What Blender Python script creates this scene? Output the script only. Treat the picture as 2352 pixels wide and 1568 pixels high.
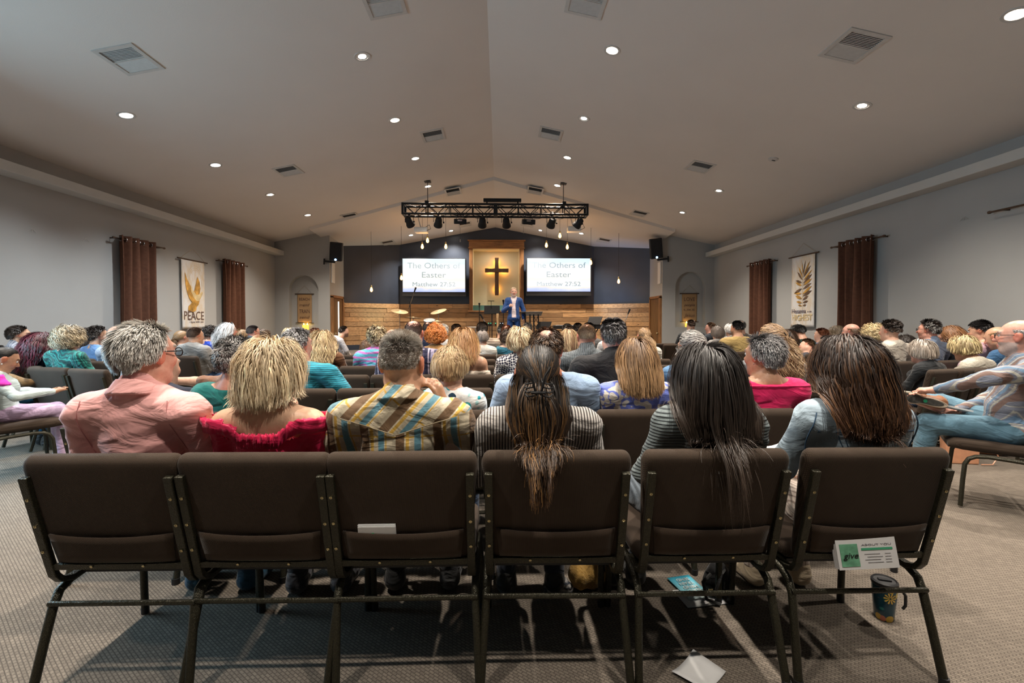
import bpy, bmesh, math, random
import numpy as np
from mathutils import Vector, Matrix, Euler
R = math.radians
PI = math.pi
for o in list(bpy.data.objects):
    bpy.data.objects.remove(o)
SC = bpy.context.scene
C = SC.collection
random.seed(7)
# ------------------------------------------------------------------ camera, world, exposure
CAMZ = 1.32
FPX = 1050.0
cam_d = bpy.data.cameras.new('camera')
cam = bpy.data.objects.new('camera', cam_d)
C.objects.link(cam)
cam.location = (0, 0, CAMZ)
cam.rotation_euler = (R(90 - 1.4), 0, R(-1.58))
cam_d.sensor_width = 36.0
cam_d.sensor_fit = 'HORIZONTAL'
cam_d.lens = 36.0 * FPX / 2352.0
cam_d.shift_y = -20.0 / 2352.0
cam_d.clip_start = 0.05
cam_d.clip_end = 100
SC.camera = cam
SC.view_settings.view_transform = 'Standard'
SC.view_settings.look = 'None'
SC.view_settings.gamma = 1.0
SC.view_settings.use_curve_mapping = False
SC.view_settings.exposure = 0.62
w = bpy.data.worlds.new('world')
SC.world = w
w.use_nodes = True
w.node_tree.nodes['Background'].inputs[0].default_value = (0.55, 0.6, 0.68, 1)
w.node_tree.nodes['Background'].inputs[1].default_value = 0.05
try:
    SC.cycles.use_denoising = True
    SC.cycles.max_bounces = 6
    SC.cycles.use_adaptive_sampling = True
    SC.cycles.adaptive_threshold = 0.02
    SC.cycles.sample_clamp_indirect = 6.0
except Exception:
    pass
MROT = cam.rotation_euler.to_matrix()
def ray(px, py):
    d = Vector(((px - 1176.0) / FPX, -((py - 784.0) / FPX) + cam_d.shift_y * 2352.0 / FPX, -1.0))
    return MROT @ d
def P(px, py, Y):
    """world point seen at photo pixel (px, py) on the plane y = Y"""
    d = ray(px, py)
    return Vector((d.x / d.y * Y, Y, CAMZ + d.z / d.y * Y))
def PX(px, py, X):
    d = ray(px, py)
    t = X / d.x
    return Vector((X, d.y * t, CAMZ + d.z * t))
def G(px, py, z=0.0):
    d = ray(px, py)
    t = (z - CAMZ) / d.z
    return Vector((d.x * t, d.y * t, z))
# lights that belong to the place but to no single lamp: cool daylight from the glazed rear left entrance
def area(name, loc, rot, sx, sy, power, col, spread=None):
    l = bpy.data.lights.new(name, 'AREA')
    l.shape = 'RECTANGLE'; l.size = sx; l.size_y = sy; l.energy = power; l.color = col
    if spread: l.spread = spread
    o = bpy.data.objects.new(name, l); C.objects.link(o)
    o.location = loc; o.rotation_euler = rot
    return o
area('entrance_daylight', (-6.0, 2.9, 1.5), (0, R(-68), 0), 2.2, 2.4, 165, (0.50, 0.80, 1.0))
# ------------------------------------------------------------------ generic helpers
def tag(o, label=None, cat=None, group=None, kind=None):
    if label: o['label'] = label
    if cat: o['category'] = cat
    if group: o['group'] = group
    if kind: o['kind'] = kind
    return o
def empty(name, loc=(0, 0, 0), rz=0.0, label=None, cat=None, group=None):
    o = bpy.data.objects.new(name, None)
    C.objects.link(o)
    o.empty_display_size = 0.1
    o.location = loc; o.rotation_euler = (0, 0, rz)
    return tag(o, label, cat, group)
def link_mesh(name, me, mat=None, parent=None, smooth=False):
    if mat is not None:
        me.materials.append(mat)
    o = bpy.data.objects.new(name, me)
    C.objects.link(o)
    if parent is not None: o.parent = parent
    if smooth and len(me.polygons):
        me.polygons.foreach_set('use_smooth', np.ones(len(me.polygons), dtype=bool))
    return o
def copy_tree(o, parent=None):
    c = o.copy(); C.objects.link(c)
    if parent is not None: c.parent = parent
    for ch in list(o.children):
        copy_tree(ch, c)
    return c
class MB:
    """collects simple shapes into one mesh"""
    def __init__(s): s.v = []; s.f = []
    def add(s, vs, fs):
        n = len(s.v)
        s.v += [tuple(v) for v in vs]
        s.f += [tuple(i + n for i in f) for f in fs]
        return s
    def box(s, c, size, rot=None):
        hx, hy, hz = size[0] / 2, size[1] / 2, size[2] / 2
        vs = [Vector((x, y, z)) for x in (-hx, hx) for y in (-hy, hy) for z in (-hz, hz)]
        if rot is not None:
            m = Euler(rot).to_matrix() if not isinstance(rot, Matrix) else rot
            vs = [m @ v for v in vs]
        c = Vector(c)
        return s.add([v + c for v in vs], [(0, 1, 3, 2), (4, 6, 7, 5), (0, 4, 5, 1), (2, 3, 7, 6), (0, 2, 6, 4), (1, 5, 7, 3)])
    def tube(s, pts, r, n=8, caps=True, flat=1.0):
        pts = [Vector(p) for p in pts]
        rr = r if isinstance(r, (list, tuple)) else [r] * len(pts)
        t0 = (pts[1] - pts[0]).normalized()
        up = Vector((0, 0, 1)) if abs(t0.z) < 0.9 else Vector((0, 1, 0))
        a = t0.cross(up).normalized()
        rings = []
        for i, p in enumerate(pts):
            if i == 0: t = pts[1] - pts[0]
            elif i == len(pts) - 1: t = pts[-1] - pts[-2]
            else: t = (pts[i + 1] - pts[i]).normalized() + (pts[i] - pts[i - 1]).normalized()
            t.normalize()
            a = (a - t * a.dot(t)).normalized()
            b = t.cross(a)
            rings.append([p + (a * math.cos(2 * PI * k / n) * flat + b * math.sin(2 * PI * k / n)) * rr[i] for k in range(n)])
        vs = [v for ring in rings for v in ring]
        fs = []
        for i in range(len(pts) - 1):
            for k in range(n):
                fs.append((i * n + k, i * n + (k + 1) % n, (i + 1) * n + (k + 1) % n, (i + 1) * n + k))
        if caps:
            fs.append(tuple(range(n - 1, -1, -1)))
            fs.append(tuple(range((len(pts) - 1) * n, len(pts) * n)))
        return s.add(vs, fs)
    def lathe(s, prof, c=(0, 0, 0), n=24, rot=None):
        vs = []; fs = []
        m = Euler(rot).to_matrix() if rot is not None else Matrix.Identity(3)
        c = Vector(c)
        for (r, z) in prof:
            for k in range(n):
                vs.append(m @ Vector((r * math.cos(2 * PI * k / n), r * math.sin(2 * PI * k / n), z)) + c)
        for i in range(len(prof) - 1):
            for k in range(n):
                fs.append((i * n + k, i * n + (k + 1) % n, (i + 1) * n + (k + 1) % n, (i + 1) * n + k))
        if prof[0][0] > 1e-5: fs.append(tuple(range(n - 1, -1, -1)))
        if prof[-1][0] > 1e-5: fs.append(tuple(range((len(prof) - 1) * n, len(prof) * n)))
        return s.add(vs, fs)
    def prism(s, poly, axis_fn, d0, d1):
        """poly: 2-D outline; axis_fn(u, v, d) -> point"""
        n = len(poly)
        vs = [axis_fn(u, v, d0) for u, v in poly] + [axis_fn(u, v, d1) for u, v in poly]
        fs = [tuple(range(n - 1, -1, -1)), tuple(range(n, 2 * n))]
        for k in range(n):
            fs.append((k, (k + 1) % n, (k + 1) % n + n, k + n))
        return s.add(vs, fs)
    def build(s, name, mat=None, parent=None, smooth=False, bevel=0.0, seg=2, angle=False):
        me = bpy.data.meshes.new(name)
        me.from_pydata(s.v, [], s.f)
        bm = bmesh.new(); bm.from_mesh(me)
        bmesh.ops.recalc_face_normals(bm, faces=bm.faces)
        bm.to_mesh(me); bm.free()
        o = link_mesh(name, me, mat, parent, smooth)
        if bevel > 0:
            m = o.modifiers.new('bevel', 'BEVEL'); m.width = bevel; m.segments = seg; m.limit_method = 'ANGLE'
            m.harden_normals = False
            me.polygons.foreach_set('use_smooth', np.ones(len(me.polygons), dtype=bool))
            m2 = o.modifiers.new('wn', 'WEIGHTED_NORMAL'); m2.keep_sharp = True
        elif smooth:
            me.set_sharp_from_angle(angle=R(42))
        return o
def arc(c, r, a0, a1, n, plane='yz', x=0.0):
    out = []
    for i in range(n + 1):
        a = a0 + (a1 - a0) * i / n
        if plane == 'yz': out.append(Vector((x, c[0] + r * math.cos(a), c[1] + r * math.sin(a))))
        else: out.append(Vector((c[0] + r * math.cos(a), x, c[1] + r * math.sin(a))))
    return out
# ------------------------------------------------------------------ materials
def new_mat(name):
    m = bpy.data.materials.new(name); m.use_nodes = True
    nt = m.node_tree
    return m, nt, nt.nodes['Principled BSDF']
def nd(nt, t, **kw):
    n = nt.nodes.new(t)
    for k, v in kw.items():
        if k.startswith('i_'):
            key = k[2:]
            key = int(key) if key.isdigit() else key.replace('_', ' ')
            n.inputs[key].default_value = v
        else: setattr(n, k, v)
    return n
def c4(c): return (c[0], c[1], c[2], 1.0)
def srgb(r, g, b):
    f = lambda u: (u / 255.0 / 12.92) if u / 255.0 <= 0.04045 else ((u / 255.0 + 0.055) / 1.055) ** 2.4
    return (f(r), f(g), f(b))
def mix(nt, fac, a, b, blend='MIX'):
    n = nd(nt, 'ShaderNodeMix', data_type='RGBA', blend_type=blend)
    for sock, v in ((0, fac), (6, a), (7, b)):
        if hasattr(v, 'links') or isinstance(v, bpy.types.NodeSocket): nt.links.new(v, n.inputs[sock])
        else: n.inputs[sock].default_value = v if sock == 0 else c4(v)
    return n.outputs[2]
def ramp(nt, src, stops, interp='LINEAR'):
    n = nd(nt, 'ShaderNodeValToRGB')
    cr = n.color_ramp; cr.interpolation = interp
    while len(cr.elements) > 1: cr.elements.remove(cr.elements[-1])
    cr.elements[0].position = stops[0][0]; cr.elements[0].color = c4(stops[0][1]) if len(stops[0][1]) == 3 else stops[0][1]
    for p, c in stops[1:]:
        e = cr.elements.new(p); e.color = c4(c)
    nt.links.new(src, n.inputs[0])
    return n.outputs[0]
def objco(nt, scale=(1, 1, 1), rot=(0, 0, 0), loc=(0, 0, 0)):
    t = nd(nt, 'ShaderNodeTexCoord')
    m = nd(nt, 'ShaderNodeMapping')
    m.inputs['Scale'].default_value = scale; m.inputs['Rotation'].default_value = rot; m.inputs['Location'].default_value = loc
    nt.links.new(t.outputs['Object'], m.inputs['Vector'])
    return m.outputs[0]
def noise(nt, co, scale, detail=4, rough=0.55, out=0):
    n = nd(nt, 'ShaderNodeTexNoise'); n.inputs['Scale'].default_value = scale
    n.inputs['Detail'].default_value = detail; n.inputs['Roughness'].default_value = rough
    if co is not None: nt.links.new(co, n.inputs['Vector'])
    return n.outputs[out]
def bump(nt, bs, h, strength=0.3, dist=0.01):
    n = nd(nt, 'ShaderNodeBump'); n.inputs['Strength'].default_value = strength; n.inputs['Distance'].default_value = dist
    nt.links.new(h, n.inputs['Height'])
    nt.links.new(n.outputs[0], bs.inputs['Normal'])
def plain(name, col, rough=0.6, metal=0.0, var=0.0, bumps=None, spec=None, scale=20):
    m, nt, bs = new_mat(name)
    bs.inputs['Roughness'].default_value = rough; bs.inputs['Metallic'].default_value = metal
    if spec is not None: bs.inputs['Specular IOR Level'].default_value = spec
    co = objco(nt)
    nz = noise(nt, co, scale, 3)
    lo = tuple(c * (1 - var) for c in col); hi = tuple(min(1, c * (1 + var)) for c in col)
    nt.links.new(ramp(nt, nz, [(0.3, lo), (0.7, hi)]), bs.inputs['Base Color'])
    if bumps: bump(nt, bs, noise(nt, co, bumps[0], 3), bumps[1], bumps[2])
    return m
def emit(name, col, strength):
    m, nt, bs = new_mat(name)
    bs.inputs['Base Color'].default_value = c4(col)
    bs.inputs['Emission Color'].default_value = c4(col)
    bs.inputs['Emission Strength'].default_value = strength
    return m
M = {}
M['wall'] = plain('wall_paint', (0.37, 0.365, 0.35), 0.85, var=0.03, bumps=(120, 0.15, 0.004), scale=1.3)
M['ceil'] = plain('ceiling_paint', (0.635, 0.590, 0.545), 0.9, var=0.025, bumps=(90, 0.2, 0.004), scale=0.8)
M['trim'] = plain('soffit_paint', (0.50, 0.49, 0.46), 0.8, var=0.03, bumps=(120, 0.15, 0.004), scale=2)
M['navy'] = plain('navy_paint', (0.030, 0.040, 0.062), 0.42, var=0.12, bumps=(60, 0.2, 0.004), scale=2)
M['black'] = plain('black_metal', (0.009, 0.009, 0.010), 0.6, 0.0, var=0.2, spec=0.3)
M['blackplastic'] = plain('black_plastic', (0.010, 0.010, 0.011), 0.55, var=0.2)
M['chrome'] = plain('chrome', (0.55, 0.55, 0.56), 0.22, 1.0, var=0.05)
M['white'] = plain('white_plastic', (0.68, 0.68, 0.66), 0.5, var=0.03)
M['vent'] = plain('vent_metal', (0.50, 0.48, 0.45), 0.5, var=0.05)
M['ventshade'] = plain('vent_louvre_shade', (0.07, 0.065, 0.06), 0.6, var=0.2)  # near slats darker: the shade from their tilt is put into the colour
M['ventbackshade'] = plain('vent_backing_shade', (0.01, 0.01, 0.01), 0.8, var=0.2)  # near backing black: shade seen between the slats, put into the colour
M['wallback'] = plain('rear_wall_paint', (0.10, 0.09, 0.08), 0.9, var=.05)
M['brass'] = plain('brass_screw', (0.60, 0.50, 0.28), 0.3, 1.0, var=0.1)
M['rod'] = plain('curtain_rod_bronze', (0.10, 0.065, 0.045), 0.4, 0.6, var=0.1)
M['cream'] = plain('cream_alcove', (0.62, 0.60, 0.46), 0.8, var=0.04, scale=2)
M['rope'] = plain('hanging_cord', (0.42, 0.35, 0.26), 0.9, var=0.1)
M['paper'] = plain('white_paper', (0.66, 0.66, 0.66), 0.7, var=0.03)
# dark bronze hammered chair metal
def mk_frame():
    m, nt, bs = new_mat('hammered_bronze')
    co = objco(nt)
    v = nd(nt, 'ShaderNodeTexVoronoi'); v.inputs['Scale'].default_value = 260
    nt.links.new(co, v.inputs['Vector'])
    nt.links.new(ramp(nt, v.outputs['Distance'], [(0.0, (0.075, 0.068, 0.040)), (0.5, (0.030, 0.028, 0.018))]), bs.inputs['Base Color'])
    bs.inputs['Metallic'].default_value = 0.55; bs.inputs['Roughness'].default_value = 0.38
    bump(nt, bs, v.outputs['Distance'], 0.5, 0.003)
    return m
M['frame'] = mk_frame()
def mk_chairfab():
    m, nt, bs = new_mat('brown_upholstery')
    co = objco(nt)
    w1 = nd(nt, 'ShaderNodeTexWave', wave_type='BANDS', bands_direction='DIAGONAL'); w1.inputs['Scale'].default_value = 120; w1.inputs['Distortion'].default_value = 1.5
    w2 = nd(nt, 'ShaderNodeTexWave', wave_type='BANDS', bands_direction='X'); w2.inputs['Scale'].default_value = 90; w2.inputs['Distortion'].default_value = 1.0
    nt.links.new(co, w1.inputs['Vector']); nt.links.new(co, w2.inputs['Vector'])
    mx = nd(nt, 'ShaderNodeMath', operation='MULTIPLY'); nt.links.new(w1.outputs['Fac'], mx.inputs[0]); nt.links.new(w2.outputs['Fac'], mx.inputs[1])
    c = ramp(nt, mx.outputs[0], [(0.0, (0.026, 0.017, 0.011)), (0.6, (0.080, 0.054, 0.037))])
    nz = noise(nt, co, 6, 3)
    c2 = mix(nt, 0.35, c, ramp(nt, nz, [(0.3, (0.028, 0.019, 0.013)), (0.7, (0.058, 0.040, 0.028))]))
    nt.links.new(c2, bs.inputs['Base Color'])
    bs.inputs['Roughness'].default_value = 0.85
    bs.inputs['Sheen Weight'].default_value = 0.08; bs.inputs['Sheen Roughness'].default_value = 0.4
    bs.inputs['Specular IOR Level'].default_value = 0.2
    bump(nt, bs, mx.outputs[0], 0.35, 0.002)
    return m
M['chairfab'] = mk_chairfab()
def mk_carpet():
    m, nt, bs = new_mat('loop_carpet')
    t = nd(nt, 'ShaderNodeTexCoord')
    mp = nd(nt, 'ShaderNodeMapping'); mp.inputs['Rotation'].default_value = (0, 0, R(38))
    nt.links.new(t.outputs['Object'], mp.inputs['Vector'])
    b = nd(nt, 'ShaderNodeTexBrick'); b.offset = 0.5
    b.inputs['Scale'].default_value = 1.0
    b.inputs['Brick Width'].default_value = 0.024; b.inputs['Row Height'].default_value = 0.0125
    b.inputs['Mortar Size'].default_value = 0.0034; b.inputs['Mortar Smooth'].default_value = 1.0
    b.inputs['Color1'].default_value = c4((0.225, 0.190, 0.152)); b.inputs['Color2'].default_value = c4((0.140, 0.116, 0.093)); b.inputs['Mortar'].default_value = c4((0.016, 0.013, 0.011))
    nt.links.new(mp.outputs[0], b.inputs['Vector'])
    nz = noise(nt, t.outputs['Object'], 300, 2)
    c = mix(nt, 0.35, b.outputs['Color'], ramp(nt, nz, [(0.35, (0.07, 0.06, 0.055)), (0.65, (0.30, 0.255, 0.21))]))
    big = noise(nt, t.outputs['Object'], 1.5, 3)
    c = mix(nt, 0.12, c, ramp(nt, big, [(0.3, (0.115, 0.097, 0.08)), (0.7, (0.18, 0.152, 0.125))]))
    nt.links.new(c, bs.inputs['Base Color'])
    bs.inputs['Roughness'].default_value = 0.95; bs.inputs['Specular IOR Level'].default_value = 0.1
    bump(nt, bs, b.outputs['Fac'], -0.6, 0.004)
    return m
M['carpet'] = mk_carpet()
def mk_planks(name, base, seed):
    m, nt, bs = new_mat(name)
    t = nd(nt, 'ShaderNodeTexCoord'); oi = nd(nt, 'ShaderNodeObjectInfo')
    mp = nd(nt, 'ShaderNodeMapping'); mp.inputs['Scale'].default_value = (1.2, 8, 14)
    nt.links.new(t.outputs['Object'], mp.inputs['Vector'])
    at = nd(nt, 'ShaderNodeAttribute', attribute_name='tone')
    add = nd(nt, 'ShaderNodeVectorMath', operation='ADD'); nt.links.new(mp.outputs[0], add.inputs[0]); 
    sc = nd(nt, 'ShaderNodeVectorMath', operation='SCALE'); sc.inputs['Scale'].default_value = 37.0
    nt.links.new(at.outputs['Color'], sc.inputs[0]); nt.links.new(sc.outputs[0], add.inputs[1])
    g = noise(nt, add.outputs[0], 3.0, 8, 0.65)
    c = ramp(nt, g, [(0.30, tuple(v * 0.45 for v in base)), (0.45, tuple(v * 0.85 for v in base)), (0.7, tuple(min(1, v * 1.25) for v in base))])
    kn = nd(nt, 'ShaderNodeTexVoronoi'); kn.inputs['Scale'].default_value = 2.3
    mp2 = nd(nt, 'ShaderNodeMapping'); mp2.inputs['Scale'].default_value = (1.0, 2, 2.4); nt.links.new(t.outputs['Object'], mp2.inputs['Vector'])
    nt.links.new(mp2.outputs[0], kn.inputs['Vector'])
    kf = ramp(nt, kn.outputs['Distance'], [(0.0, (1, 1, 1)), (0.055, (0.8, 0.8, 0.8)), (0.09, (0, 0, 0))])
    c = mix(nt, kf, c, (0.06, 0.028, 0.012))
    tn = ramp(nt, at.outputs['Fac'], [(0.0, (0.62, 0.55, 0.48)), (0.5, (1, 0.97, 0.93)), (1.0, (1.25, 1.15, 1.02))])
    c = mix(nt, 1.0, c, tn, 'MULTIPLY')
    nt.links.new(c, bs.inputs['Base Color'])
    bs.inputs['Roughness'].default_value = 0.6
    bump(nt, bs, g, 0.25, 0.004)
    return m
M['plank'] = mk_planks('reclaimed_pine', (0.52, 0.325, 0.165), 1)
def mk_wood(name, base, sc=(3, 3, 30), rough=0.5):
    m, nt, bs = new_mat(name)
    co = objco(nt, sc)
    g = noise(nt, co, 1.5, 8, 0.6)
    nt.links.new(ramp(nt, g, [(0.3, tuple(v * 0.5 for v in base)), (0.6, base), (0.8, tuple(min(1, v * 1.35) for v in base))]), bs.inputs['Base Color'])
    bs.inputs['Roughness'].default_value = rough
    bump(nt, bs, g, 0.15, 0.003)
    return m
M['doorwood'] = mk_wood('door_wood', (0.16, 0.075, 0.022), (14, 14, 1.5))
M['casing'] = mk_wood('casing_wood', (0.30, 0.135, 0.045), (16, 16, 2))
M['casingh'] = mk_wood('casing_wood_level', (0.30, 0.135, 0.045), (2, 16, 16))
M['crosswood'] = mk_wood('cross_wood', (0.085, 0.035, 0.014), (12, 12, 3), 0.7)
M['curtain'] = plain('brown_curtain', (0.110, 0.046, 0.026), 0.8, var=0.15, bumps=(300, 0.1, 0.002), spec=0.2)
# ------------------------------------------------------------------ the room
XC = -0.13                                    # ridge line
XL, XR = -6.23, 6.12
YP = 12.9                                     # front faces of the niche walls
def zmain(x): return 4.79 - 0.207 * abs(x - XC)
def ykink(x): return 11.04 + 0.23 * abs(x - XC)
def zceil(x, y):
    if y < ykink(x): return zmain(x)
    return 4.73 - 0.0859 * (y - 11.04) - 0.187 * abs(x - XC)
def struct(name, mb, m, **kw):
    o = mb.build(name, m, **kw); o['kind'] = 'structure'; return o
def quad(a, b, c, d): return MB().add([a, b, c, d], [(0, 1, 2, 3)])
YB = -3.2
struct('floor', MB().box((0, 6, -0.05), (13.2, 19.2, 0.1)), M['carpet'])
# ceiling: thin solid, main part, the step over the stage and the lower part behind it
mb = MB()
xs = [XL - 0.1, XC - 4.83, XC - 2.4, XC, XC + 2.4, XC + 4.83, XR + 0.1]
def yk(x): return min(ykink(x), YP + 0.05) if abs(x - XC) < 5 else YP + 0.05
for a, b in zip(xs[:-1], xs[1:]):
    outer = abs(a - XC) > 5 or abs(b - XC) > 5
    ka, kb = (YP + 0.3, YP + 0.3) if outer else (yk(a), yk(b))
    mb.add([(a, YB, zmain(a)), (b, YB, zmain(b)), (b, kb, zmain(b)), (a, ka, zmain(a))], [(0, 1, 2, 3)])
    if outer:
        x_ = a if abs(a - XC) < 5 else b
        mb.add([(x_, yk(x_), zmain(x_)), (x_, YP + 0.3, zmain(x_)), (x_, YP + 0.3, zceil(x_, YP + 0.3)), (x_, yk(x_), zceil(x_, yk(x_) + .06))], [(0, 1, 2, 3)])
    if abs(a - XC) < 5 and abs(b - XC) < 5:
        mb.add([(a, yk(a), zmain(a)), (b, yk(b), zmain(b)), (b, yk(b) + 0.06, zceil(b, yk(b) + 0.06)), (a, yk(a) + 0.06, zceil(a, yk(a) + 0.06))], [(0, 1, 2, 3)])
        mb.add([(a, yk(a) + 0.06, zceil(a, yk(a) + 0.06)), (b, yk(b) + 0.06, zceil(b, yk(b) + 0.06)), (b, 15.2, zceil(b, 15.2)), (a, 15.2, zceil(a, 15.2))], [(0, 1, 2, 3)])
co = struct('ceiling', mb, M['ceil'])
bm = bmesh.new(); bm.from_mesh(co.data); bmesh.ops.remove_doubles(bm, verts=bm.verts, dist=0.002); bmesh.ops.recalc_face_normals(bm, faces=bm.faces); bm.to_mesh(co.data); bm.free()
# side walls
for nm, x0, x1 in (('wall_left', XL - 0.12, XL), ('wall_right', XR, XR + 0.12)):
    struct(nm, MB().box(((x0 + x1) / 2, (YB + YP) / 2 + 0.1, 1.8), (0.12, YP - YB + 0.2, 3.6)), M['wall'])
struct('wall_back', MB().box((0, YB, 2.5), (13, 0.12, 5.2)), M['wallback'])
# long soffits along both side walls
for nm, x, s in (('trim_left', XL, 1), ('trim_right', XR, -1)):
    struct(nm, MB().box((x + s * 0.13, (YB + YP) / 2, 3.215), (0.26, YP - YB, 0.13)), M['trim'], bevel=0.01)
# niche walls flanking the stage
NICHE = {}
def niche_wall(nm, xa, xb, nc, hw, zb, ztop):
    mb = MB()
    N = 20
    arcp = [(nc + hw * math.cos(PI - PI * i / N), ztop - hw + hw * math.sin(PI * i / N)) for i in range(N + 1)]
    f = lambda u, v: (u, YP, v)
    zc = lambda x: zmain(x) + 0.03
    mb.add([f(xa, 0), f(nc - hw, 0), f(nc - hw, zc(nc - hw)), f(xa, zc(xa))], [(0, 1, 2, 3)])
    mb.add([f(nc + hw, 0), f(xb, 0), f(xb, zc(xb)), f(nc + hw, zc(nc + hw))], [(0, 1, 2, 3)])
    mb.add([f(nc - hw, 0), f(nc + hw, 0), f(nc + hw, zb), f(nc - hw, zb)], [(0, 1, 2, 3)])
    for (u0, v0), (u1, v1) in zip(arcp[:-1], arcp[1:]):
        mb.add([f(u0, v0), f(u1, v1), f(u1, zc(u1)), f(u0, zc(u0))], [(0, 1, 2, 3)])
    # recess sides and back
    d = 0.16
    out = [(nc - hw, zb)] + arcp + [(nc + hw, zb)]
    for (u0, v0), (u1, v1) in zip(out, out[1:] + out[:1]):
        mb.add([(u0, YP, v0), (u1, YP, v1), (u1, YP + d, v1), (u0, YP + d, v0)], [(0, 1, 2, 3)])
    mb.add([(u, YP + d, v) for u, v in out], [tuple(range(len(out)))])
    NICHE[nm] = (nc, hw, zb, ztop, YP + d)
    o = mb.build(nm, M['wall']); o['kind'] = 'structure'
    return o
xpl = P(757, 600, YP).x; xpr = P(1522, 600, YP).x
a = P(664, 700, YP); b = P(731, 700, YP)
niche_wall('wall_niche_left', XL, xpl, (a.x + b.x) / 2, (b.x - a.x) / 2, P(700, 757, YP).z, P(700, 632, YP).z)
a = P(1551, 700, YP); b = P(1619, 700, YP)
niche_wall('wall_niche_right', xpr, XR, (a.x + b.x) / 2, (b.x - a.x) / 2, P(1600, 751, YP).z, P(1600, 624, YP).z)
# return walls with a wooden door each, then the angled navy wings and the back wall
YBW = 15.0; YW = 14.05
wl = P(789, 600, YW).x; wr = P(1493, 600, YW).x
bl = P(918, 600, YBW).x; br = P(1364, 600, YBW).x
ZW = P(1000, 698, YBW).z            # top of the plank wainscot
ZS = 0.45
def wallseg(nm, p, q, z0f, z1f, m, th=0.1, kind=True):
    p = Vector((p[0], p[1], 0)); q = Vector((q[0], q[1], 0))
    n = (q - p).cross(Vector((0, 0, 1))).normalized() * th
    mb = MB().add([(p.x, p.y, z0f(p)), (q.x, q.y, z0f(q)), (q.x, q.y, z1f(q)), (p.x, p.y, z1f(p)),
                   (p.x - n.x, p.y - n.y, z0f(p)), (q.x - n.x, q.y - n.y, z0f(q)), (q.x - n.x, q.y - n.y, z1f(q)), (p.x - n.x, p.y - n.y, z1f(p))],
                  [(0, 1, 2, 3), (7, 6, 5, 4), (0, 4, 5, 1), (3, 2, 6, 7), (0, 3, 7, 4), (1, 5, 6, 2)])
    o = mb.build(nm, m)
    if kind: o['kind'] = 'structure'
    return o
zc_ = lambda v: zceil(v.x, v.y) + 0.04
z0_ = lambda v: 0.0
wallseg('wall_stage_left', (xpl, YP), (wl, YW), z0_, zc_, M['wall'])
wallseg('wall_stage_right', (wr, YW), (xpr, YP), z0_, zc_, M['wall'])
wallseg('wall_wing_left', (wl, YW), (bl, YBW), z0_, zc_, M['navy'])
wallseg('wall_wing_right', (br, YBW), (wr, YW), z0_, zc_, M['navy'])
# back wall: gable shape with the baptistry opening left as a recess
ox0, ox1 = P(1086, 640, YBW).x, P(1193, 640, YBW).x
oz0, oz1 = P(1140, 713, YBW).z, P(1140, 570, YBW).z
mb = MB()
def bw(x0, x1, z0, z1=None):
    mb.add([(x0, YBW, z0), (x1, YBW, z0), (x1, YBW, z1 if z1 else zceil(x1, YBW) + 0.04), (x0, YBW, z1 if z1 else zceil(x0, YBW) + 0.04)], [(0, 1, 2, 3)])
bw(bl, ox0, 0); bw(ox1, br, 0); bw(ox0, XC, oz1); bw(XC, ox1, oz1); bw(ox0, ox1, 0, oz0)
struct('wall_stage_back', mb, M['navy'])
mb = MB()
d = 1.1
for (xa, za), (xb, zb) in (((ox0, oz0), (ox1, oz0)), ((ox1, oz0), (ox1, oz1)), ((ox1, oz1), (ox0, oz1)), ((ox0, oz1), (ox0, oz0))):
    mb.add([(xa, YBW, za), (xb, YBW, zb), (xb, YBW + d, zb), (xa, YBW + d, za)], [(0, 1, 2, 3)])
mb.add([(ox0, YBW + d, oz0), (ox1, YBW + d, oz0), (ox1, YBW + d, oz1), (ox0, YBW + d, oz1)], [(0, 1, 2, 3)])
struct('wall_alcove', mb, M['cream'])
# glass front of the baptistry pool
m, nt, bs = new_mat('pool_glass'); bs.inputs['Base Color'].default_value = (0.16, 0.36, 0.34, 1); bs.inputs['Roughness'].default_value = 0.12
bs.inputs['Transmission Weight'].default_value = 0.35; bs.inputs['IOR'].default_value = 1.3
zt = P(1140, 701, YBW).z
o = MB().box(((ox0 + ox1) / 2, YBW + 0.06, (oz0 + zt) / 2), (ox1 - ox0, 0.03, zt - oz0)).build('glass_panel', m)
tag(o, 'green tinted glass front of the pool below the wooden cross', 'glass panel')
# wooden casing of the alcove
cz = empty('alcove_casing', ((ox0 + ox1) / 2, YBW - 0.06, oz0), 0, 'tall wooden door-like casing round the lit alcove with the cross', 'casing')
def loc(parent, mb):
    l = parent.location
    mb.v = [(v[0] - l.x, v[1] - l.y, v[2] - l.z) for v in mb.v]
    return mb
tx0, tx1 = P(1078, 640, YBW - 0.06).x, P(1203, 640, YBW - 0.06).x
ztp = P(1140, 553, YBW - 0.06).z
loc(cz, MB().box(((tx0 + ox0) / 2, YBW - 0.05, (oz0 + oz1) / 2), (ox0 - tx0, 0.1, oz1 - oz0))).build('side_casing', M['casing'], cz, bevel=0.006)
loc(cz, MB().box(((tx1 + ox1) / 2, YBW - 0.05, (oz0 + oz1) / 2), (tx1 - ox1, 0.1, oz1 - oz0))).build('side_casing', M['casing'], cz, bevel=0.006)
loc(cz, MB().box(((tx0 + tx1) / 2, YBW - 0.06, (oz1 + ztp) / 2), (tx1 - tx0 + 0.02, 0.12, ztp - oz1)).box(((tx0 + tx1) / 2, YBW - 0.08, ztp + 0.0), (tx1 - tx0 + 0.1, 0.16, 0.04)).box(((tx0 + tx1) / 2, YBW - 0.07, oz1 - 0.01), (tx1 - tx0 + 0.06, 0.14, 0.03))).build('head_casing', M['casingh'], cz, bevel=0.005)
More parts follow.
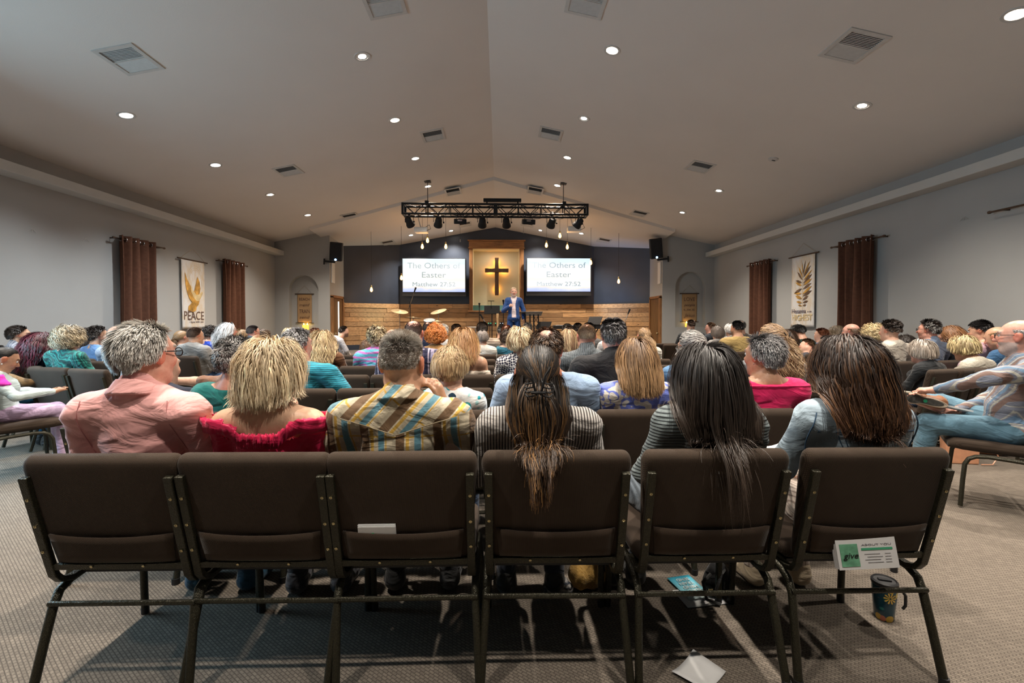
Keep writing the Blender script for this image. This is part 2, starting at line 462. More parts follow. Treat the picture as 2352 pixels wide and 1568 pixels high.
loc(cz, MB().box(((tx0 + tx1) / 2, YBW - 0.08, oz0 - 0.03), (tx1 - tx0 + 0.1, 0.18, 0.06))).build('sill', M['casingh'], cz, bevel=0.006)
# plank wainscot: each course of boards in one mesh per wall
def planks(nm, p, q, z0, z1, rows, seed, gap=None, label=None):
    rnd = random.Random(seed)
    p = Vector((p[0], p[1], 0)); q = Vector((q[0], q[1], 0))
    L = (q - p).length; t = (q - p) / L; n = -t.cross(Vector((0, 0, 1))); n = -n if n.y > 0 else n
    V = []; F = []; T = []
    h = (z1 - z0) / rows
    for r_ in range(rows):
        u = -rnd.random() * 0.8
        while u < L:
            l = rnd.uniform(0.7, 2.4); a = max(0, u); b = min(L, u + l); u += l
            segs = [(a, b)]
            if gap and (z0 + (r_ + 0.5) * h) > gap[2]:
                segs = []
                if a < gap[0]: segs.append((a, min(b, gap[0])))
                if b > gap[1]: segs.append((max(a, gap[1]), b))
            tone = rnd.random()
            dep = rnd.uniform(0.018, 0.04)
            for (a2, b2) in segs:
                if b2 - a2 < 0.02: continue
                g = 0.004
                i0 = len(V)
                zz0 = z0 + r_ * h + g; zz1 = z0 + (r_ + 1) * h - g
                for dd in (0.0, dep):
                    for (uu, zz) in ((a2 + g, zz0), (b2 - g, zz0), (b2 - g, zz1), (a2 + g, zz1)):
                        w_ = p + t * uu + n * dd
                        V.append((w_.x, w_.y, zz))
                F += [tuple(i0 + k for k in f) for f in ((4, 5, 6, 7), (0, 1, 5, 4), (3, 7, 6, 2), (0, 4, 7, 3), (1, 2, 6, 5))]
                T += [tone] * 5
    me = bpy.data.meshes.new(nm); me.from_pydata(V, [], F)
    at = me.attributes.new('tone', 'FLOAT_COLOR', 'FACE')
    at.data.foreach_set('color', np.repeat(np.array(T)[:, None], 4, axis=1).ravel())
    bm = bmesh.new(); bm.from_mesh(me); bmesh.ops.recalc_face_normals(bm, faces=bm.faces); bm.to_mesh(me); bm.free()
    o = link_mesh(nm, me, M['plank'])
    o['kind'] = 'structure'
    return o
ZP0 = 0.60
nrow = 9
planks('wall_planks_left', (wl, YW - 0.01), (bl, YBW - 0.01), ZP0, ZW, nrow, 3)
planks('wall_planks_right', (br, YBW - 0.01), (wr, YW - 0.01), ZP0, ZW, nrow, 5)
planks('wall_planks_back', (bl, YBW - 0.01), (br, YBW - 0.01), ZP0, ZW, nrow, 4, gap=(tx0 - bl, tx1 - bl, oz0 - 0.1))
# end boards of the plank walls
for x, s in ((wl, -1), (wr, 1)):
    struct('trim_%d' % (1 if s < 0 else 2), MB().box((x + s * 0.04, YW - 0.06, ZW / 2 + 0.02), (0.13, 0.1, ZW)), M['casing'], bevel=0.004)
# navy baseboard behind the stage and the stage platform
def baseb(nm, p, q):
    wallseg(nm, p, q, lambda v: ZS - 0.01, lambda v: ZP0, M['navy'], th=-0.04)
baseb('baseboard_left', (wl, YW - 0.02), (bl, YBW - 0.02))
baseb('baseboard_back', (bl, YBW - 0.02), (br, YBW - 0.02))
baseb('baseboard_right', (br, YBW - 0.02), (wr, YW - 0.02))
M['stagefloor'] = plain('stage_floor', (0.12, 0.105, 0.09), 0.8, var=0.1)
mb = MB(); pts = [(wl, YW - 0.03), (-3.6, 11.5), (3.4, 11.5), (wr, YW - 0.03), (br, YBW), (bl, YBW)]
mb.prism(pts, lambda u, v, dd: (u, v, dd), 0.0, ZS)
struct('floor_stage', mb, M['stagefloor'])
# doors in the return walls
def wood_door(nm, x, s, open_slit):
    y0, y1 = 13.02, 13.78
    t = empty(nm, (x, (y0 + y1) / 2, 0)); t['kind'] = 'structure'
    loc(t, MB().box((x + s * 0.015, (y0 + y1) / 2, 1.0), (0.05, y1 - y0, 1.98))).build('door_leaf', M['doorwood'], t, bevel=0.004)
    fr = MB().box((x + s * 0.02, y0 - 0.04, 1.02), (0.09, 0.07, 2.04)).box((x + s * 0.02, y1 + 0.04, 1.02), (0.09, 0.07, 2.04)).box((x + s * 0.02, (y0 + y1) / 2, 2.03), (0.09, y1 - y0 + 0.15, 0.07))
    loc(t, fr).build('door_frame', M['casing'], t, bevel=0.004)
    k = MB().lathe([(0.0, -0.03), (0.02, -0.028), (0.03, -0.01), (0.028, 0.012), (0.012, 0.03), (0.012, 0.06)], (x + s * 0.07, y0 + 0.08, 0.98), 12, (0, R(90), 0))
    loc(t, k).build('door_knob', M['brass'], t, smooth=True)
    if open_slit:
        loc(t, MB().box((x + s * 0.045, 13.45, 1.25), (0.012, 0.05, 1.3))).build('glass_slit', emit('lit_slit', (0.9, 0.88, 0.8), 1.6), t)
wood_door('door_1', xpl, 1, True)
wood_door('door_2', xpr, -1, False)
for x, s, nm in ((xpl, 1, 'pale notice frame on the wall over the door on the left'), (xpr, -1, 'pale notice frame on the wall over the door on the right')):
    o = MB().box((x + s * 0.02, 13.1, 2.72), (0.03, 0.22, 0.62)).build('notice_frame', M['white'], bevel=0.004); tag(o, nm, 'frame')
# glazed entrance on the left, behind the camera: source of the blue daylight
t = empty('door_3', (XL + 0.03, 2.9, 0)); t['kind'] = 'structure'
loc(t, MB().box((XL + 0.02, 2.9, 1.45), (0.02, 2.3, 2.5))).build('door_glass', emit('daylight_glass', (0.50, 0.72, 0.95), 0.7), t)
loc(t, MB().box((XL + 0.05, 2.9, 2.75), (0.06, 2.5, 0.1)).box((XL + 0.05, 1.7, 1.4), (0.06, 0.1, 2.8)).box((XL + 0.05, 4.1, 1.4), (0.06, 0.1, 2.8)).box((XL + 0.05, 2.9, 1.4), (0.06, 0.08, 2.8))).build('door_frame', M['white'], t)
# ------------------------------------------------------------------ ceiling fittings
def ceil_hit(px, py):
    d = ray(px, py)
    lo, hi = 1.0, 30.0
    for _ in range(60):
        mid = (lo + hi) / 2
        if CAMZ + d.z * mid < zceil(d.x * mid, d.y * mid): lo = mid
        else: hi = mid
    return Vector((d.x * lo, d.y * lo, CAMZ + d.z * lo))
def ceil_rot(x, y):
    sl = -0.207 if y < ykink(x) else -0.187
    sl = sl if x > XC else -sl
    sy = 0.0 if y < ykink(x) else -0.0859
    n = Vector((sl, sy, -1)).normalized()
    xa = Vector((1, 0, sl)).normalized(); ya = n.cross(xa).normalized()
    return Matrix((xa, -ya, -n)).transposed()      # local -z points down into the room
M['lens'] = emit('lamp_lens', (1.0, 0.95, 0.88), 34)
M['lenscool'] = emit('lamp_lens_cool', (0.86, 0.95, 1.0), 34)
def make_downlight():
    t = empty('recessed_light')
    MB().lathe([(0.068, 0.012), (0.070, -0.004), (0.095, -0.006), (0.098, 0.0)], n=28).build('trim_ring', M['vent'], t, smooth=True)
    MB().lathe([(0.0, 0.0), (0.04, -0.001), (0.07, 0.004)], n=28).build('lens', M['lens'], t, smooth=True)
    return t
dl0 = make_downlight()
first = [True]
def downlight(p, label, power, col, cool=False, group='recessed ceiling lights', aim=None, size=118, sr=0.06):
    t = dl0 if first[0] else copy_tree(dl0)
    first[0] = False
    t.location = p; t.rotation_euler = ceil_rot(p.x, p.y).to_euler()
    if cool:
        for ch in t.children:
            if ch.name.startswith('lens'):
                ch.data = ch.data.copy(); ch.data.materials[0] = M['lenscool']
    tag(t, label, 'ceiling light', group)
    l = bpy.data.lights.new('lamp', 'SPOT'); l.energy = power; l.color = col; l.spot_size = R(size); l.spot_blend = 0.9; l.shadow_soft_size = sr
    lo = bpy.data.objects.new('lamp', l); C.objects.link(lo)
    lo.location = (p.x, p.y, p.z - 0.03)
    return t
WARM = (1.0, 0.84, 0.69); COOL = (0.90, 0.96, 1.0); NEU = (1.0, 0.90, 0.78)
DL = []
names = ['nearest the camera', 'second from the camera', 'third from the camera', 'fourth from the camera']
for i, (px, py) in enumerate(((832, 130), (907, 276), (954, 364), (983, 428))):
    downlight(ceil_hit(px, py), 'round recessed light %s in the row left of the ridge' % names[i], 300, WARM)
for i, (px, py) in enumerate(((1406, 116), (1341, 272), (1303, 362), (1280, 426))):
    downlight(ceil_hit(px, py), 'round recessed light %s in the row right of the ridge' % names[i], 300, WARM)
for i, (px, py) in enumerate(((290, 265), (495, 379), (621, 447), (707, 494))):
    downlight(ceil_hit(px, py), 'round recessed light %s in the row along the left wall' % names[i], 300, COOL if i < 2 else NEU, i < 2)
for i, (px, py) in enumerate(((1980, 243), (1651, 438), (1567, 488))):
    downlight(ceil_hit(px, py), 'round recessed light %s in the row along the right wall' % names[i], 300, NEU)
st = ['outer left', 'inner left', 'inner right', 'outer right']
for i, (px, py) in enumerate(((944, 540), (1036, 530), (1241, 529), (1335, 536))):
    downlight(ceil_hit(px, py), 'oval looking recessed light over the stage, the %s one of four' % st[i], 300, NEU)
# the rows go on over the camera, out of the picture
for x, y, pw in ((-4.55, 3.75, 260), (4.30, 3.75, 300), (-1.75, 3.72, 300), (1.49, 3.72, 300), (-1.75, 2.04, 350), (1.49, 2.04, 350), (4.3, 2.1, 200), (-1.75, 0.36, 230), (1.49, 0.36, 230)):
    p = Vector((x, y, 0)); p.z = zmain(x)
    downlight(p, 'recessed light above the picture, %s row, %s' % ('far left' if x < -3 else 'left' if x < 0 else 'right' if x < 3 else 'far right', 'over the second row' if y > 3 else 'over the nearest chairs' if y > 1 else 'just behind the nearest chairs'), pw, NEU)
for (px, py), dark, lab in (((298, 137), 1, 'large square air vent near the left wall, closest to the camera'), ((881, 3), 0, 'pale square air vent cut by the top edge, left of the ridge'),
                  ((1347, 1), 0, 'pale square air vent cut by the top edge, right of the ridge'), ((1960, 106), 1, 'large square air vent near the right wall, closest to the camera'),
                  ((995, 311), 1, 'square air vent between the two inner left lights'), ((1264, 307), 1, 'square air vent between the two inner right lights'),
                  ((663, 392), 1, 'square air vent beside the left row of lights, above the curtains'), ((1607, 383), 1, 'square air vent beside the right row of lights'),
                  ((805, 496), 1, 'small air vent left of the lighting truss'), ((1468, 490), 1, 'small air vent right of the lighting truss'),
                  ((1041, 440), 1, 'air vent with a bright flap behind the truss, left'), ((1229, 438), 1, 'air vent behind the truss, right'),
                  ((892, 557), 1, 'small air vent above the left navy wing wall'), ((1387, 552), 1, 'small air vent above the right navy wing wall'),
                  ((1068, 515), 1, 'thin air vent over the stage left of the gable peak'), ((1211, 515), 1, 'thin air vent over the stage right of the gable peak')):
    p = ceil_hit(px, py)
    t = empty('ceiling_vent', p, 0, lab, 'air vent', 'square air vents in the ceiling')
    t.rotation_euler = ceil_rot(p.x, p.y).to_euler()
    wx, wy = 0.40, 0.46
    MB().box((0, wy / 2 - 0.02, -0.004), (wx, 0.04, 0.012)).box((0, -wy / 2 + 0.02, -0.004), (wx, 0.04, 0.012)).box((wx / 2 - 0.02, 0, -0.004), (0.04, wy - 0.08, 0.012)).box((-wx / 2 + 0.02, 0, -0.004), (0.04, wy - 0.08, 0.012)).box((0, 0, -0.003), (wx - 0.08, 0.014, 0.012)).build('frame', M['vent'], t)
    hy = (wy - 0.1) / 2
    near = MB(); far = MB(); 
    for k in range(9):
        yy = 0.01 + (k + 0.5) * hy / 9
        # slats tilt one way in the near half and the other way in the far half
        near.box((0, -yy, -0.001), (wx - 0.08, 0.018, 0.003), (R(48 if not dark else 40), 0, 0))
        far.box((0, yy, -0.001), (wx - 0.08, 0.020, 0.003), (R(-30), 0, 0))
    (near if True else far).build('louvre', M['ventshade'] if dark else M['vent'], t)
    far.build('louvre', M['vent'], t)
    MB().box((0, -(wy - .08) / 4, 0.012), (wx - 0.08, (wy - 0.08) / 2, 0.004)).build('backing', M['ventbackshade'] if dark else M['vent'], t)
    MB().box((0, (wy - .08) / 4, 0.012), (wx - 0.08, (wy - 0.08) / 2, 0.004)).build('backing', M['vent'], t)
p = ceil_hit(1776, 365)
t = empty('smoke_detector', p, 0, 'tiny flat smoke detector on the right half of the ceiling', 'detector'); t.rotation_euler = ceil_rot(p.x, p.y).to_euler()
MB().lathe([(0.075, 0.0), (0.072, -0.012), (0.05, -0.02), (0.0, -0.02)], n=20).build('cover', M['vent'], t, smooth=True)
MB().box((0.01, 0, -0.022), (0.05, 0.02, 0.008)).build('sensor', M['blackplastic'], t)
# ------------------------------------------------------------------ curtains, rods and wall hangings
def curtain(side, px0, px1, ztop, zbot, rpx0, rpx1, lab):
    X = XL + 0.10 if side < 0 else XR - 0.10
    ya, yb = sorted((PX(px0, 600, X).y, PX(px1, 600, X).y))
    ra, rb = sorted((PX(rpx0, 600, X).y, PX(rpx1, 600, X).y))
    t = empty('curtain', (X, (ya + yb) / 2, ztop), 0, lab, 'curtain', 'brown grommet curtains on the side walls')
    folds = 4; n = 96
    V = []; F = []
    rows = 14
    for j in range(rows + 1):
        z = ztop + 0.06 + (zbot - ztop - 0.06) * j / rows
        k = j / rows
        for i in range(n + 1):
            u = i / n
            ph = 2 * PI * folds * u
            off = 0.055 * math.cos(ph) * (1 + 0.1 * math.sin(3 * k + u * 5)) + 0.008 * math.sin(2.3 * ph + 4 * k)
            V.append((-side * off, (ya + (yb - ya) * u) - t.location.y + 0.006 * math.sin(6 * k + 9 * u), z - t.location.z))
    for j in range(rows):
        for i in range(n):
            a = j * (n + 1) + i
            F.append((a, a + 1, a + n + 2, a + n + 1))
    me = bpy.data.meshes.new('drape'); me.from_pydata(V, [], F)
    o = link_mesh('drape', me, M['curtain'], t, True)
    s = o.modifiers.new('s', 'SOLIDIFY'); s.thickness = 0.006
    for k in range(8):
        yy = ya + (yb - ya) * (k + 0.5) / 8 - t.location.y
        ring = MB()
        ring.tube([(0.0, yy, 0.03 * 0) , (0.001, yy + 0.001, 0)], 0.001, 3)
        g = [Vector((0.032 * math.cos(a), yy, 0.032 * math.sin(a))) for a in np.linspace(0, 2 * PI, 13)]
        MB().tube(g, 0.006, 6, caps=False).build('grommet', M['chrome'], t, smooth=True)
    rd = empty('curtain_rod', (X, (ra + rb) / 2, ztop), 0, 'thin bronze rod carrying the ' + lab.split(' curtain')[0] + ' curtain ' + lab.split(' curtain')[1].strip(), 'curtain rod', 'curtain rods')
    MB().tube([(0, ra - rd.location.y, 0), (0, rb - rd.location.y, 0)], 0.012, 10).build('rod', M['rod'], rd, smooth=True)
    for yy in (ra, rb):
        MB().lathe([(0, -0.03), (0.018, -0.02), (0.02, 0.0), (0.012, 0.02), (0, 0.022)], (0, yy - rd.location.y, 0), 10, (R(90), 0, 0)).build('finial', M['rod'], rd, smooth=True)
        MB().box((side * 0.05, yy + (0.05 if yy == ra else -0.05) - rd.location.y, 0), (0.1, 0.012, 0.02)).build('bracket', M['rod'], rd)
curtain(-1, 273, 351, 2.66, 0.5, 262, 377, 'wide brown curtain nearest on the left wall')
curtain(-1, 511, 556, 2.66, 0.5, 503, 567, 'narrow looking brown curtain farther along the left wall')
curtain(1, 1727, 1771, 2.66, 0.5, 1717, 1779, 'narrow looking brown curtain farther along the right wall')
curtain(1, 1932, 2008, 2.66, 0.5, 1910, 2030, 'wide brown curtain nearest on the right wall')
rd = empty('curtain_rod', (XR - 0.1, 5.15, 2.66), 0, 'bare end of a bronze rod at the right edge of the photo', 'curtain rod', 'curtain rods')
MB().tube([(0, -0.6, 0), (0, 0.33, 0)], 0.012, 10).build('rod', M['rod'], rd, smooth=True)
MB().lathe([(0, -0.03), (0.018, -0.02), (0.02, 0.0), (0.012, 0.02), (0, 0.022)], (0, 0.33, 0), 10, (R(90), 0, 0)).build('finial', M['rod'], rd, smooth=True)
MB().box((0.05, 0.2, 0), (0.1, 0.012, 0.02)).build('bracket', M['rod'], rd)
# a text mesh: letters in the local x (reading) / z (up) plane
def text_mesh(name, s, width, height, mat, parent, cx=0, cz=0, y=0, depth=0.002, bold=0.0, shear=0.0, mirror=False):
    cu = bpy.data.curves.new(name, 'FONT'); cu.body = s; cu.align_x = 'CENTER'; cu.align_y = 'CENTER'
    cu.extrude = 0.0005; cu.offset = bold; cu.shear = shear; cu.resolution_u = 3
    o = bpy.data.objects.new(name, cu); C.objects.link(o)
    bpy.context.view_layer.update()
    dg = bpy.context.evaluated_depsgraph_get()
    me = bpy.data.meshes.new_from_object(o.evaluated_get(dg))
    bpy.data.objects.remove(o)
    n = len(me.vertices); a = np.zeros(n * 3); me.vertices.foreach_get('co', a); a = a.reshape(-1, 3)
    mn, mx_ = a.min(0), a.max(0)
    a[:, 0] = (a[:, 0] - (mn[0] + mx_[0]) / 2) / max(1e-6, mx_[0] - mn[0]) * width
    a[:, 1] = (a[:, 1] - (mn[1] + mx_[1]) / 2) / max(1e-6, mx_[1] - mn[1]) * height
    if mirror: a[:, 0] *= -1
    b = np.stack([a[:, 0] + cx, y - (a[:, 2] > 0) * depth, a[:, 1] + cz], 1)
    me.vertices.foreach_set('co', b.ravel().astype(np.float32)); me.update()
    me.name = name
    me.materials.clear()
    return link_mesh(name, me, mat, parent)
def poly_mesh(name, polys, mat, parent, y=-0.004, th=0.0015):
    mb = MB()
    for pl in polys:
        mb.prism(pl, lambda u, v, d: (u, d, v), y, y - th)
    return mb.build(name, mat, parent)
def mk_bannercloth():
    m, nt, bs = new_mat('banner_cloth')
    co = objco(nt, (1, 1, 0.5), (0, R(25), 0))
    nz = noise(nt, co, 3.2, 5, 0.6)
    nt.links.new(ramp(nt, nz, [(0.42, (0.64, 0.62, 0.60)), (0.56, (0.60, 0.50, 0.38)), (0.62, (0.62, 0.59, 0.56))]), bs.inputs['Base Color'])
    bs.inputs['Roughness'].default_value = 0.85
    return m
M['banner'] = mk_bannercloth()
M['gold'] = plain('gold_print', (0.46, 0.24, 0.045), 0.6, var=0.55, scale=7)
M['goldpale'] = plain('pale_gold_print', (0.62, 0.47, 0.24), 0.6, var=0.25, scale=9)
M['umber'] = plain('umber_print', (0.13, 0.07, 0.035), 0.7, var=0.5, scale=9)
M['ink'] = plain('purple_grey_ink', (0.13, 0.10, 0.12), 0.7, var=0.2)
M['inkbrown'] = plain('brown_ink', (0.12, 0.065, 0.045), 0.7, var=0.2)
M['kraft'] = plain('kraft_cloth', (0.36, 0.22, 0.105), 0.85, var=0.12, scale=4)
def banner(x, y, rz, ztop, width, height, lab, cloth, cordh=0.24, rodw=0.1):
    t = empty('wall_banner', (x, y, ztop), rz, lab, 'banner')
    # cloth with slight waves
    V = []; F = []; n = 12; r_ = 24
    for j in range(r_ + 1):
        for i in range(n + 1):
            u = i / n - 0.5; k = j / r_
            V.append((u * width, -0.012 + 0.004 * math.sin(9 * u + 3 * k) * k, -k * height))
    for j in range(r_):
        for i in range(n):
            a = j * (n + 1) + i; F.append((a, a + n + 1, a + n + 2, a + 1))
    me = bpy.data.meshes.new('cloth'); me.from_pydata(V, [], F)
    o = link_mesh('cloth', me, cloth, t, True)
    s = o.modifiers.new('s', 'SOLIDIFY'); s.thickness = 0.004; s.offset = -1
    MB().tube([(-width / 2 - rodw, -0.012, 0), (width / 2 + rodw, -0.012, 0)], 0.014, 8).build('rod', M['rod'], t, smooth=True)
    MB().tube([(-width / 2 - rodw * 0.3, -0.012, 0), (0, -0.008, cordh), (width / 2 + rodw * 0.3, -0.012, 0)], 0.004, 5).build('cord', M['rope'], t, smooth=True)
    return t
# left wall hanging: bird and PEACE
XB = XL + 0.03
y0, y1 = PX(415, 620, XB).y, PX(468, 620, XB).y
W_ = abs(y1 - y0); zt_ = (PX(415, 592, XB).z + PX(468, 604, XB).z) / 2; zb_ = PX(440, 755, XB).z; H_ = zt_ - zb_
t = banner(XB, (y0 + y1) / 2, R(90), zt_, W_, H_, 'white hanging with a golden bird and the word PEACE on left wall', M['banner'])
def S(pts, W_=None, H_=None):  # (0..1, 0..1 from the top) to banner space
    return [((u - 0.5) * BW, -v * BH) for u, v in pts]
BW, BH = W_, H_
poly_mesh('far_wing_print', [S([(0.66, 0.225), (0.76, 0.30), (0.79, 0.40), (0.74, 0.49), (0.62, 0.50), (0.50, 0.46), (0.55, 0.40), (0.61, 0.32)])], M['gold'], t, -0.017)
poly_mesh('near_wing_print', [S([(0.13, 0.18), (0.20, 0.27), (0.30, 0.34), (0.42, 0.42), (0.55, 0.49), (0.70, 0.50), (0.78, 0.53), (0.72, 0.60), (0.58, 0.62), (0.44, 0.62), (0.30, 0.56), (0.20, 0.46), (0.14, 0.34)])], M['gold'], t, -0.0185)
poly_mesh('body_print', [S([(0.36, 0.36), (0.46, 0.44), (0.60, 0.50), (0.72, 0.49), (0.80, 0.455), (0.86, 0.445), (0.90, 0.46), (0.86, 0.50), (0.80, 0.545), (0.70, 0.59), (0.58, 0.585), (0.48, 0.54), (0.38, 0.46)])], M['goldpale'], t, -0.020)
poly_mesh('tail_print', [S([(0.55, 0.57), (0.74, 0.58), (0.70, 0.64), (0.60, 0.68), (0.58, 0.73), (0.44, 0.755), (0.24, 0.73), (0.26, 0.67), (0.40, 0.62)])], M['gold'], t, -0.0195)
rings = []
for k, rr_ in enumerate((0.36, 0.31, 0.27)):
    ps = [((0.58 - 0.5) * BW + rr_ * BW * math.cos(a), -0.32 * BH + rr_ * BW * 1.35 * math.sin(a)) for a in np.linspace(R(-60), R(205), 40)]
    for p_, q_ in zip(ps[:-1], ps[1:]):
        rings.append([p_, q_, (q_[0] * 0.985, q_[1] + 0.004), (p_[0] * 0.985, p_[1] + 0.004)])
poly_mesh('halo_print', rings, M['goldpale'], t, -0.0165)
text_mesh('lettering', 'PEACE', BW * 0.86, BH * 0.125, M['inkbrown'], t, 0.0, -0.805 * BH, -0.018)
text_mesh('lettering', 'i leave with you', BW * 0.6, BH * 0.035, M['ink'], t, 0.1 * BW, -0.90 * BH, -0.018)
# right wall hanging: palm leaf and HOSANNA
XB = XR - 0.03
y0, y1 = PX(1820, 620, XB).y, PX(1873, 620, XB).y
BW = abs(y1 - y0); zt_ = (PX(1820, 590, XB).z + PX(1873, 582, XB).z) / 2; BH = zt_ - PX(1845, 751, XB).z
t = banner(XB, (y0 + y1) / 2, R(-90), zt_, BW, BH, 'white hanging with a golden palm leaf and HIGHEST on right wall', M['banner'])
leaves = []; stems = []
def leaf(b_, tip, wd):
    bx, by = b_; tx, ty = tip
    dx, dy = tx - bx, ty - by; L = math.hypot(dx, dy); nx, ny = -dy / L * wd, dx / L * wd
    return S([(bx, by), (bx + dx * .3 + nx * .8, by + dy * .3 + ny * .8), (bx + dx * .65 + nx, by + dy * .65 + ny), (tx, ty), (bx + dx * .65 - nx, by + dy * .65 - ny), (bx + dx * .3 - nx * .8, by + dy * .3 - ny * .8)])
for b_, tip, wd in (((.52, .28), (.46, .08), .018), ((.52, .27), (.62, .08), .018), ((.53, .29), (.80, .10), .02), ((.53, .31), (.84, .16), .02), ((.52, .32), (.32, .15), .022), ((.51, .35), (.27, .22), .022),
                    ((.54, .35), (.90, .22), .018), ((.53, .39), (.90, .28), .024), ((.52, .42), (.90, .34), .022), ((.48, .38), (.20, .34), .018), ((.48, .42), (.20, .37), .02), ((.52, .47), (.88, .40), .02), ((.50, .54), (.90, .44), .022),
                    ((.48, .46), (.14, .52), .02), ((.46, .53), (.14, .52), .018), ((.52, .57), (.90, .50), .022), ((.48, .60), (.20, .56), .024), ((.52, .62), (.76, .57), .02), ((.49, .66), (.24, .64), .016), ((.52, .66), (.76, .64), .016), ((.49, .70), (.32, .69), .012), ((.53, .70), (.68, .69), .014)):
    leaves.append(leaf(b_, tip, wd))
poly_mesh('leaf_print', leaves[::2], M['gold'], t, -0.018)
poly_mesh('leaf_print', leaves[1::2], M['umber'], t, -0.018)
poly_mesh('stem_print', [S([(.50, .28), (.515, .28), (.515, .76), (.505, .76)])], M['goldpale'], t, -0.0175)
text_mesh('lettering', 'Hosanna', BW * 0.62, BH * 0.06, M['ink'], t, -0.14 * BW, -0.775 * BH, -0.018, bold=0.01)
text_mesh('lettering', 'in the', BW * 0.17, BH * 0.025, M['ink'], t, 0.32 * BW, -0.785 * BH, -0.018)
text_mesh('lettering', 'HIGHEST', BW * 0.86, BH * 0.085, M['goldpale'], t, 0.0, -0.865 * BH, -0.018, bold=0.012)
# kraft banners inside the niches, candles below them
for nm, px0, px1, pyt, pyb, lines, lab in (('wall_niche_left', 683, 717, 675, 741, (('REACH', .18, .10), ('mend', .38, .10), ('TRAIN', .60, .13), ('send', .81, .10)), 'brown cloth banner reading REACH and TRAIN in the left niche'),
                                      ('wall_niche_right', 1566, 1600, 674, 738, (('LOVE', .2, .13), ('people', .42, .12), ('LIKE', .58, .06), ('Jesus', .80, .16)), 'brown cloth banner with the word people in the right niche')):
    yb_ = NICHE[nm][4] - 0.01
    a = P(px0, pyt, yb_); b = P(px1, pyb, yb_)
    BW = b.x - a.x; BH = a.z - b.z
    t = banner((a.x + b.x) / 2, yb_, 0, a.z, BW, BH, lab, M['kraft'], 0.24, 0.06)
    MB().tube([(-BW / 2 - .05, -0.014, -BH), (BW / 2 + .05, -0.014, -BH - 0.01)], 0.010, 6).build('bottom_stick', M['rod'], t, smooth=True)
    for s_, v_, h_ in lines:
        text_mesh('lettering', s_, BW * 0.72, BH * h_, M['inkbrown'], t, 0, -v_ * BH, -0.019, shear=0.3 if s_.islower() or s_ == 'Jesus' else 0)
def candle(px, py0, py1, y, lab, grp=None):
    a = P(px, py0, y); b = P(px, py1, y)
    h = a.z - b.z
    t = empty('candle', (a.x, y, b.z), 0, lab, 'candle', grp)
    m, nt, bs = new_mat('glowing_wax'); bs.inputs['Base Color'].default_value = (0.75, 0.5, 0.12, 1)
    bs.inputs['Emission Color'].default_value = (1.0, 0.55, 0.06, 1); bs.inputs['Emission Strength'].default_value = 0.9
    MB().lathe([(0.038, 0), (0.04, 0.01), (0.04, h * .9), (0.034, h), (0.0, h - 0.01)], n=20).build('wax', m, t, smooth=True)
    MB().lathe([(0.0, h), (0.012, h + 0.012), (0.008, h + 0.035), (0.0, h + 0.055)], n=10).build('flame', emit('flame', (1.0, 0.65, 0.15), 30), t, smooth=True)
zb_ = NICHE['wall_niche_left'][2]
candle(698, 746, 757, YP + 0.08, 'glowing yellow pillar candle left of its twin under the left banner', 'candles in the left niche')
candle(706, 746, 757, YP + 0.08, 'paler glowing candle right of its twin under the left banner', 'candles in the left niche')
candle(1577, 742, 751, YP + 0.08, 'candle glowing behind a head below the right niche banner')
# hooks left on the walls
for px, py, sd in ((73, 524, -1), (197, 547, -1), (2215, 497, 1)):
    X = XL + 0.004 if sd < 0 else XR - 0.004
    p = PX(px, py, X)
    mb = MB()
    for dy in (-0.06, 0.0, 0.05):
        mb.tube([(X, p.y, p.z), (X - sd * 0.01, p.y + dy, p.z - 0.05)], 0.003, 5)
    mb.v = [(v[0] - X, v[1] - p.y, v[2] - p.z) for v in mb.v]
    o = mb.build('wall_hook', M['vent']); o.location = (X, p.y, p.z)
    tag(o, {73: 'small wire hook high on the left wall, nearest the left edge', 197: 'small wire hook on the left wall just left of the wide curtain', 2215: 'small wire hook high on the right wall right of the curtain'}[px], 'hook')
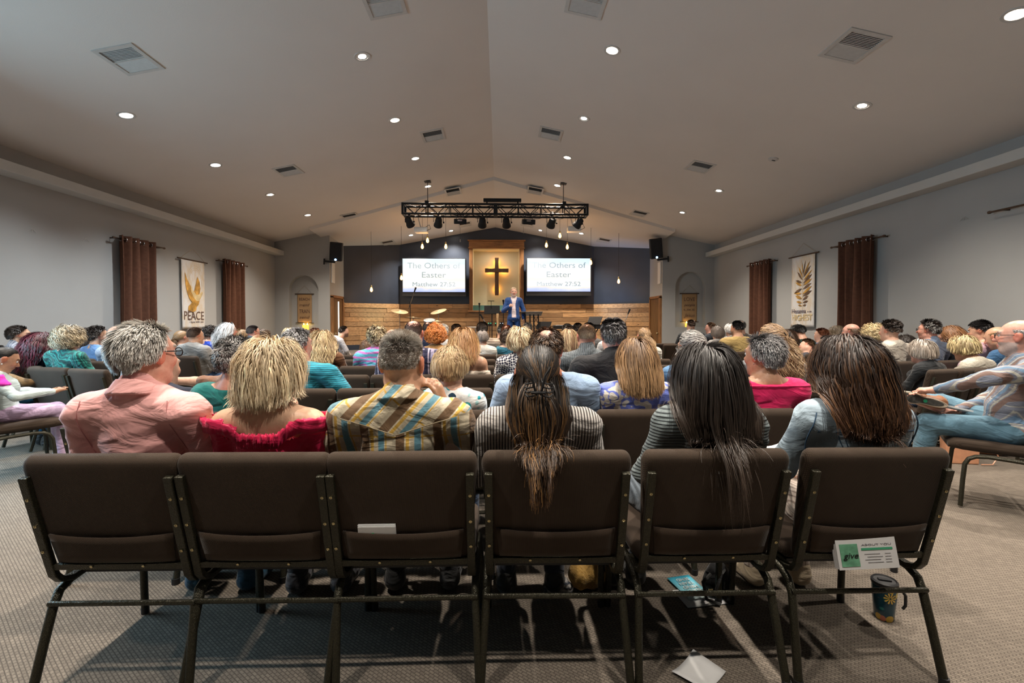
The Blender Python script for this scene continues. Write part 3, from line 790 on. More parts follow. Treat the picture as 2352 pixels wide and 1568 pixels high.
# ------------------------------------------------------------------ screens, cross, truss and the stage
def screen(px0, px1, pyt, pyb, fade_right, side):
    Y = 14.72
    a = P(px0, pyt, Y); b = P(px1, pyb, Y)
    W_ = b.x - a.x; H_ = a.z - b.z
    t = empty('projection_screen', ((a.x + b.x) / 2, Y, (a.z + b.z) / 2), 0, 'bright screen reading The Others of Easter, %s of the wooden cross' % side, 'screen', 'screens on the navy wall')
    MB().box((0, 0.05, -0.06), (W_ + 0.04, 0.06, H_ + 0.14)).build('housing', M['blackplastic'], t, bevel=0.004)  # black backing reaches below the picture, standing in for the screen's shadow
    MB().box((0, 0.16, 0), (0.5, 0.2, 0.4)).build('wall_mount', M['black'], t)
    m, nt, bs = new_mat('slide_sky')
    tc = nd(nt, 'ShaderNodeTexCoord'); sp = nd(nt, 'ShaderNodeSeparateXYZ'); nt.links.new(tc.outputs['Generated'], sp.inputs[0])
    nz = noise(nt, tc.outputs['Generated'], 2.2, 4)
    ad = nd(nt, 'ShaderNodeMath', operation='MULTIPLY_ADD'); nt.links.new(nz, ad.inputs[0]); ad.inputs[1].default_value = 0.28; nt.links.new(sp.outputs['Z'], ad.inputs[2])
    c = ramp(nt, ad.outputs[0], [(0.13, (0.42, 0.50, 0.86)), (0.22, (0.62, 0.70, 0.95)), (0.27, (0.98, 0.82, 0.72)), (0.33, (0.90, 0.94, 1.0)), (0.52, (1.0, 0.93, 0.80)), (0.68, (0.98, 0.99, 0.97)), (0.95, (0.78, 0.90, 0.99)), (1.0, (0.70, 0.86, 0.98))])
    bs.inputs['Base Color'].default_value = (0.02, 0.02, 0.02, 1); nt.links.new(c, bs.inputs['Emission Color']); bs.inputs['Emission Strength'].default_value = 0.72
    bs.inputs['Roughness'].default_value = 0.6
    MB().box((0, 0.012, 0), (W_ - 0.02, 0.012, H_ - 0.02)).build('picture', m, t)
    # grey lettering that pales across the slide
    m2, nt, bs = new_mat('slide_letters')
    tc = nd(nt, 'ShaderNodeTexCoord'); sp = nd(nt, 'ShaderNodeSeparateXYZ'); nt.links.new(tc.outputs['Object'], sp.inputs[0])
    mr = nd(nt, 'ShaderNodeMapRange'); nt.links.new(sp.outputs['X'], mr.inputs[0]); mr.inputs[1].default_value = -W_ * .45; mr.inputs[2].default_value = W_ * .45
    cols = [(0.0, (0.10, 0.22, 0.24)), (0.45, (0.18, 0.27, 0.29)), (1.0, (0.62, 0.69, 0.72))]
    if not fade_right: cols = [(0.0, (0.64, 0.72, 0.77)), (0.5, (0.24, 0.33, 0.38)), (1.0, (0.12, 0.24, 0.30))]
    c = ramp(nt, mr.outputs[0], cols)
    nt.links.new(c, bs.inputs['Emission Color']); bs.inputs['Emission Strength'].default_value = 0.68; bs.inputs['Base Color'].default_value = (0.05, 0.05, 0.05, 1)
    text_mesh('slide_text', 'The Others of', W_ * 0.84, H_ * 0.165, m2, t, 0, H_ * 0.29, 0.004, 0.001, bold=-0.002)
    text_mesh('slide_text', 'Easter', W_ * 0.38, H_ * 0.165, m2, t, 0, H_ * 0.015, 0.004, 0.001, bold=-0.002)
    text_mesh('slide_text', 'Matthew 27:52', W_ * 0.68, H_ * 0.125, m2, t, 0, -H_ * 0.265, 0.004, 0.001, bold=-0.002)
    return t
screen(924, 1069, 593, 671, True, 'left')
screen(1210, 1357, 592, 670, False, 'right')
# cross: rough timber standing off the alcove's back wall with amber light behind it
Yc = YBW + 0.55
a = P(1141, 592, Yc); b = P(1141, 678, Yc); l_ = P(1114, 621, Yc); r_ = P(1168, 621, Yc)
wv = (P(1145.5, 600, Yc).x - P(1136.5, 600, Yc).x)
t = empty('wooden_cross', (a.x, Yc, b.z), 0, 'dark rough wooden cross glowing amber from behind, hung in the alcove', 'cross')
def timber(p, q, w_, seed, name):
    rnd = random.Random(seed); mb = MB(); n = 10
    p = Vector(p); q = Vector(q); ax = (q - p).normalized(); side = Vector((1, 0, 0)) if abs(ax.z) > .5 else Vector((0, 0, 1))
    vs = []; fs = []
    for i in range(n + 1):
        c = p + (q - p) * i / n; ww = w_ / 2 * rnd.uniform(0.9, 1.1)
        for sx, sy in ((-1, -1), (1, -1), (1, 1), (-1, 1)):
            vs.append(c + side * sx * ww + Vector((0, sy * w_ * 0.38, 0)))
    for i in range(n):
        for k in range(4): fs.append((i * 4 + k, i * 4 + (k + 1) % 4, i * 4 + 4 + (k + 1) % 4, i * 4 + 4 + k))
    fs += [(0, 1, 2, 3), tuple(range(n * 4, n * 4 + 4))]
    return mb.add(vs, fs).build(name, M['crosswood'], t, bevel=0.006)
timber((0, 0, 0), (0, 0, a.z - b.z), wv, 1, 'upright_beam')
zc = l_.z - b.z
timber((l_.x - a.x, -0.02, zc), (r_.x - a.x, -0.02, zc), wv * 0.95, 2, 'cross_beam')
MB().tube([(0, 0.03, zc), (0, 0.17, zc)], 0.02, 8).build('standoff', M['black'], t)
strip = emit('amber_strip', (1.0, 0.42, 0.05), 14)
mb = MB()
for (x0, z0, x1, z1) in ((-0.30, zc, -0.1, zc), (0.1, zc, 0.30, zc), (0, zc + 0.15, 0, a.z - b.z - 0.08), (0, 0.12, 0, 0.28)):
    mb.box(((x0 + x1) / 2, 0.07, (z0 + z1) / 2), (abs(x1 - x0) + 0.03, 0.015, abs(z1 - z0) + 0.03))
mb.build('light_strip', strip, t)
# panel just behind the cross carrying the glow
struct('wall_alcove_panel', MB().box(((ox0 + ox1) / 2, Yc + 0.19, (oz0 + oz1) / 2 + 0.0), (ox1 - ox0 + 0.02, 0.05, oz1 - oz0 + 0.02)), M['cream'])
for x_, z_, pw in ((l_.x + 0.12, l_.z, 1.3), (r_.x - 0.12, l_.z, 1.3), (a.x, a.z - 0.12, 1.0), (a.x, b.z + 0.2, 0.8)):
    l = bpy.data.lights.new('amber_glow', 'POINT'); l.energy = pw; l.color = (1.0, 0.34, 0.02); l.shadow_soft_size = 0.03
    o = bpy.data.objects.new('amber_glow', l); C.objects.link(o); o.location = (x_, Yc + 0.10, z_)
l = bpy.data.lights.new('alcove_light', 'AREA'); l.size = 0.8; l.size_y = 0.3; l.shape = 'RECTANGLE'; l.energy = 3; l.color = (0.95, 0.97, 0.85)
o = bpy.data.objects.new('alcove_light', l); C.objects.link(o); o.location = ((ox0 + ox1) / 2, YBW + 0.2, oz1 - 0.03); o.rotation_euler = (0, 0, 0)
# truss
YT = 10.3
ta = P(925, 492, YT); tb = P(1349, 486, YT)
tz0 = ta.z; tz1 = P(925, 465, YT).z; th = tz1 - tz0
t = empty('lighting_truss', ((ta.x + tb.x) / 2, YT, tz0), 0, 'black box truss carrying stage lamps, hung below the ceiling', 'truss')
xa, xb = ta.x - t.location.x, tb.x - t.location.x
mb = MB()
for yy in (0, 0.29):
    for zz in (0.02, th - 0.02):
        mb.tube([(xa, yy, zz), (xb, yy, zz)], 0.024, 10)
mb.build('chord', M['black'], t, smooth=True)
mb = MB()
nb = 8
for k in range(nb):
    x0 = xa + (xb - xa) * k / nb; x1 = xa + (xb - xa) * (k + 1) / nb; xm = (x0 + x1) / 2
    for yy in (0, 0.29):
        mb.tube([(x0 + 0.03, yy, th - 0.02), (xm, yy, 0.02)], 0.009, 6); mb.tube([(xm, yy, 0.02), (x1 - 0.03, yy, th - 0.02)], 0.009, 6)
        mb.tube([(x0, yy, 0.02), (x0, yy, th - 0.02)], 0.011, 6)
    for zz in (0.02, th - 0.02):
        mb.tube([(x0, 0, zz), (xm, 0.29, zz)], 0.008, 6); mb.tube([(xm, 0.29, zz), (x1, 0, zz)], 0.008, 6)
mb.build('lattice', M['black'], t, smooth=True)
mb = MB()
for x_ in (xa, 0, xb):
    w_ = 0.05 if x_ else 0.09
    for yy in (0, 0.29): mb.box((x_, yy, th / 2), (w_, 0.05, th))
    mb.box((x_, 0.145, 0.02), (w_, 0.29, 0.03)).box((x_, 0.145, th - 0.02), (w_, 0.29, 0.03))
mb.build('end_plate', M['black'], t)
for px in (980, 1296):
    x_ = P(px, 470, YT).x - t.location.x
    hgt = zceil(x_ + t.location.x, YT) - tz0
    MB().tube([(x_, 0.145, th), (x_, 0.145, hgt)], 0.008, 6).box((x_, 0.145, hgt - 0.01), (0.14, 0.14, 0.02)).box((x_, 0.145, th + 0.02), (0.08, 0.34, 0.05)).build('hanger', M['black'], t)
mb = MB()
rnd = random.Random(4)
for x_ in (-0.55, -0.95, 0.5, 0.7, 1.2):
    pts = [(x_ + 0.06 * math.sin(k * 1.3) + 0.05 * k, -0.02, 0.0 - 0.09 * math.sin(PI * k / 8)) for k in range(9)]
    mb.tube(pts, 0.006, 5)
for x_ in np.linspace(0.3, 1.3, 6):
    mb.tube([(x_ + 0.07 * math.cos(a), 0.14, 0.07 + 0.035 * math.sin(a * 1.7)) for a in np.linspace(0, 6, 10)], 0.006, 5)
mb.build('cable', M['blackplastic'], t, smooth=True)
o = MB().box((0, 0, 0), (P(1198, 455, YT).x - P(1110, 455, YT).x, 0.11, 0.07)).build('light_bar', M['black'], bevel=0.008)
o.location = (P(1154, 455, YT).x, YT + 0.15, P(1154, 456, YT).z)
br_ = MB().box((-0.35, 0, -0.06), (0.03, 0.03, 0.08)).box((0.35, 0, -0.06), (0.03, 0.03, 0.08)).build('bracket', M['black'], o)
tag(o, 'long black light bar clamped on top of the truss', 'light bar')
par0 = None
def par_can(px, tilt, pan, lab):
    global par0
    if par0 is None:
        t = empty('stage_spotlight'); par0 = t
        b_ = MB().lathe([(0.0, 0.115), (0.05, 0.112), (0.07, 0.09), (0.078, 0.04), (0.08, -0.02), (0.095, -0.05), (0.098, -0.10), (0.092, -0.10), (0.088, -0.06)], (0, 0, -0.14), 24, (R(50), 0, 0)).build('body', M['black'], t, smooth=True)
        MB().lathe([(0.0, 0), (0.06, -0.004), (0.088, 0.0)], (0, 0.055, -0.185), 20, (R(50), 0, 0)).build('glass', M['blackplastic'], t, smooth=True)
        MB().tube([(-0.105, 0, -0.14), (-0.105, 0, 0.0), (0.105, 0, 0.0), (0.105, 0, -0.14)], 0.007, 6).build('yoke', M['black'], t)
        MB().tube([(0.1, 0, -0.14), (0.13, 0, -0.14)], 0.02, 10).build('knob', M['black'], t, smooth=True)
        MB().box((0, 0, 0.02), (0.03, 0.05, 0.05)).build('clamp', M['black'], t)
    else: t = copy_tree(par0)
    t.location = (P(px, 507, YT).x, YT, tz0 - 0.03); t.rotation_euler = (0, 0, R(pan))
    return tag(t, lab, 'stage light', 'round stage lamps under the truss')
for i, (px, pan) in enumerate(((940, -20), (1007, 15), (1108, 5), (1163, -5), (1267, 12), (1329, 40))):
    par_can(px, 0, pan, 'round black stage lamp hanging under the truss, %s from the left' % ['first', 'second', 'third', 'fourth', 'fifth', 'last'][i])
for px, sd in ((1057, 'left'), (1214, 'right')):
    t = empty('floodlight', (P(px, 500, YT).x, YT, tz0 - 0.02), 0, 'flat black box floodlight under the %s half of the truss' % sd, 'stage light')
    MB().box((0, 0, -0.13), (0.28, 0.2, 0.11), (R(14), 0, R(6))).build('housing', M['black'], t, bevel=0.012)
    MB().box((0, -0.105, -0.13), (0.1, 0.01, 0.03), (R(14), 0, R(6))).build('control_panel', M['chrome'], t)
    MB().tube([(-0.09, 0, -0.08), (-0.07, 0, 0.01), (0.07, 0, 0.01), (0.09, 0, -0.08)], 0.007, 6).build('yoke', M['black'], t)
# projectors on the ceiling
for px, py, sd in ((968, 529, 'left'), (1318, 527, 'right')):
    Y = 12.0
    p = P(px, py, Y)
    t = empty('projector', p, 0, 'white projector hanging from the ceiling over the stage, %s side' % sd, 'projector')
    MB().box((0, 0, 0), (0.34, 0.28, 0.13)).build('case', M['white'], t, bevel=0.02)
    MB().lathe([(0.0, 0), (0.045, 0), (0.05, 0.05)], (0.05, 0.13, 0), 16, (R(-90), 0, 0)).build('lens', M['blackplastic'], t, smooth=True)
    hc = zceil(p.x, Y) - p.z
    MB().tube([(0, 0, 0.06), (-0.03, 0, 0.12), (-0.12, 0, hc * .8), (-0.12, 0, hc)], 0.014, 8).box((-0.12, 0, hc - 0.01), (0.12, 0.12, 0.02)).build('ceiling_arm', M['vent'], t)
    MB().tube([(0.1, -0.1, 0.05), (0.22, -0.12, 0.12), (0.26, -0.12, 0.02), (0.14, -0.13, -0.04)], 0.007, 6).build('cable', M['blackplastic'], t, smooth=True)
# loudspeakers on the corners of the niche walls
for sx, px0, px1, pyt, pyb, rz, ry in ((1, 757, 788, 550, 597, 14, 4), (-1, 1491, 1522, 541, 592, -14, -5)):
    Y = YP - 0.05
    pc = P((px0 + px1) / 2, (pyt + pyb) / 2, Y)
    W_ = (P(px1, 560, Y).x - P(px0, 560, Y).x) * 0.86; H_ = P(px0, pyt, Y).z - P(px0, pyb, Y).z
    t = empty('loudspeaker', pc, 0, 'black loudspeaker with a blue light on the %s niche wall corner' % ('left' if sx > 0 else 'right'), 'loudspeaker', 'wall loudspeakers')
    t.rotation_euler = (R(10), R(ry), R(rz)); t.location.z -= 0.05; H_ *= 0.9
    MB().box((0, 0, 0), (W_, 0.30, H_)).build('cabinet', M['blackplastic'], t, bevel=0.02)
    MB().box((0, -0.176, 0), (W_ * .88, 0.012, H_ * .9)).build('grille', M['black'], t, bevel=0.003)
    MB().box((-sx * W_ * .5, -0.0, -H_ / 2 - 0.04), (W_ * .9, 0.06, 0.05)).box((-sx * (W_ * .95), 0, -H_ / 2 - 0.05), (0.03, 0.09, 0.16)).build('bracket', M['black'], t)
    MB().lathe([(0.0, -0.018), (0.022, -0.012), (0.028, 0.0)], (sx * W_ * 0.02, -0.185, -H_ / 2 + 0.04), 12, (R(-90), 0, 0)).build('power_light', emit('blue_led', (0.25, 0.55, 1.0), 9), t)
# pendant bulbs over the stage
m, nt, bs = new_mat('filament_bulb'); bs.inputs['Base Color'].default_value = (0.9, 0.5, 0.15, 1)
bs.inputs['Emission Color'].default_value = (1.0, 0.52, 0.14, 1); bs.inputs['Emission Strength'].default_value = 4.5
M['bulb'] = m
plist = [(970, 565, 12.7, 'first on the left, above the left screen'), (982, 551, 12.2, 'highest on the left, below the projector'), (1024, 565, 12.7, 'over the right part of the left screen'), (1255, 562, 12.7, 'over the left part of the right screen'),
         (1286, 540, 12.2, 'highest on the right'), (1303, 566, 12.7, 'over the right part of the right screen'), (853, 664, 13.2, 'low in front of the left navy wing'), (922, 637, 13.2, 'at the left edge of the left screen'),
         (1357, 602, 13.2, 'at the right edge of the right screen'), (1421, 645, 13.2, 'low in front of the right navy wing')]
pb0 = None
for px, py, Y, lab in plist:
    p = P(px, py, Y)
    if pb0 is None:
        t = empty('pendant_bulb')
        MB().lathe([(0.0, -0.075), (0.02, -0.07), (0.037, -0.045), (0.038, -0.015), (0.026, 0.03), (0.016, 0.055), (0.014, 0.06)], n=16).build('bulb', M['bulb'], t, smooth=True)
        MB().lathe([(0.016, 0.055), (0.021, 0.06), (0.021, 0.11), (0.012, 0.12), (0.0, 0.12)], n=14).build('socket', M['brass'], t, smooth=True)
        pb0 = t
    else:
        t = empty('pendant_bulb')
        for ch in pb0.children:
            if ch.name.startswith('cord'): continue
            c_ = ch.copy(); C.objects.link(c_); c_.parent = t
    MB().tube([(0, 0, 0.11), (0, 0, zceil(p.x, Y) - p.z)], 0.004, 6).build('cord', M['blackplastic'], t)
    t.location = p
    tag(t, 'amber pendant bulb ' + lab, 'hanging bulb', 'amber bulbs hanging over the stage')
    l = bpy.data.lights.new('bulb_glow', 'POINT'); l.energy = 3.0; l.color = (1.0, 0.5, 0.16); l.shadow_soft_size = 0.05
    o = bpy.data.objects.new('bulb_glow', l); C.objects.link(o); o.location = (p.x, p.y, p.z - 0.13)
# hanging microphones by the casing
for px, py, lab in ((1057, 556, 'thin drop microphone above the casing, left'), (1202, 536, 'thin drop microphone above the casing, right')):
    Y = 14.3; p = P(px, py, Y)
    t = empty('hanging_microphone', p, 0, lab, 'microphone')
    MB().tube([(0, 0, 0), (0, 0, 0.09)], 0.012, 8).build('head', M['chrome'], t)
    MB().tube([(0, 0, 0.09), (0, 0, zceil(p.x, Y) - p.z)], 0.004, 5).build('cord', M['black'], t)
# microphone stands
def tripod(t, r=0.28):
    for k in range(3):
        a = 2 * PI * k / 3 + 0.4
        MB().tube([(0, 0, 0.16), (r * math.cos(a), r * math.sin(a), 0.012)], 0.010, 6).build('leg', M['black'], t)
def mic_stand(px, pyTop, Y, boom, lab, ztop=None):
    p = P(px, pyTop, Y); h = p.z - ZS
    t = empty('microphone_stand', (p.x, Y, ZS), 0, lab, 'microphone stand')
    tripod(t)
    if boom is None:
        MB().tube([(0, 0, 0.1), (0, 0, h)], 0.011, 8).build('pole', M['black'], t, smooth=True)
        MB().lathe([(0, -0.08), (0.016, -0.07), (0.02, 0.0), (0.028, 0.03), (0.026, 0.055), (0, 0.065)], (0, 0, h), 14, (R(15), 0, 0)).build('microphone', M['black'], t, smooth=True)
    else:
        (ax, ay), (bx, by) = boom
        A = P(ax, ay, Y) - t.location; B = P(bx, by, Y) - t.location
        piv = A + (B - A) * 0.35
        MB().tube([(0, 0, 0.1), (0, 0, h)], 0.011, 8).build('pole', M['black'], t, smooth=True)
        MB().tube([A, B], 0.009, 8).build('boom_arm', M['chrome'], t, smooth=True)
        d_ = (B - A).normalized()
        MB().tube([B, B + d_ * 0.05, B + d_ * 0.16], [0.014, 0.02, 0.026], 10).build('microphone', M['black'], t, smooth=True)
    return t
mic_stand(1101, 700, 12.6, None, 'black microphone on a straight stand left of the music stand')
mic_stand(1156, 693, 12.6, None, 'black microphone on a stand just left of the preacher')
mic_stand(942, 692, 13.0, ((938, 710), (951, 672)), 'tall chrome boom microphone stand below the left screen')
mic_stand(1437, 740, 12.7, ((1434, 742), (1442, 722)), 'boom microphone stand at the right end of the plank wall')
mic_stand(1112, 752, 12.2, ((1117, 745), (1110, 733)), 'short boom microphone stand beside the stool')
# music stands
def music_stand(px, pyc, Y, w_, h_, lab, tilt=12, rz=0, base=True):
    p = P(px, pyc, Y)
    t = empty('music_stand', (p.x, Y, ZS), R(rz), lab, 'music stand')
    tripod(t, 0.26)
    z = p.z - ZS
    MB().tube([(0, 0.02, 0.1), (0, 0.02, z)], 0.014, 8).build('pole', M['black'], t, smooth=True)
    MB().box((0, 0, z), (w_, 0.012, h_), (R(-tilt), 0, 0)).build('desk', M['black'], t, bevel=0.003)
    MB().box((0, 0.05, z - h_ / 2), (w_, 0.06, 0.01), (R(-tilt), 0, 0)).build('ledge', M['black'], t)
    return t
music_stand(1130, 711, 12.3, 0.42, 0.22, 'large black music stand left of the preacher')
o = MB().box((0, 0, 0), (0.17, 0.12, 0.012)).box((0, 0.0, -0.1), (0.012, 0.012, 0.2)).build('tablet_shelf', M['black']); o.location = P(1128, 691, 12.3); tag(o, 'small flat shelf on a rod above the large music stand', 'shelf')
music_stand(1249, 747, 12.0, 0.40, 0.24, 'low dark music stand leaning right of the lectern', 40, -35)
music_stand(1366, 736, 12.4, 0.40, 0.26, 'dark tablet stand tilted over the keyboard', 35, -40)
# truss lectern
Y = 11.95
p0 = P(1198, 714, Y); p1 = P(1243, 714, Y); zt = P(1220, 722, Y).z - ZS
t = empty('lectern', ((p0.x + p1.x) / 2, Y, ZS), 0, 'black truss lectern with a slanted top in front of the preacher', 'lectern')
hw = (p1.x - p0.x) / 2 - 0.04
MB().box((0, 0.0, zt + 0.02), (hw * 2 + 0.12, 0.42, 0.02), (R(-12), 0, 0)).build('top', plain('lectern_top', (0.06, 0.055, 0.05), 0.35, var=0.1), t, bevel=0.003)
for x_ in (-hw * .75, -hw * .2, hw * .25, hw * .8):
    MB().tube([(x_, -0.08, zt), (x_ + 0.02, -0.08, 0.02)], 0.018, 8).build('leg', M['black'], t, smooth=True)
mb = MB()
for k in range(5):
    z0 = 0.1 + k * (zt - 0.15) / 5; z1 = z0 + (zt - 0.15) / 5
    mb.tube([(hw * .25, -0.08, z0), (hw * .8, -0.08, z1)], 0.007, 6).tube([(hw * .8, -0.08, z0), (hw * .25, -0.08, z1)], 0.007, 6)
mb.build('lattice', M['black'], t)
MB().box((0, -0.08, 0.012), (hw * 2 + 0.1, 0.36, 0.024)).build('base', M['black'], t)
# stool
Y = 12.3; p = P(1086, 750, Y)
t = empty('stool', (p.x, Y, ZS), 0, 'small pale metal stool left of the effects pedals', 'stool')
h = p.z - ZS
MB().lathe([(0, 0.0), (0.15, 0.0), (0.155, 0.012), (0.15, 0.025), (0, 0.025)], (0, 0, h - 0.025), 20).build('seat', M['vent'], t, smooth=True)
for k in range(4):
    a = PI / 4 + k * PI / 2
    MB().tube([(0.1 * math.cos(a), 0.1 * math.sin(a), h - 0.02), (0.16 * math.cos(a), 0.16 * math.sin(a), 0.0)], 0.012, 8).build('leg', M['chrome'], t, smooth=True)
# stage lamps with green and white lenses, bottle-like wooden neck (a guitar) and the glass drum screen
for px, py, col, lab in ((1125, 744, (0.05, 0.9, 0.3), 'small stage lamp glowing green behind the heads, left of its twin'), (1141, 744, (0.05, 0.9, 0.3), 'small stage lamp glowing green beside the guitar neck'), (1152, 744, (0.75, 0.82, 1.0), 'small stage lamp glowing white right of the guitar neck')):
    Y = 12.1; p = P(px, py, Y)
    t = empty('floor_lamp_head', (p.x, Y, ZS), 0, lab, 'stage lamp')
    MB().lathe([(0.0, 0.06), (0.045, 0.05), (0.055, -0.03), (0.05, -0.04)], (0, 0, p.z - ZS), 14, (R(75), 0, 0)).build('body', M['black'], t, smooth=True)
    MB().box((0, -0.045, p.z - ZS + 0.01), (0.075, 0.012, 0.03)).build('lens', emit('led_lens', col, 3.0), t, bevel=0.004)
    MB().tube([(0, 0, p.z - ZS - 0.04), (0, 0, 0.01)], 0.01, 6).box((0, 0, 0.01), (0.16, 0.16, 0.02)).build('stand', M['black'], t)
p = P(1143, 730, 12.0)
t = empty('guitar', (p.x, 12.0, ZS), 0, 'acoustic guitar standing upright with a pale wooden neck', 'guitar')
pinew = mk_wood('guitar_wood', (0.62, 0.40, 0.20), (20, 20, 3), 0.35)
MB().box((0, 0, p.z - ZS - 0.2), (0.05, 0.025, 0.42)).build('neck', pinew, t, bevel=0.004)
MB().box((0, 0.0, p.z - ZS + 0.06), (0.065, 0.02, 0.11)).build('headstock', pinew, t, bevel=0.006)
bd = []
for a in np.linspace(0, 2 * PI, 40, endpoint=False):
    rr = 0.17 + 0.03 * math.cos(2 * a) - 0.03 * math.sin(a)
    bd.append((rr * math.cos(a) * 0.95, 0.22 + rr * 1.25 * math.sin(a)))
MB().prism(bd, lambda u, v, dd: (u, dd, v), -0.05, 0.05).build('body', pinew, t, bevel=0.008)
M['clear'] = plain('acrylic_panel', (0.55, 0.60, 0.62), 0.15, 0.3, var=0.2)
Y = 12.2
t = empty('amplifier_rack', (P(1133, 770, Y).x, Y, ZS), 0, 'silver rack of pedals and cases behind the heads', 'audio rack')
MB().box((0, 0, 0.12), (0.55, 0.3, 0.24)).build('case', M['chrome'], t, bevel=0.02)
MB().box((0, -0.155, 0.16), (0.5, 0.012, 0.1)).build('front_panel', M['clear'], t)
for k in range(6): MB().lathe([(0.02, 0), (0.02, 0.02), (0.0, 0.022)], (-0.2 + 0.08 * k, -0.16, 0.20), 10, (R(90), 0, 0)).build('knob', M['black'], t, smooth=True)
for k in range(7): MB().box((-0.22 + 0.075 * k, 0.0, 0.27), (0.06, 0.12, 0.05 + 0.02 * (k % 3))).build('pedal', M['black'] if k % 2 else M['chrome'], t, bevel=0.006)
# keyboard on a stand
Y = 12.9
p = P(1325, 751, Y)
t = empty('keyboard', (p.x, Y, ZS), 0, 'dark stage keyboard on a stand at the right', 'keyboard')
h = p.z - ZS
MB().box((0, 0, h), (1.35, 0.32, 0.10)).build('body', M['blackplastic'], t, bevel=0.01)
MB().box((0, -0.04, h + 0.053), (1.2, 0.15, 0.012)).build('keys', M['white'], t)
for sx in (-0.4, 0.4):
    MB().tube([(sx - 0.2, 0, 0.01), (sx + 0.2, 0, h - 0.05)], 0.016, 8).tube([(sx + 0.2, 0, 0.01), (sx - 0.2, 0, h - 0.05)], 0.016, 8).build('leg', M['black'], t)
# drum kit
M['cymbal'] = plain('bronze_cymbal', (0.30, 0.21, 0.10), 0.55, 0.6, var=0.2, scale=40)
def cymbal(px, py, Y, rad, tx, ty, lab):
    p = P(px, py, Y)
    t = empty('cymbal_stand', (p.x, Y, ZS), 0, lab, 'cymbal')
    MB().lathe([(0.0, 0.025), (0.03, 0.02), (0.045, 0.006), (rad * .6, 0.0), (rad, -0.014), (rad, -0.017), (rad * .6, -0.003), (0, 0.0)], (0, 0, p.z - ZS), 36, (R(tx), R(ty), 0)).build('cymbal', M['cymbal'], t, smooth=True)
    MB().tube([(0, 0, 0.1), (0, 0, p.z - ZS + 0.03)], 0.010, 8).build('pole', M['chrome'], t, smooth=True)
    tripod(t, 0.25)
cymbal(918, 714, 13.6, 0.25, 14, 10, 'tilted bronze cymbal at the far left of the drum kit')
cymbal(949, 729, 13.2, 0.24, -4, 4, 'flat bronze cymbal in the middle of the drum kit')
cymbal(1007, 714, 13.5, 0.24, 16, -14, 'tilted bronze cymbal on the right of the drum kit')
cymbal(1004, 737, 13.0, 0.14, 0, 0, 'small closed cymbal pair beside the drums')
def drum(px, py, Y, rad, dep, rot, col, lab):
    p = P(px, py, Y)
    t = empty('drum', (p.x, Y, p.z), 0, lab, 'drum'); t.rotation_euler = rot
    MB().lathe([(rad, -dep / 2), (rad, dep / 2)], n=32).build('shell', col, t, smooth=True)
    MB().lathe([(0, dep / 2 + 0.005), (rad, dep / 2 + 0.005)], n=32).build('drum_head', M['white'], t)
    for z_ in (-dep / 2, dep / 2):
        MB().lathe([(rad + 0.012, z_ - 0.012), (rad + 0.012, z_ + 0.012), (rad - 0.006, z_ + 0.014), (rad - 0.006, z_ - 0.012), (rad + 0.012, z_ - 0.012)], n=32).build('hoop', M['chrome'], t, smooth=True)
    mb = MB()
    for k in range(8):
        a = 2 * PI * k / 8
        mb.tube([((rad + 0.015) * math.cos(a), (rad + 0.015) * math.sin(a), -dep / 2), ((rad + 0.015) * math.cos(a), (rad + 0.015) * math.sin(a), dep / 2)], 0.006, 6)
    mb.build('tension_rod', M['chrome'], t)
    return t
DR = plain('drum_shell_dark', (0.05, 0.05, 0.055), 0.25, var=0.1)
drum(987, 743, 13.1, 0.15, 0.2, (R(20), 0, 0), DR, 'dark tom drum with chrome rods under the small cymbals')
drum(958, 762, 13.0, 0.18, 0.14, (0, 0, 0), DR, 'snare drum mostly hidden behind the heads')
drum(985, 775, 13.3, 0.24, 0.36, (R(90), 0, 0), DR, 'large bass drum mostly hidden behind the heads')

# coloured wall washers on the stage floor, one for each wing wall
for x_, col, sd, pw in ((-3.3, (0.12, 0.55, 0.60), 'left', 26), (3.0, (0.10, 0.42, 1.0), 'right', 60)):
    t = empty('wall_washer', (x_, 13.9, ZS), 0, 'small coloured wall washer lamp on the stage below the %s wing' % sd, 'stage lamp')
    MB().box((0, 0, .05), (.16, .12, .10)).build('housing', M['black'], t, bevel=.01)
    MB().box((0, .0, .102), (.12, .08, .006)).build('lens', emit('washer_lens', col, 2.0), t)
    l = bpy.data.lights.new('washer', 'SPOT'); l.energy = pw; l.color = col; l.spot_size = R(62); l.spot_blend = 1.0; l.shadow_soft_size = .05
    o = bpy.data.objects.new('washer', l); C.objects.link(o); o.location = (x_, 13.9, ZS + .13)
    o.rotation_euler = (Vector((x_ * 1.28, 14.6, 2.55)) - Vector(o.location)).to_track_quat('-Z', 'Y').to_euler()
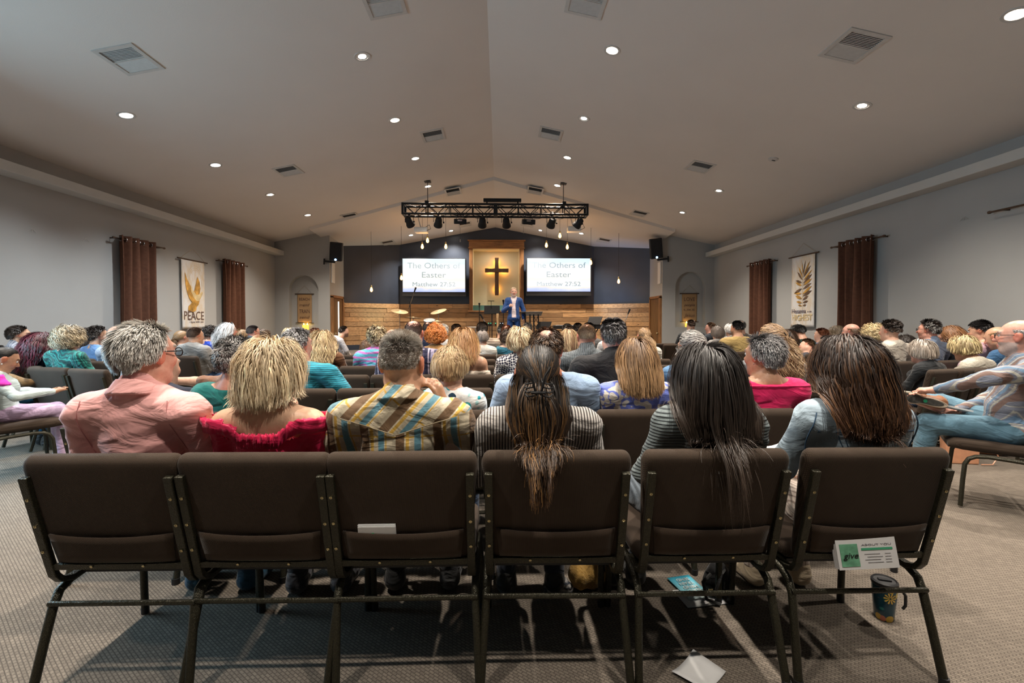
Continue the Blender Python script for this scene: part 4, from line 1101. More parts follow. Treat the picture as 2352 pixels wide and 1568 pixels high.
# ------------------------------------------------------------------ chairs
# local frame: floor at z 0, sitter faces +y, the cushion's rear face meets the seat at y 0, the back leans to -y
def rrect_loft(rings, n_corner=4):
    """rings: list of (centre, half width along x, half thickness vec along dir, corner radius)"""
    vs = []; fs = []
    m = None
    for (c, hx, hv, dirv) in rings:
        c = Vector(c); dirv = Vector(dirv).normalized()
        r = min(hv, hx) * 0.95
        pts = []
        for (sx, sy, a0) in ((1, 1, 0), (-1, 1, 90), (-1, -1, 180), (1, -1, 270)):
            for k in range(n_corner + 1):
                a = R(a0 + 90 * k / n_corner)
                pts.append(c + Vector((1, 0, 0)) * (sx * (hx - r) + r * math.cos(a)) + dirv * (sy * (hv - r) + r * math.sin(a)))
        m = len(pts); vs += pts
    for i in range(len(rings) - 1):
        for k in range(m): fs.append((i * m + k, i * m + (k + 1) % m, (i + 1) * m + (k + 1) % m, (i + 1) * m + k))
    fs.append(tuple(range(m - 1, -1, -1))); fs.append(tuple(range((len(rings) - 1) * m, len(rings) * m)))
    return vs, fs
def bx(z):          # rear face line of the back
    return -0.05 - 0.10 * max(0.0, (z - 0.45)) / 0.42
def make_chair(detail):
    t = empty('padded_chair')
    # backrest: tapered cushion, rolled top edge
    rings = []
    zs_ = [0.445, 0.455] + [0.47 + 0.035 * i for i in range(10)] + [0.825, 0.836, 0.846, 0.854, 0.860, 0.864, 0.8665, 0.868]
    for k, z in enumerate(zs_):
        u = (z - 0.445) / 0.423
        hw = 0.236 + 0.027 * min(1, u * 1.15) ** 1.2
        th = 0.031 + 0.006 * math.sin(PI * u)
        cr = max(0.0, (z - 0.825) / 0.0435); hw -= 0.030 * (1 - math.sqrt(max(0, 1 - min(1, cr) ** 2)))
        ct = max(0.0, (z - 0.840) / 0.0285); th *= math.sqrt(max(0.03, 1 - min(1, ct) ** 2))
        if k == 0: th *= 0.7
        rings.append(((0, bx(z) + 0.032, z), hw, th, (0, 1, 0.24)))
    vs, fs = rrect_loft(rings)
    MB().add(vs, fs).build('backrest', M['chairfab'], t, smooth=True)
    if detail:
        # pocket panel on the rear
        zp0, zp1 = 0.475, 0.585
        n = 14; V = []; F = []
        for j in range(5):
            for i in range(n + 1):
                u = i / n * 2 - 1; z = zp0 + (zp1 - 0.012 * math.cos(u * PI / 2) - zp0) * j / 4
                hw = 0.200 + 0.012 * j / 4
                V.append((u * hw, bx(z) - 0.007 - 0.012 * (1 - u ** 4) * (0.4 + 0.6 * j / 4), z))
        for j in range(4):
            for i in range(n):
                a = j * (n + 1) + i; F.append((a, a + 1, a + n + 2, a + n + 1))
        me = bpy.data.meshes.new('pocket'); me.from_pydata(V, [], F)
        o = link_mesh('pocket', me, M['chairfab'], t, True); s = o.modifiers.new('s', 'SOLIDIFY'); s.thickness = 0.006; s.offset = 1
    # seat
    rings = []
    for k in range(13):
        u = k / 12; y = 0.0 + 0.45 * u
        th = 0.036 + 0.004 * math.sin(PI * u); hw = 0.250
        if k in (0, 12): th *= 0.5; hw -= 0.02
        if k in (1, 11): th *= 0.9; hw -= 0.004
        rings.append(((0, y, 0.432 + 0.012 * u - (0.012 if k == 12 else 0)), hw, th, (0, 0.05, 1)))
    vs, fs = rrect_loft(rings)
    MB().add(vs, fs).build('seat', M['chairfab'], t, smooth=True)
    for s in (-1, 1):
        x = s * 0.237
        # upright: up the rear of the back, curling forward under the seat
        pts = [Vector((x, bx(0.80) - 0.012, 0.80)), Vector((x, bx(0.62) - 0.012, 0.62)), Vector((x, bx(0.47) - 0.010, 0.47)), Vector((x, -0.052, 0.42)), Vector((x, -0.03, 0.392)), Vector((x, 0.01, 0.378)), Vector((x, 0.10, 0.380))]
        mb = MB(); hw, hd = 0.0140, 0.010
        vs = []; fs = []
        for i, p in enumerate(pts):
            tg = (pts[min(i + 1, len(pts) - 1)] - pts[max(i - 1, 0)]).normalized(); nn = tg.cross(Vector((1, 0, 0))).normalized()
            for sx, sy in ((-1, -1), (1, -1), (1, 1), (-1, 1)): vs.append(p + Vector((sx * hw, 0, 0)) + nn * sy * hd)
        for i in range(len(pts) - 1):
            for k in range(4): fs.append((i * 4 + k, i * 4 + (k + 1) % 4, i * 4 + 4 + (k + 1) % 4, i * 4 + 4 + k))
        fs += [(3, 2, 1, 0), tuple(range(len(vs) - 4, len(vs)))]
        up = mb.add(vs, fs).build('upright', M['frame'], t, bevel=0.003 if detail else 0)
        if detail:
            for z in (0.52, 0.62, 0.72):
                MB().lathe([(0.0055, 0), (0.0055, 0.002), (0.003, 0.003), (0.002, 0.001), (0, 0.001)], (x, bx(z) - 0.0225, z), 10, (R(90 + 13), 0, 0)).build('screw', M['brass'], up, smooth=True)
        # legs: front leg rises in a bend into the seat rail, rear leg splays back
        xl = s * 0.250
        f = [Vector((xl + s * 0.012, 0.385, 0.012)), Vector((xl + s * 0.008, 0.375, 0.20)), Vector((xl, 0.365, 0.31)), Vector((xl, 0.345, 0.352)), Vector((xl, 0.31, 0.372)), Vector((xl, 0.25, 0.379)), Vector((xl, 0.10, 0.372))]
        r = [Vector((xl + s * 0.018, -0.115, 0.012)), Vector((xl + s * 0.008, -0.075, 0.18)), Vector((xl, -0.045, 0.30)), Vector((xl, -0.020, 0.346)), Vector((xl, 0.02, 0.364)), Vector((xl, 0.10, 0.372))]
        n_ = 10 if detail else 6
        for pts in (f, r):
            lg = MB().tube(pts, 0.0148, n_).build('leg', M['frame'], t, smooth=True)
            MB().lathe([(0.016, 0.0), (0.016, 0.03)], (pts[0].x, pts[0].y, 0), 10).build('glide', M['blackplastic'], lg, smooth=True) if detail else None
    MB().box((0, bx(0.452) - 0.012, 0.455), (0.455, 0.010, 0.022), (R(13), 0, 0)).build('bottom_rail', M['frame'], t)
    MB().tube([(-0.258, -0.052, 0.315), (0.258, -0.052, 0.315)], 0.0095, 8).build('stretcher', M['frame'], t, smooth=True)
    if detail:
        mb = MB()
        for s in (-1, 1):
            mb.lathe([(0.005, 0), (0.005, 0.002), (0, 0.003)], (s * 0.09, bx(0.455) - 0.019, 0.457), 8, (R(110), 0, 0))
        mb.build('rail_screw', M['brass'], t, smooth=True)
        MB().box((0, 0.22, 0.385), (0.44, 0.36, 0.012)).build('seat_board', M['blackplastic'], t)
    return t
CH = {True: make_chair(True), False: make_chair(False)}
used = {True: False, False: False}
NCH = [0]
CHAIRS = []
def put_chair(x, y, rz, label, detail=False):
    """x, y: position of the rear top edge of the back"""
    t = copy_tree(CH[detail]) if used[detail] else CH[detail]
    used[detail] = True
    off = Vector((-math.sin(rz), math.cos(rz), 0)) * 0.15
    t.location = Vector((x, y, 0)) + off; t.rotation_euler = (0, 0, rz)
    NCH[0] += 1
    CHAIRS.append((x, y, rz))
    return tag(t, label, 'chair', 'brown padded church chairs')
ROWY = [1.55] + [2.29 + 0.79 * i for i in range(11)]
COLX = [-0.04 + 0.53 * k for k in range(-4, 5)]
ordn = ['front', 'second', 'third', 'fourth', 'fifth', 'sixth', 'seventh', 'eighth', 'ninth', 'tenth', 'eleventh', 'twelfth']
r0 = [(217, 'brown padded chair at the left end of the nearest row, behind the pink polo shirt'), (572, 'brown padded chair of the nearest row behind the woman in crimson'), (918, 'brown padded chair with cards in its pocket behind the plaid shirt'),
      (1281, 'brown padded chair of the nearest row with a ponytail hanging over it'), (1655, 'brown padded chair of the nearest row with long black hair over it'), (2031, 'brown padded chair with a card box at the right end of the nearest row')]
for px, lab in r0:
    put_chair(P(px, 1045, ROWY[0]).x, ROWY[0], R(random.uniform(-1.2, 1.2)), lab, True)
cn = ['leftmost', 'second from left', 'third from left', 'fourth from left', 'fourth from right', 'third from right', 'second from right', 'rightmost']
for r in range(1, 12):
    for k in range(8):
        xc = (COLX[k] + COLX[k + 1]) / 2
        put_chair(xc, ROWY[r] + random.uniform(-.01, .01), R(random.uniform(-1.5, 1.5)), 'brown padded chair, %s in the %s row of the middle block' % (cn[k], ordn[r]), r == 1)
# ------------------------------------------------------------------ people: distance fields meshed with surface nets
SM = lambda a, b, k: np.minimum(a, b) - (np.maximum(k - np.abs(a - b), 0.0) ** 2) / (4 * k)
class Prim:
    __slots__ = ('t', 'a', 'b', 'ra', 'rb', 'k', 'F', 'lo', 'hi', 'sub')
    def __init__(s, t, a, b, ra, rb=None, k=0.02, F=None, sub=False):
        s.t = t; s.a = np.array(a, float); s.b = None if b is None else np.array(b, float)
        s.ra = np.array(ra, float) if t == 'e' else float(ra); s.rb = ra if rb is None else rb
        s.k = k; s.F = F; s.sub = sub
        if t == 'e':
            m = float(np.max(s.ra)); c = s.a if F is None else F[0] @ s.a + F[1]
            s.lo = c - m; s.hi = c + m
            if F is None: s.lo = s.a - s.ra; s.hi = s.a + s.ra
        else:
            A, B = s.a, s.b
            if F is not None: A = F[0] @ A + F[1]; B = F[0] @ B + F[1]
            m = max(s.ra, s.rb); s.lo = np.minimum(A, B) - m; s.hi = np.maximum(A, B) + m
    def d(s, p):
        if s.F is not None: p = (p - s.F[1]) @ s.F[0]
        if s.t == 'e':
            q = p - s.a
            k0 = np.sqrt(np.sum((q / s.ra) ** 2, -1)); k1 = np.sqrt(np.sum((q / s.ra ** 2) ** 2, -1)) + 1e-9
            return k0 * (k0 - 1.0) / k1
        ba = s.b - s.a; pa = p - s.a
        h = np.clip(pa @ ba / (ba @ ba), 0, 1)
        return np.sqrt(np.sum((pa - h[..., None] * ba) ** 2, -1)) - (s.ra + (s.rb - s.ra) * h)
def EL(c, r, k=0.02, F=None, sub=False): return Prim('e', c, None, r, k=k, F=F, sub=sub)
def CP(a, b, ra, rb=None, k=0.02, F=None, sub=False): return Prim('c', a, b, ra, rb, k=k, F=F, sub=sub)
def field(prims, p, cuts=()):
    D = np.full(p.shape[:-1], 1.0)
    for q in prims:
        d = q.d(p)
        if q.sub: D = -SM(-D, d, q.k)
        else: D = SM(D, d, q.k)
    for f in cuts: D = np.maximum(D, f(p))
    return D
def mesh_field(prims, h, cuts=(), zfine=None, newton=2, disp=None):
    """surface nets on a rectilinear grid, then projected onto the zero set"""
    pos = [q for q in prims if not q.sub]
    lo = np.min([q.lo for q in pos], 0) - 0.03; hi = np.max([q.hi for q in pos], 0) + 0.03
    def axis(a, b, fine=None):
        if fine is None: return np.arange(a, b + h, h)
        out = [a]
        while out[-1] < b:
            out.append(out[-1] + (fine[2] if fine[0] - h < out[-1] < fine[1] else h))
        return np.array(out)
    ax = [axis(lo[0], hi[0], zfine[0] if zfine else None), axis(lo[1], hi[1], zfine[1] if zfine else None), axis(lo[2], hi[2], zfine[2] if zfine else None)]
    n = [len(a) for a in ax]
    G_ = np.stack(np.meshgrid(*ax, indexing='ij'), -1)
    D = np.full(n, 0.5)
    for q in prims:
        pad = q.k + 2.5 * h
        ix = [slice(max(0, np.searchsorted(ax[i], q.lo[i] - pad) - 1), min(n[i], np.searchsorted(ax[i], q.hi[i] + pad) + 1)) for i in range(3)]
        sub = tuple(ix)
        if any(x.stop <= x.start for x in ix): continue
        d = q.d(G_[sub])
        D[sub] = -SM(-D[sub], d, q.k) if q.sub else SM(D[sub], d, q.k)
    for f in cuts: D = np.maximum(D, f(G_))
    V, F = surface_nets(D, ax)
    if len(V) == 0: return V, F, V
    for it in range(newton):
        d0, g = grad(prims, V, cuts)
        V = V - g * np.clip(d0, -h, h)[:, None] * 0.9
    d0, g = grad(prims, V, cuts)
    if disp is not None: V = V + g * disp(V, g)[:, None]
    return V, F, g
def grad(prims, V, cuts=(), e=0.0015):
    d0 = field(prims, V, cuts)
    g = np.stack([field(prims, V + np.eye(3)[i] * e, cuts) - d0 for i in range(3)], -1) / e
    g /= np.linalg.norm(g, axis=1)[:, None] + 1e-9
    return d0, g
def surface_nets(D, ax):
    S = D < 0
    nx, ny, nz = D.shape
    cs = np.zeros((nx - 1, ny - 1, nz - 1), np.int8)
    for i in (0, 1):
        for j in (0, 1):
            for k in (0, 1):
                cs += S[i:nx - 1 + i, j:ny - 1 + j, k:nz - 1 + k]
    act = (cs > 0) & (cs < 8)
    idx = np.argwhere(act)
    if len(idx) == 0: return np.zeros((0, 3)), np.zeros((0, 4), int)
    vid = -np.ones(act.shape, np.int64); vid[act] = np.arange(len(idx))
    acc = np.zeros((len(idx), 3)); cnt = np.zeros(len(idx))
    i, j, k = idx.T
    A = ax
    for axis in range(3):
        o1 = [(0, 0), (1, 0), (0, 1), (1, 1)]
        for (u, v) in o1:
            off0 = [0, 0, 0]; oth = [a for a in range(3) if a != axis]
            off0[oth[0]] = u; off0[oth[1]] = v
            off1 = list(off0); off1[axis] = 1
            I0 = (i + off0[0], j + off0[1], k + off0[2]); I1 = (i + off1[0], j + off1[1], k + off1[2])
            d0 = D[I0]; d1 = D[I1]
            m = (d0 < 0) != (d1 < 0)
            t = np.where(m, d0 / (d0 - d1 + 1e-12), 0)
            P0 = np.stack([A[0][I0[0]], A[1][I0[1]], A[2][I0[2]]], -1); P1 = np.stack([A[0][I1[0]], A[1][I1[1]], A[2][I1[2]]], -1)
            acc += np.where(m[:, None], P0 + (P1 - P0) * t[:, None], 0); cnt += m
    V = acc / cnt[:, None]
    Fs = []
    for axis in range(3):
        oth = [a for a in range(3) if a != axis]
        sl0 = [slice(None)] * 3; sl1 = [slice(None)] * 3
        sl0[axis] = slice(0, -1); sl1[axis] = slice(1, None)
        s0 = S[tuple(sl0)]; s1 = S[tuple(sl1)]
        m = s0 != s1
        q = np.argwhere(m)
        ok = (q[:, oth[0]] > 0) & (q[:, oth[1]] > 0) & (q[:, oth[0]] < D.shape[oth[0]] - 1) & (q[:, oth[1]] < D.shape[oth[1]] - 1)
        q = q[ok]
        if len(q) == 0: continue
        ins = s0[tuple(q.T)]
        def cell(du, dv):
            c = q.copy(); c[:, oth[0]] += du; c[:, oth[1]] += dv
            return vid[tuple(c.T)]
        a, b, c, d = cell(-1, -1), cell(0, -1), cell(0, 0), cell(-1, 0)
        f = np.stack([a, b, c, d], -1)
        flip = ins if axis != 1 else ~ins
        f = np.where(flip[:, None], f, f[:, ::-1])
        Fs.append(f)
    return V, np.concatenate(Fs)
def np_mesh(name, V, F, cols=None, attr='Col', smooth=True):
    me = bpy.data.meshes.new(name)
    nv = len(V); nf = len(F); w_ = F.shape[1]
    me.vertices.add(nv); me.vertices.foreach_set('co', np.ascontiguousarray(V, dtype=np.float32).ravel())
    me.loops.add(nf * w_); me.loops.foreach_set('vertex_index', np.ascontiguousarray(F, dtype=np.int32).ravel())
    me.polygons.add(nf); me.polygons.foreach_set('loop_start', np.arange(0, nf * w_, w_, dtype=np.int32))
    if smooth: me.polygons.foreach_set('use_smooth', np.ones(nf, dtype=bool))
    me.update(calc_edges=True)
    if cols is not None:
        at = me.attributes.new(attr, 'FLOAT_COLOR', 'POINT')
        c = np.concatenate([cols, np.ones((nv, 1))], 1).astype(np.float32)
        at.data.foreach_set('color', c.ravel())
    return me
# --- shared materials that read the per-vertex colour of the thing itself
def mk_skin():
    m, nt, bs = new_mat('skin')
    at = nd(nt, 'ShaderNodeAttribute', attribute_name='Col')
    co = objco(nt)
    nz = noise(nt, co, 60, 4)
    c = mix(nt, 0.5, at.outputs['Color'], ramp(nt, nz, [(0.3, (0.40, 0.36, 0.35)), (0.7, (0.62, 0.60, 0.60))]), 'OVERLAY')
    nt.links.new(c, bs.inputs['Base Color'])
    bs.inputs['Roughness'].default_value = 0.42; bs.inputs['Subsurface Weight'].default_value = 0.0
    bs.inputs['Specular IOR Level'].default_value = 0.35
    bump(nt, bs, noise(nt, co, 220, 3), 0.12, 0.002)
    return m
M['skin'] = mk_skin()
def mk_hair():
    m, nt, bs = new_mat('hair')
    at = nd(nt, 'ShaderNodeAttribute', attribute_name='Col')
    nt.links.new(at.outputs['Color'], bs.inputs['Base Color'])
    bs.inputs['Roughness'].default_value = 0.44; bs.inputs['Specular IOR Level'].default_value = 0.4
    return m
M['hair'] = mk_hair()
CLOTH = {}
def cloth(kind, *cols, **kw):
    """procedural fabrics; cols are linear colours"""
    key = (kind,) + cols + tuple(sorted(kw.items()))
    if key in CLOTH: return CLOTH[key]
    m, nt, bs = new_mat(kind + '_fabric')
    sc = kw.get('s', 1.0)
    rot = kw.get('rot', 0.0)
    co = objco(nt, (sc, sc, sc), (0, R(rot), 0))
    tc = nd(nt, 'ShaderNodeSeparateXYZ'); nt.links.new(co, tc.inputs[0])
    X_, Y_, Z_ = tc.outputs
    def stripes(src, freq, duty, soft=0.05, phase=0.0):
        a = nd(nt, 'ShaderNodeMath', operation='MULTIPLY_ADD'); nt.links.new(src, a.inputs[0]); a.inputs[1].default_value = freq; a.inputs[2].default_value = phase + 100
        f = nd(nt, 'ShaderNodeMath', operation='FRACT'); nt.links.new(a.outputs[0], f.inputs[0])
        return ramp(nt, f.outputs[0], [(0, (1, 1, 1)), (max(0.001, duty - soft), (1, 1, 1)), (duty, (0, 0, 0)), (1 - soft, (0, 0, 0)), (1.0, (1, 1, 1))])
    base = cols[0]
    hgt = None; bstr = 0.25; bdist = 0.003
    if kind == 'plain':
        c = ramp(nt, noise(nt, co, 7, 3), [(0.3, tuple(v * 0.9 for v in base)), (0.7, tuple(min(1, v * 1.08) for v in base))])
        hgt = noise(nt, co, 400, 2); bstr = 0.1
    elif kind == 'rib_v':      # knitted vertical ribs
        st = stripes(X_, kw.get('f', 80), 0.5, 0.3)
        c = mix(nt, st, base, cols[1]); hgt = st; bstr = 0.8; bdist = 0.004
    elif kind == 'rib_h':
        st = stripes(Z_, kw.get('f', 80), 0.35, 0.25)
        c = mix(nt, st, base, cols[1]); hgt = st; bstr = 0.8; bdist = 0.004
    elif kind == 'stripe_h':
        c = mix(nt, stripes(Z_, kw.get('f', 40), 0.4, 0.1), base, cols[1])
    elif kind == 'stripe_v':
        c = mix(nt, stripes(X_, kw.get('f', 40), 0.3, 0.1), base, cols[1])
    elif kind == 'plaid':
        # stripes run slanting on the yoke and straight below it
        if 'yoke' in kw:
            mp = nd(nt, 'ShaderNodeMapping'); mp.inputs['Rotation'].default_value = (0, R(-42), 0); nt.links.new(co, mp.inputs[0])
            ab = nd(nt, 'ShaderNodeMath', operation='ABSOLUTE'); nt.links.new(X_, ab.inputs[0])
            zz = nd(nt, 'ShaderNodeMath', operation='MULTIPLY_ADD'); nt.links.new(ab.outputs[0], zz.inputs[0]); zz.inputs[1].default_value = -0.30; nt.links.new(Z_, zz.inputs[2])
            gt = nd(nt, 'ShaderNodeMath', operation='GREATER_THAN'); nt.links.new(zz.outputs[0], gt.inputs[0]); gt.inputs[1].default_value = kw['yoke']
            mv = nd(nt, 'ShaderNodeMix', data_type='VECTOR'); nt.links.new(gt.outputs[0], mv.inputs[0]); nt.links.new(co, mv.inputs[4]); nt.links.new(mp.outputs[0], mv.inputs[5])
            s2 = nd(nt, 'ShaderNodeSeparateXYZ'); nt.links.new(mv.outputs[1], s2.inputs[0]); X_, Y_, Z_ = s2.outputs
        f0 = kw.get('f', 8)
        c = mix(nt, stripes(X_, f0 * 2, 0.5, 0.05, 0.2), base, tuple(v * 0.82 for v in base))
        c = mix(nt, stripes(Z_, f0 * 2.2, 0.4, 0.05, 0.1), c, tuple(v * 0.8 for v in base))
        if len(cols) > 3:
            c = mix(nt, stripes(X_, f0, 0.09, 0.02, 0.72), c, cols[3]); c = mix(nt, stripes(X_, f0, 0.035, 0.02, 0.3), c, cols[3])
            c = mix(nt, stripes(Z_, f0, 0.05, 0.02, 0.3), c, cols[3])
        c = mix(nt, stripes(X_, f0, 0.24, 0.02, 0.0), c, cols[1])
        c = mix(nt, stripes(X_, f0, 0.17, 0.02, 0.5), c, cols[2])
    elif kind == 'check':
        ck = nd(nt, 'ShaderNodeTexChecker'); ck.inputs['Scale'].default_value = kw.get('f', 60)
        mp = nd(nt, 'ShaderNodeMapping'); mp.inputs['Rotation'].default_value = (0.7, 0.8, 0.6); nt.links.new(co, mp.inputs[0]); nt.links.new(mp.outputs[0], ck.inputs[0])
        ck.inputs[1].default_value = c4(cols[0]); ck.inputs[2].default_value = c4(cols[1]); c = ck.outputs[0]
    elif kind == 'floral':
        v = nd(nt, 'ShaderNodeTexVoronoi'); v.inputs['Scale'].default_value = kw.get('f', 14); 
        wv = nd(nt, 'ShaderNodeVectorMath', operation='MULTIPLY_ADD'); nt.links.new(noise(nt, co, kw.get('wf', 6), 2, out=1), wv.inputs[0]); wv.inputs[1].default_value = (kw.get('w', 0.12),) * 3; nt.links.new(co, wv.inputs[2])
        nt.links.new(wv.outputs[0], v.inputs['Vector'])
        sepc = nd(nt, 'ShaderNodeSeparateColor'); nt.links.new(v.outputs['Color'], sepc.inputs[0])
        pal = list(cols[1:])
        pc = ramp(nt, sepc.outputs[0], [(k / len(pal), pal[k]) for k in range(len(pal))], 'CONSTANT')
        msk = ramp(nt, v.outputs['Distance'], [(0.0, (1, 1, 1)), (kw.get('r', 0.42), (1, 1, 1)), (kw.get('r', 0.42) + 0.03, (0, 0, 0))])
        c = mix(nt, msk, base, pc)
    elif kind == 'marble':     # tie-dye / scarf / lace-like flowing bands
        n_ = nd(nt, 'ShaderNodeTexWave', wave_type='BANDS', bands_direction=kw.get('dir', 'Z')); n_.inputs['Scale'].default_value = kw.get('f', 4); n_.inputs['Distortion'].default_value = kw.get('w', 6); n_.inputs['Detail'].default_value = 3; n_.inputs['Detail Scale'].default_value = 1.5
        nt.links.new(co, n_.inputs['Vector'])
        c = ramp(nt, n_.outputs['Fac'], [(k / max(1, len(cols) - 1), cols[k]) for k in range(len(cols))])
    elif kind == 'denim':
        n1 = noise(nt, co, 9, 5)
        c = ramp(nt, n1, [(0.3, tuple(v * 0.72 for v in base)), (0.55, base), (0.75, tuple(min(1, v * 1.3) for v in base))])
        tw = nd(nt, 'ShaderNodeTexWave', bands_direction='DIAGONAL'); tw.inputs['Scale'].default_value = 190; nt.links.new(co, tw.inputs[0])
        c = mix(nt, 0.12, c, tw.outputs['Color'], 'OVERLAY'); hgt = tw.outputs['Fac']; bstr = 0.2
    elif kind == 'cable':
        v = nd(nt, 'ShaderNodeTexWave', wave_type='BANDS', bands_direction='X'); v.inputs['Scale'].default_value = kw.get('f', 14); v.inputs['Distortion'].default_value = 3.5; v.inputs['Detail'].default_value = 1
        nt.links.new(co, v.inputs[0]); c = mix(nt, v.outputs['Fac'], tuple(q * 0.6 for q in base), tuple(min(1, q * 1.25) for q in base)); hgt = v.outputs['Fac']; bstr = 0.7; bdist = 0.006
    elif kind == 'fleece':
        nz = noise(nt, co, 90, 4, 0.7)
        c = ramp(nt, nz, [(0.3, tuple(v * 0.75 for v in base)), (0.7, tuple(min(1, v * 1.1) for v in base))]); hgt = nz; bstr = 0.9; bdist = 0.01
    if isinstance(c, tuple): c = mix(nt, 0.0, c, c)
    nt.links.new(c, bs.inputs['Base Color'])
    bs.inputs['Roughness'].default_value = kw.get('rough', 0.8); bs.inputs['Specular IOR Level'].default_value = 0.25
    bs.inputs['Sheen Weight'].default_value = 0.15
    if hgt is None: hgt = noise(nt, co, 350, 2)
    b1 = nd(nt, 'ShaderNodeBump'); b1.inputs['Strength'].default_value = bstr; b1.inputs['Distance'].default_value = bdist
    nt.links.new(hgt, b1.inputs['Height'])
    mpw = objco(nt, (1.0, 1.0, 1.9), (0.25, 0.35, 0.1))
    nw = nd(nt, 'ShaderNodeTexNoise'); nw.inputs['Scale'].default_value = 6.5; nw.inputs['Detail'].default_value = 3; nw.inputs['Distortion'].default_value = 1.6; nw.inputs['Roughness'].default_value = 0.45
    nt.links.new(mpw, nw.inputs['Vector'])
    b2 = nd(nt, 'ShaderNodeBump'); b2.inputs['Strength'].default_value = kw.get('wr', 0.55); b2.inputs['Distance'].default_value = 0.035
    nt.links.new(nw.outputs[0], b2.inputs['Height']); nt.links.new(b1.outputs[0], b2.inputs['Normal']); nt.links.new(b2.outputs[0], bs.inputs['Normal'])
    CLOTH[key] = m
    return m
def folds(amp, seed=0, freq=1.0):
    rs = np.random.RandomState(abs(int(seed)) % 99991)
    ks = [(rs.normal(size=3) * f * freq, rs.uniform(0, 6.3)) for f in (9, 13, 18, 26)]
    def f(V, g):
        w = 0.25 * np.sin(V @ ks[0][0] + ks[0][1])[:, None] * np.array([0.1, 0.1, 0.25])
        s = np.zeros(len(V)); a = 1.0
        for k, ph in ks:
            s += a * (1 - 2 * np.abs(np.sin((V + w) @ k * np.array(1.0) + ph)) ** 0.8); a *= 0.62
        return amp * (s * 0.5)
    return f
def rotm(yaw=0, pitch=0, roll=0):
    # yaw > 0 turns the head to the person's right; pitch > 0 bows it forward
    return np.array((Matrix.Rotation(R(-yaw), 3, 'Z') @ Matrix.Rotation(R(-pitch), 3, 'X') @ Matrix.Rotation(R(roll), 3, 'Y')))
# --- head in its own frame: x right, y forward, z up, origin mid-skull, height about 0.235
def head_prims(F, fem, hs, fat=0.0, face=True):
    S = hs
    e = lambda c, r, k=0.02, sub=False: EL(np.array(c) * S, np.array(r) * S, k * S, F, sub)
    c_ = lambda a, b, ra, rb, k=0.02, sub=False: CP(np.array(a) * S, np.array(b) * S, ra * S, rb * S, k * S, F, sub)
    j = 0.9 if fem else 1.0
    out = [e((0, -0.012, 0.030), (0.0745, 0.096, 0.086)),
           e((0, 0.034, -0.034), (0.056 * j + 0.5 * fat, 0.054, 0.072), 0.045),
           e((0, 0.056, -0.090), (0.026 * j + 0.4 * fat, 0.024, 0.022), 0.03),
           c_((-0.052 * j, 0.0, -0.055), (-0.018, 0.06, -0.088), 0.016 + fat * .5, 0.012, 0.03), c_((0.052 * j, 0.0, -0.055), (0.018, 0.06, -0.088), 0.016 + fat * .5, 0.012, 0.03)]
    if face:
        out += [c_((0, 0.080, 0.018), (0, 0.106, -0.018), 0.008, 0.011, 0.014), e((0, 0.103, -0.022), (0.016, 0.012, 0.009), 0.010),
                e((0, 0.078, 0.034), (0.050, 0.014, 0.010), 0.02),
                e((0.031, 0.094, 0.014), (0.016, 0.012, 0.011), 0.014, True), e((-0.031, 0.094, 0.014), (0.016, 0.012, 0.011), 0.014, True),
                e((0.034, 0.064, -0.022), (0.022, 0.020, 0.020), 0.02), e((-0.034, 0.064, -0.022), (0.022, 0.020, 0.020), 0.02),
                e((0, 0.088, -0.052), (0.022, 0.009, 0.006), 0.007), e((0, 0.086, -0.063), (0.018, 0.009, 0.0065), 0.006)]
    for s in (-1, 1):
        out += [e((s * 0.0785, -0.008, 0.002), (0.009, 0.021, 0.033), 0.008), e((s * 0.082, -0.016, 0.010), (0.008, 0.018, 0.025), 0.006),
                e((s * 0.090, -0.002, 0.000), (0.008, 0.010, 0.017), 0.006, True)]
    return out
def hand_prims(wr, dr, nrm, s=1.0, curl=0.5, thumb=1, spread=0.0):
    """wr: wrist, dr: pointing direction, nrm: back-of-hand normal"""
    wr = np.array(wr, float); d = np.array(dr, float); d /= np.linalg.norm(d)
    n = np.array(nrm, float); n -= d * (n @ d); n /= np.linalg.norm(n); x = np.cross(d, n) * thumb
    out = [CP(wr, wr + d * 0.075 * s, 0.023 * s, 0.026 * s, 0.012)]
    for i, (off, L, r) in enumerate(((0.030, 0.070, 0.0085), (0.011, 0.078, 0.009), (-0.009, 0.072, 0.0085), (-0.028, 0.056, 0.0075))):
        b = wr + d * 0.080 * s + x * off * s
        sp = x * off * spread * 4
        p1 = b + (d * math.cos(curl * 0.6) - n * math.sin(curl * 0.6) + sp) * L * 0.45 * s
        p2 = p1 + (d * math.cos(curl * 1.5) - n * math.sin(curl * 1.5) + sp) * L * 0.32 * s
        p3 = p2 + (d * math.cos(curl * 2.2) - n * math.sin(curl * 2.2) + sp) * L * 0.26 * s
        out += [CP(wr + d * 0.055 * s + x * off * 0.85 * s, b, 0.010 * s, r * 1.08 * s, 0.006), CP(b, p1, r * 1.05 * s, r * s, 0.004), CP(p1, p2, r * s, r * .92 * s, 0.003), CP(p2, p3, r * .92 * s, r * .8 * s, 0.003)]
    t0 = wr + d * 0.022 * s + x * 0.024 * s; t1 = t0 + (d * 0.6 + x * 0.65 - n * 0.2) * 0.042 * s; t2 = t1 + (d * 0.9 + x * 0.25 - n * 0.2) * 0.034 * s
    out += [CP(t0, t1, 0.013 * s, 0.0105 * s, 0.010), CP(t1, t2, 0.010 * s, 0.0085 * s, 0.003)]
    return out
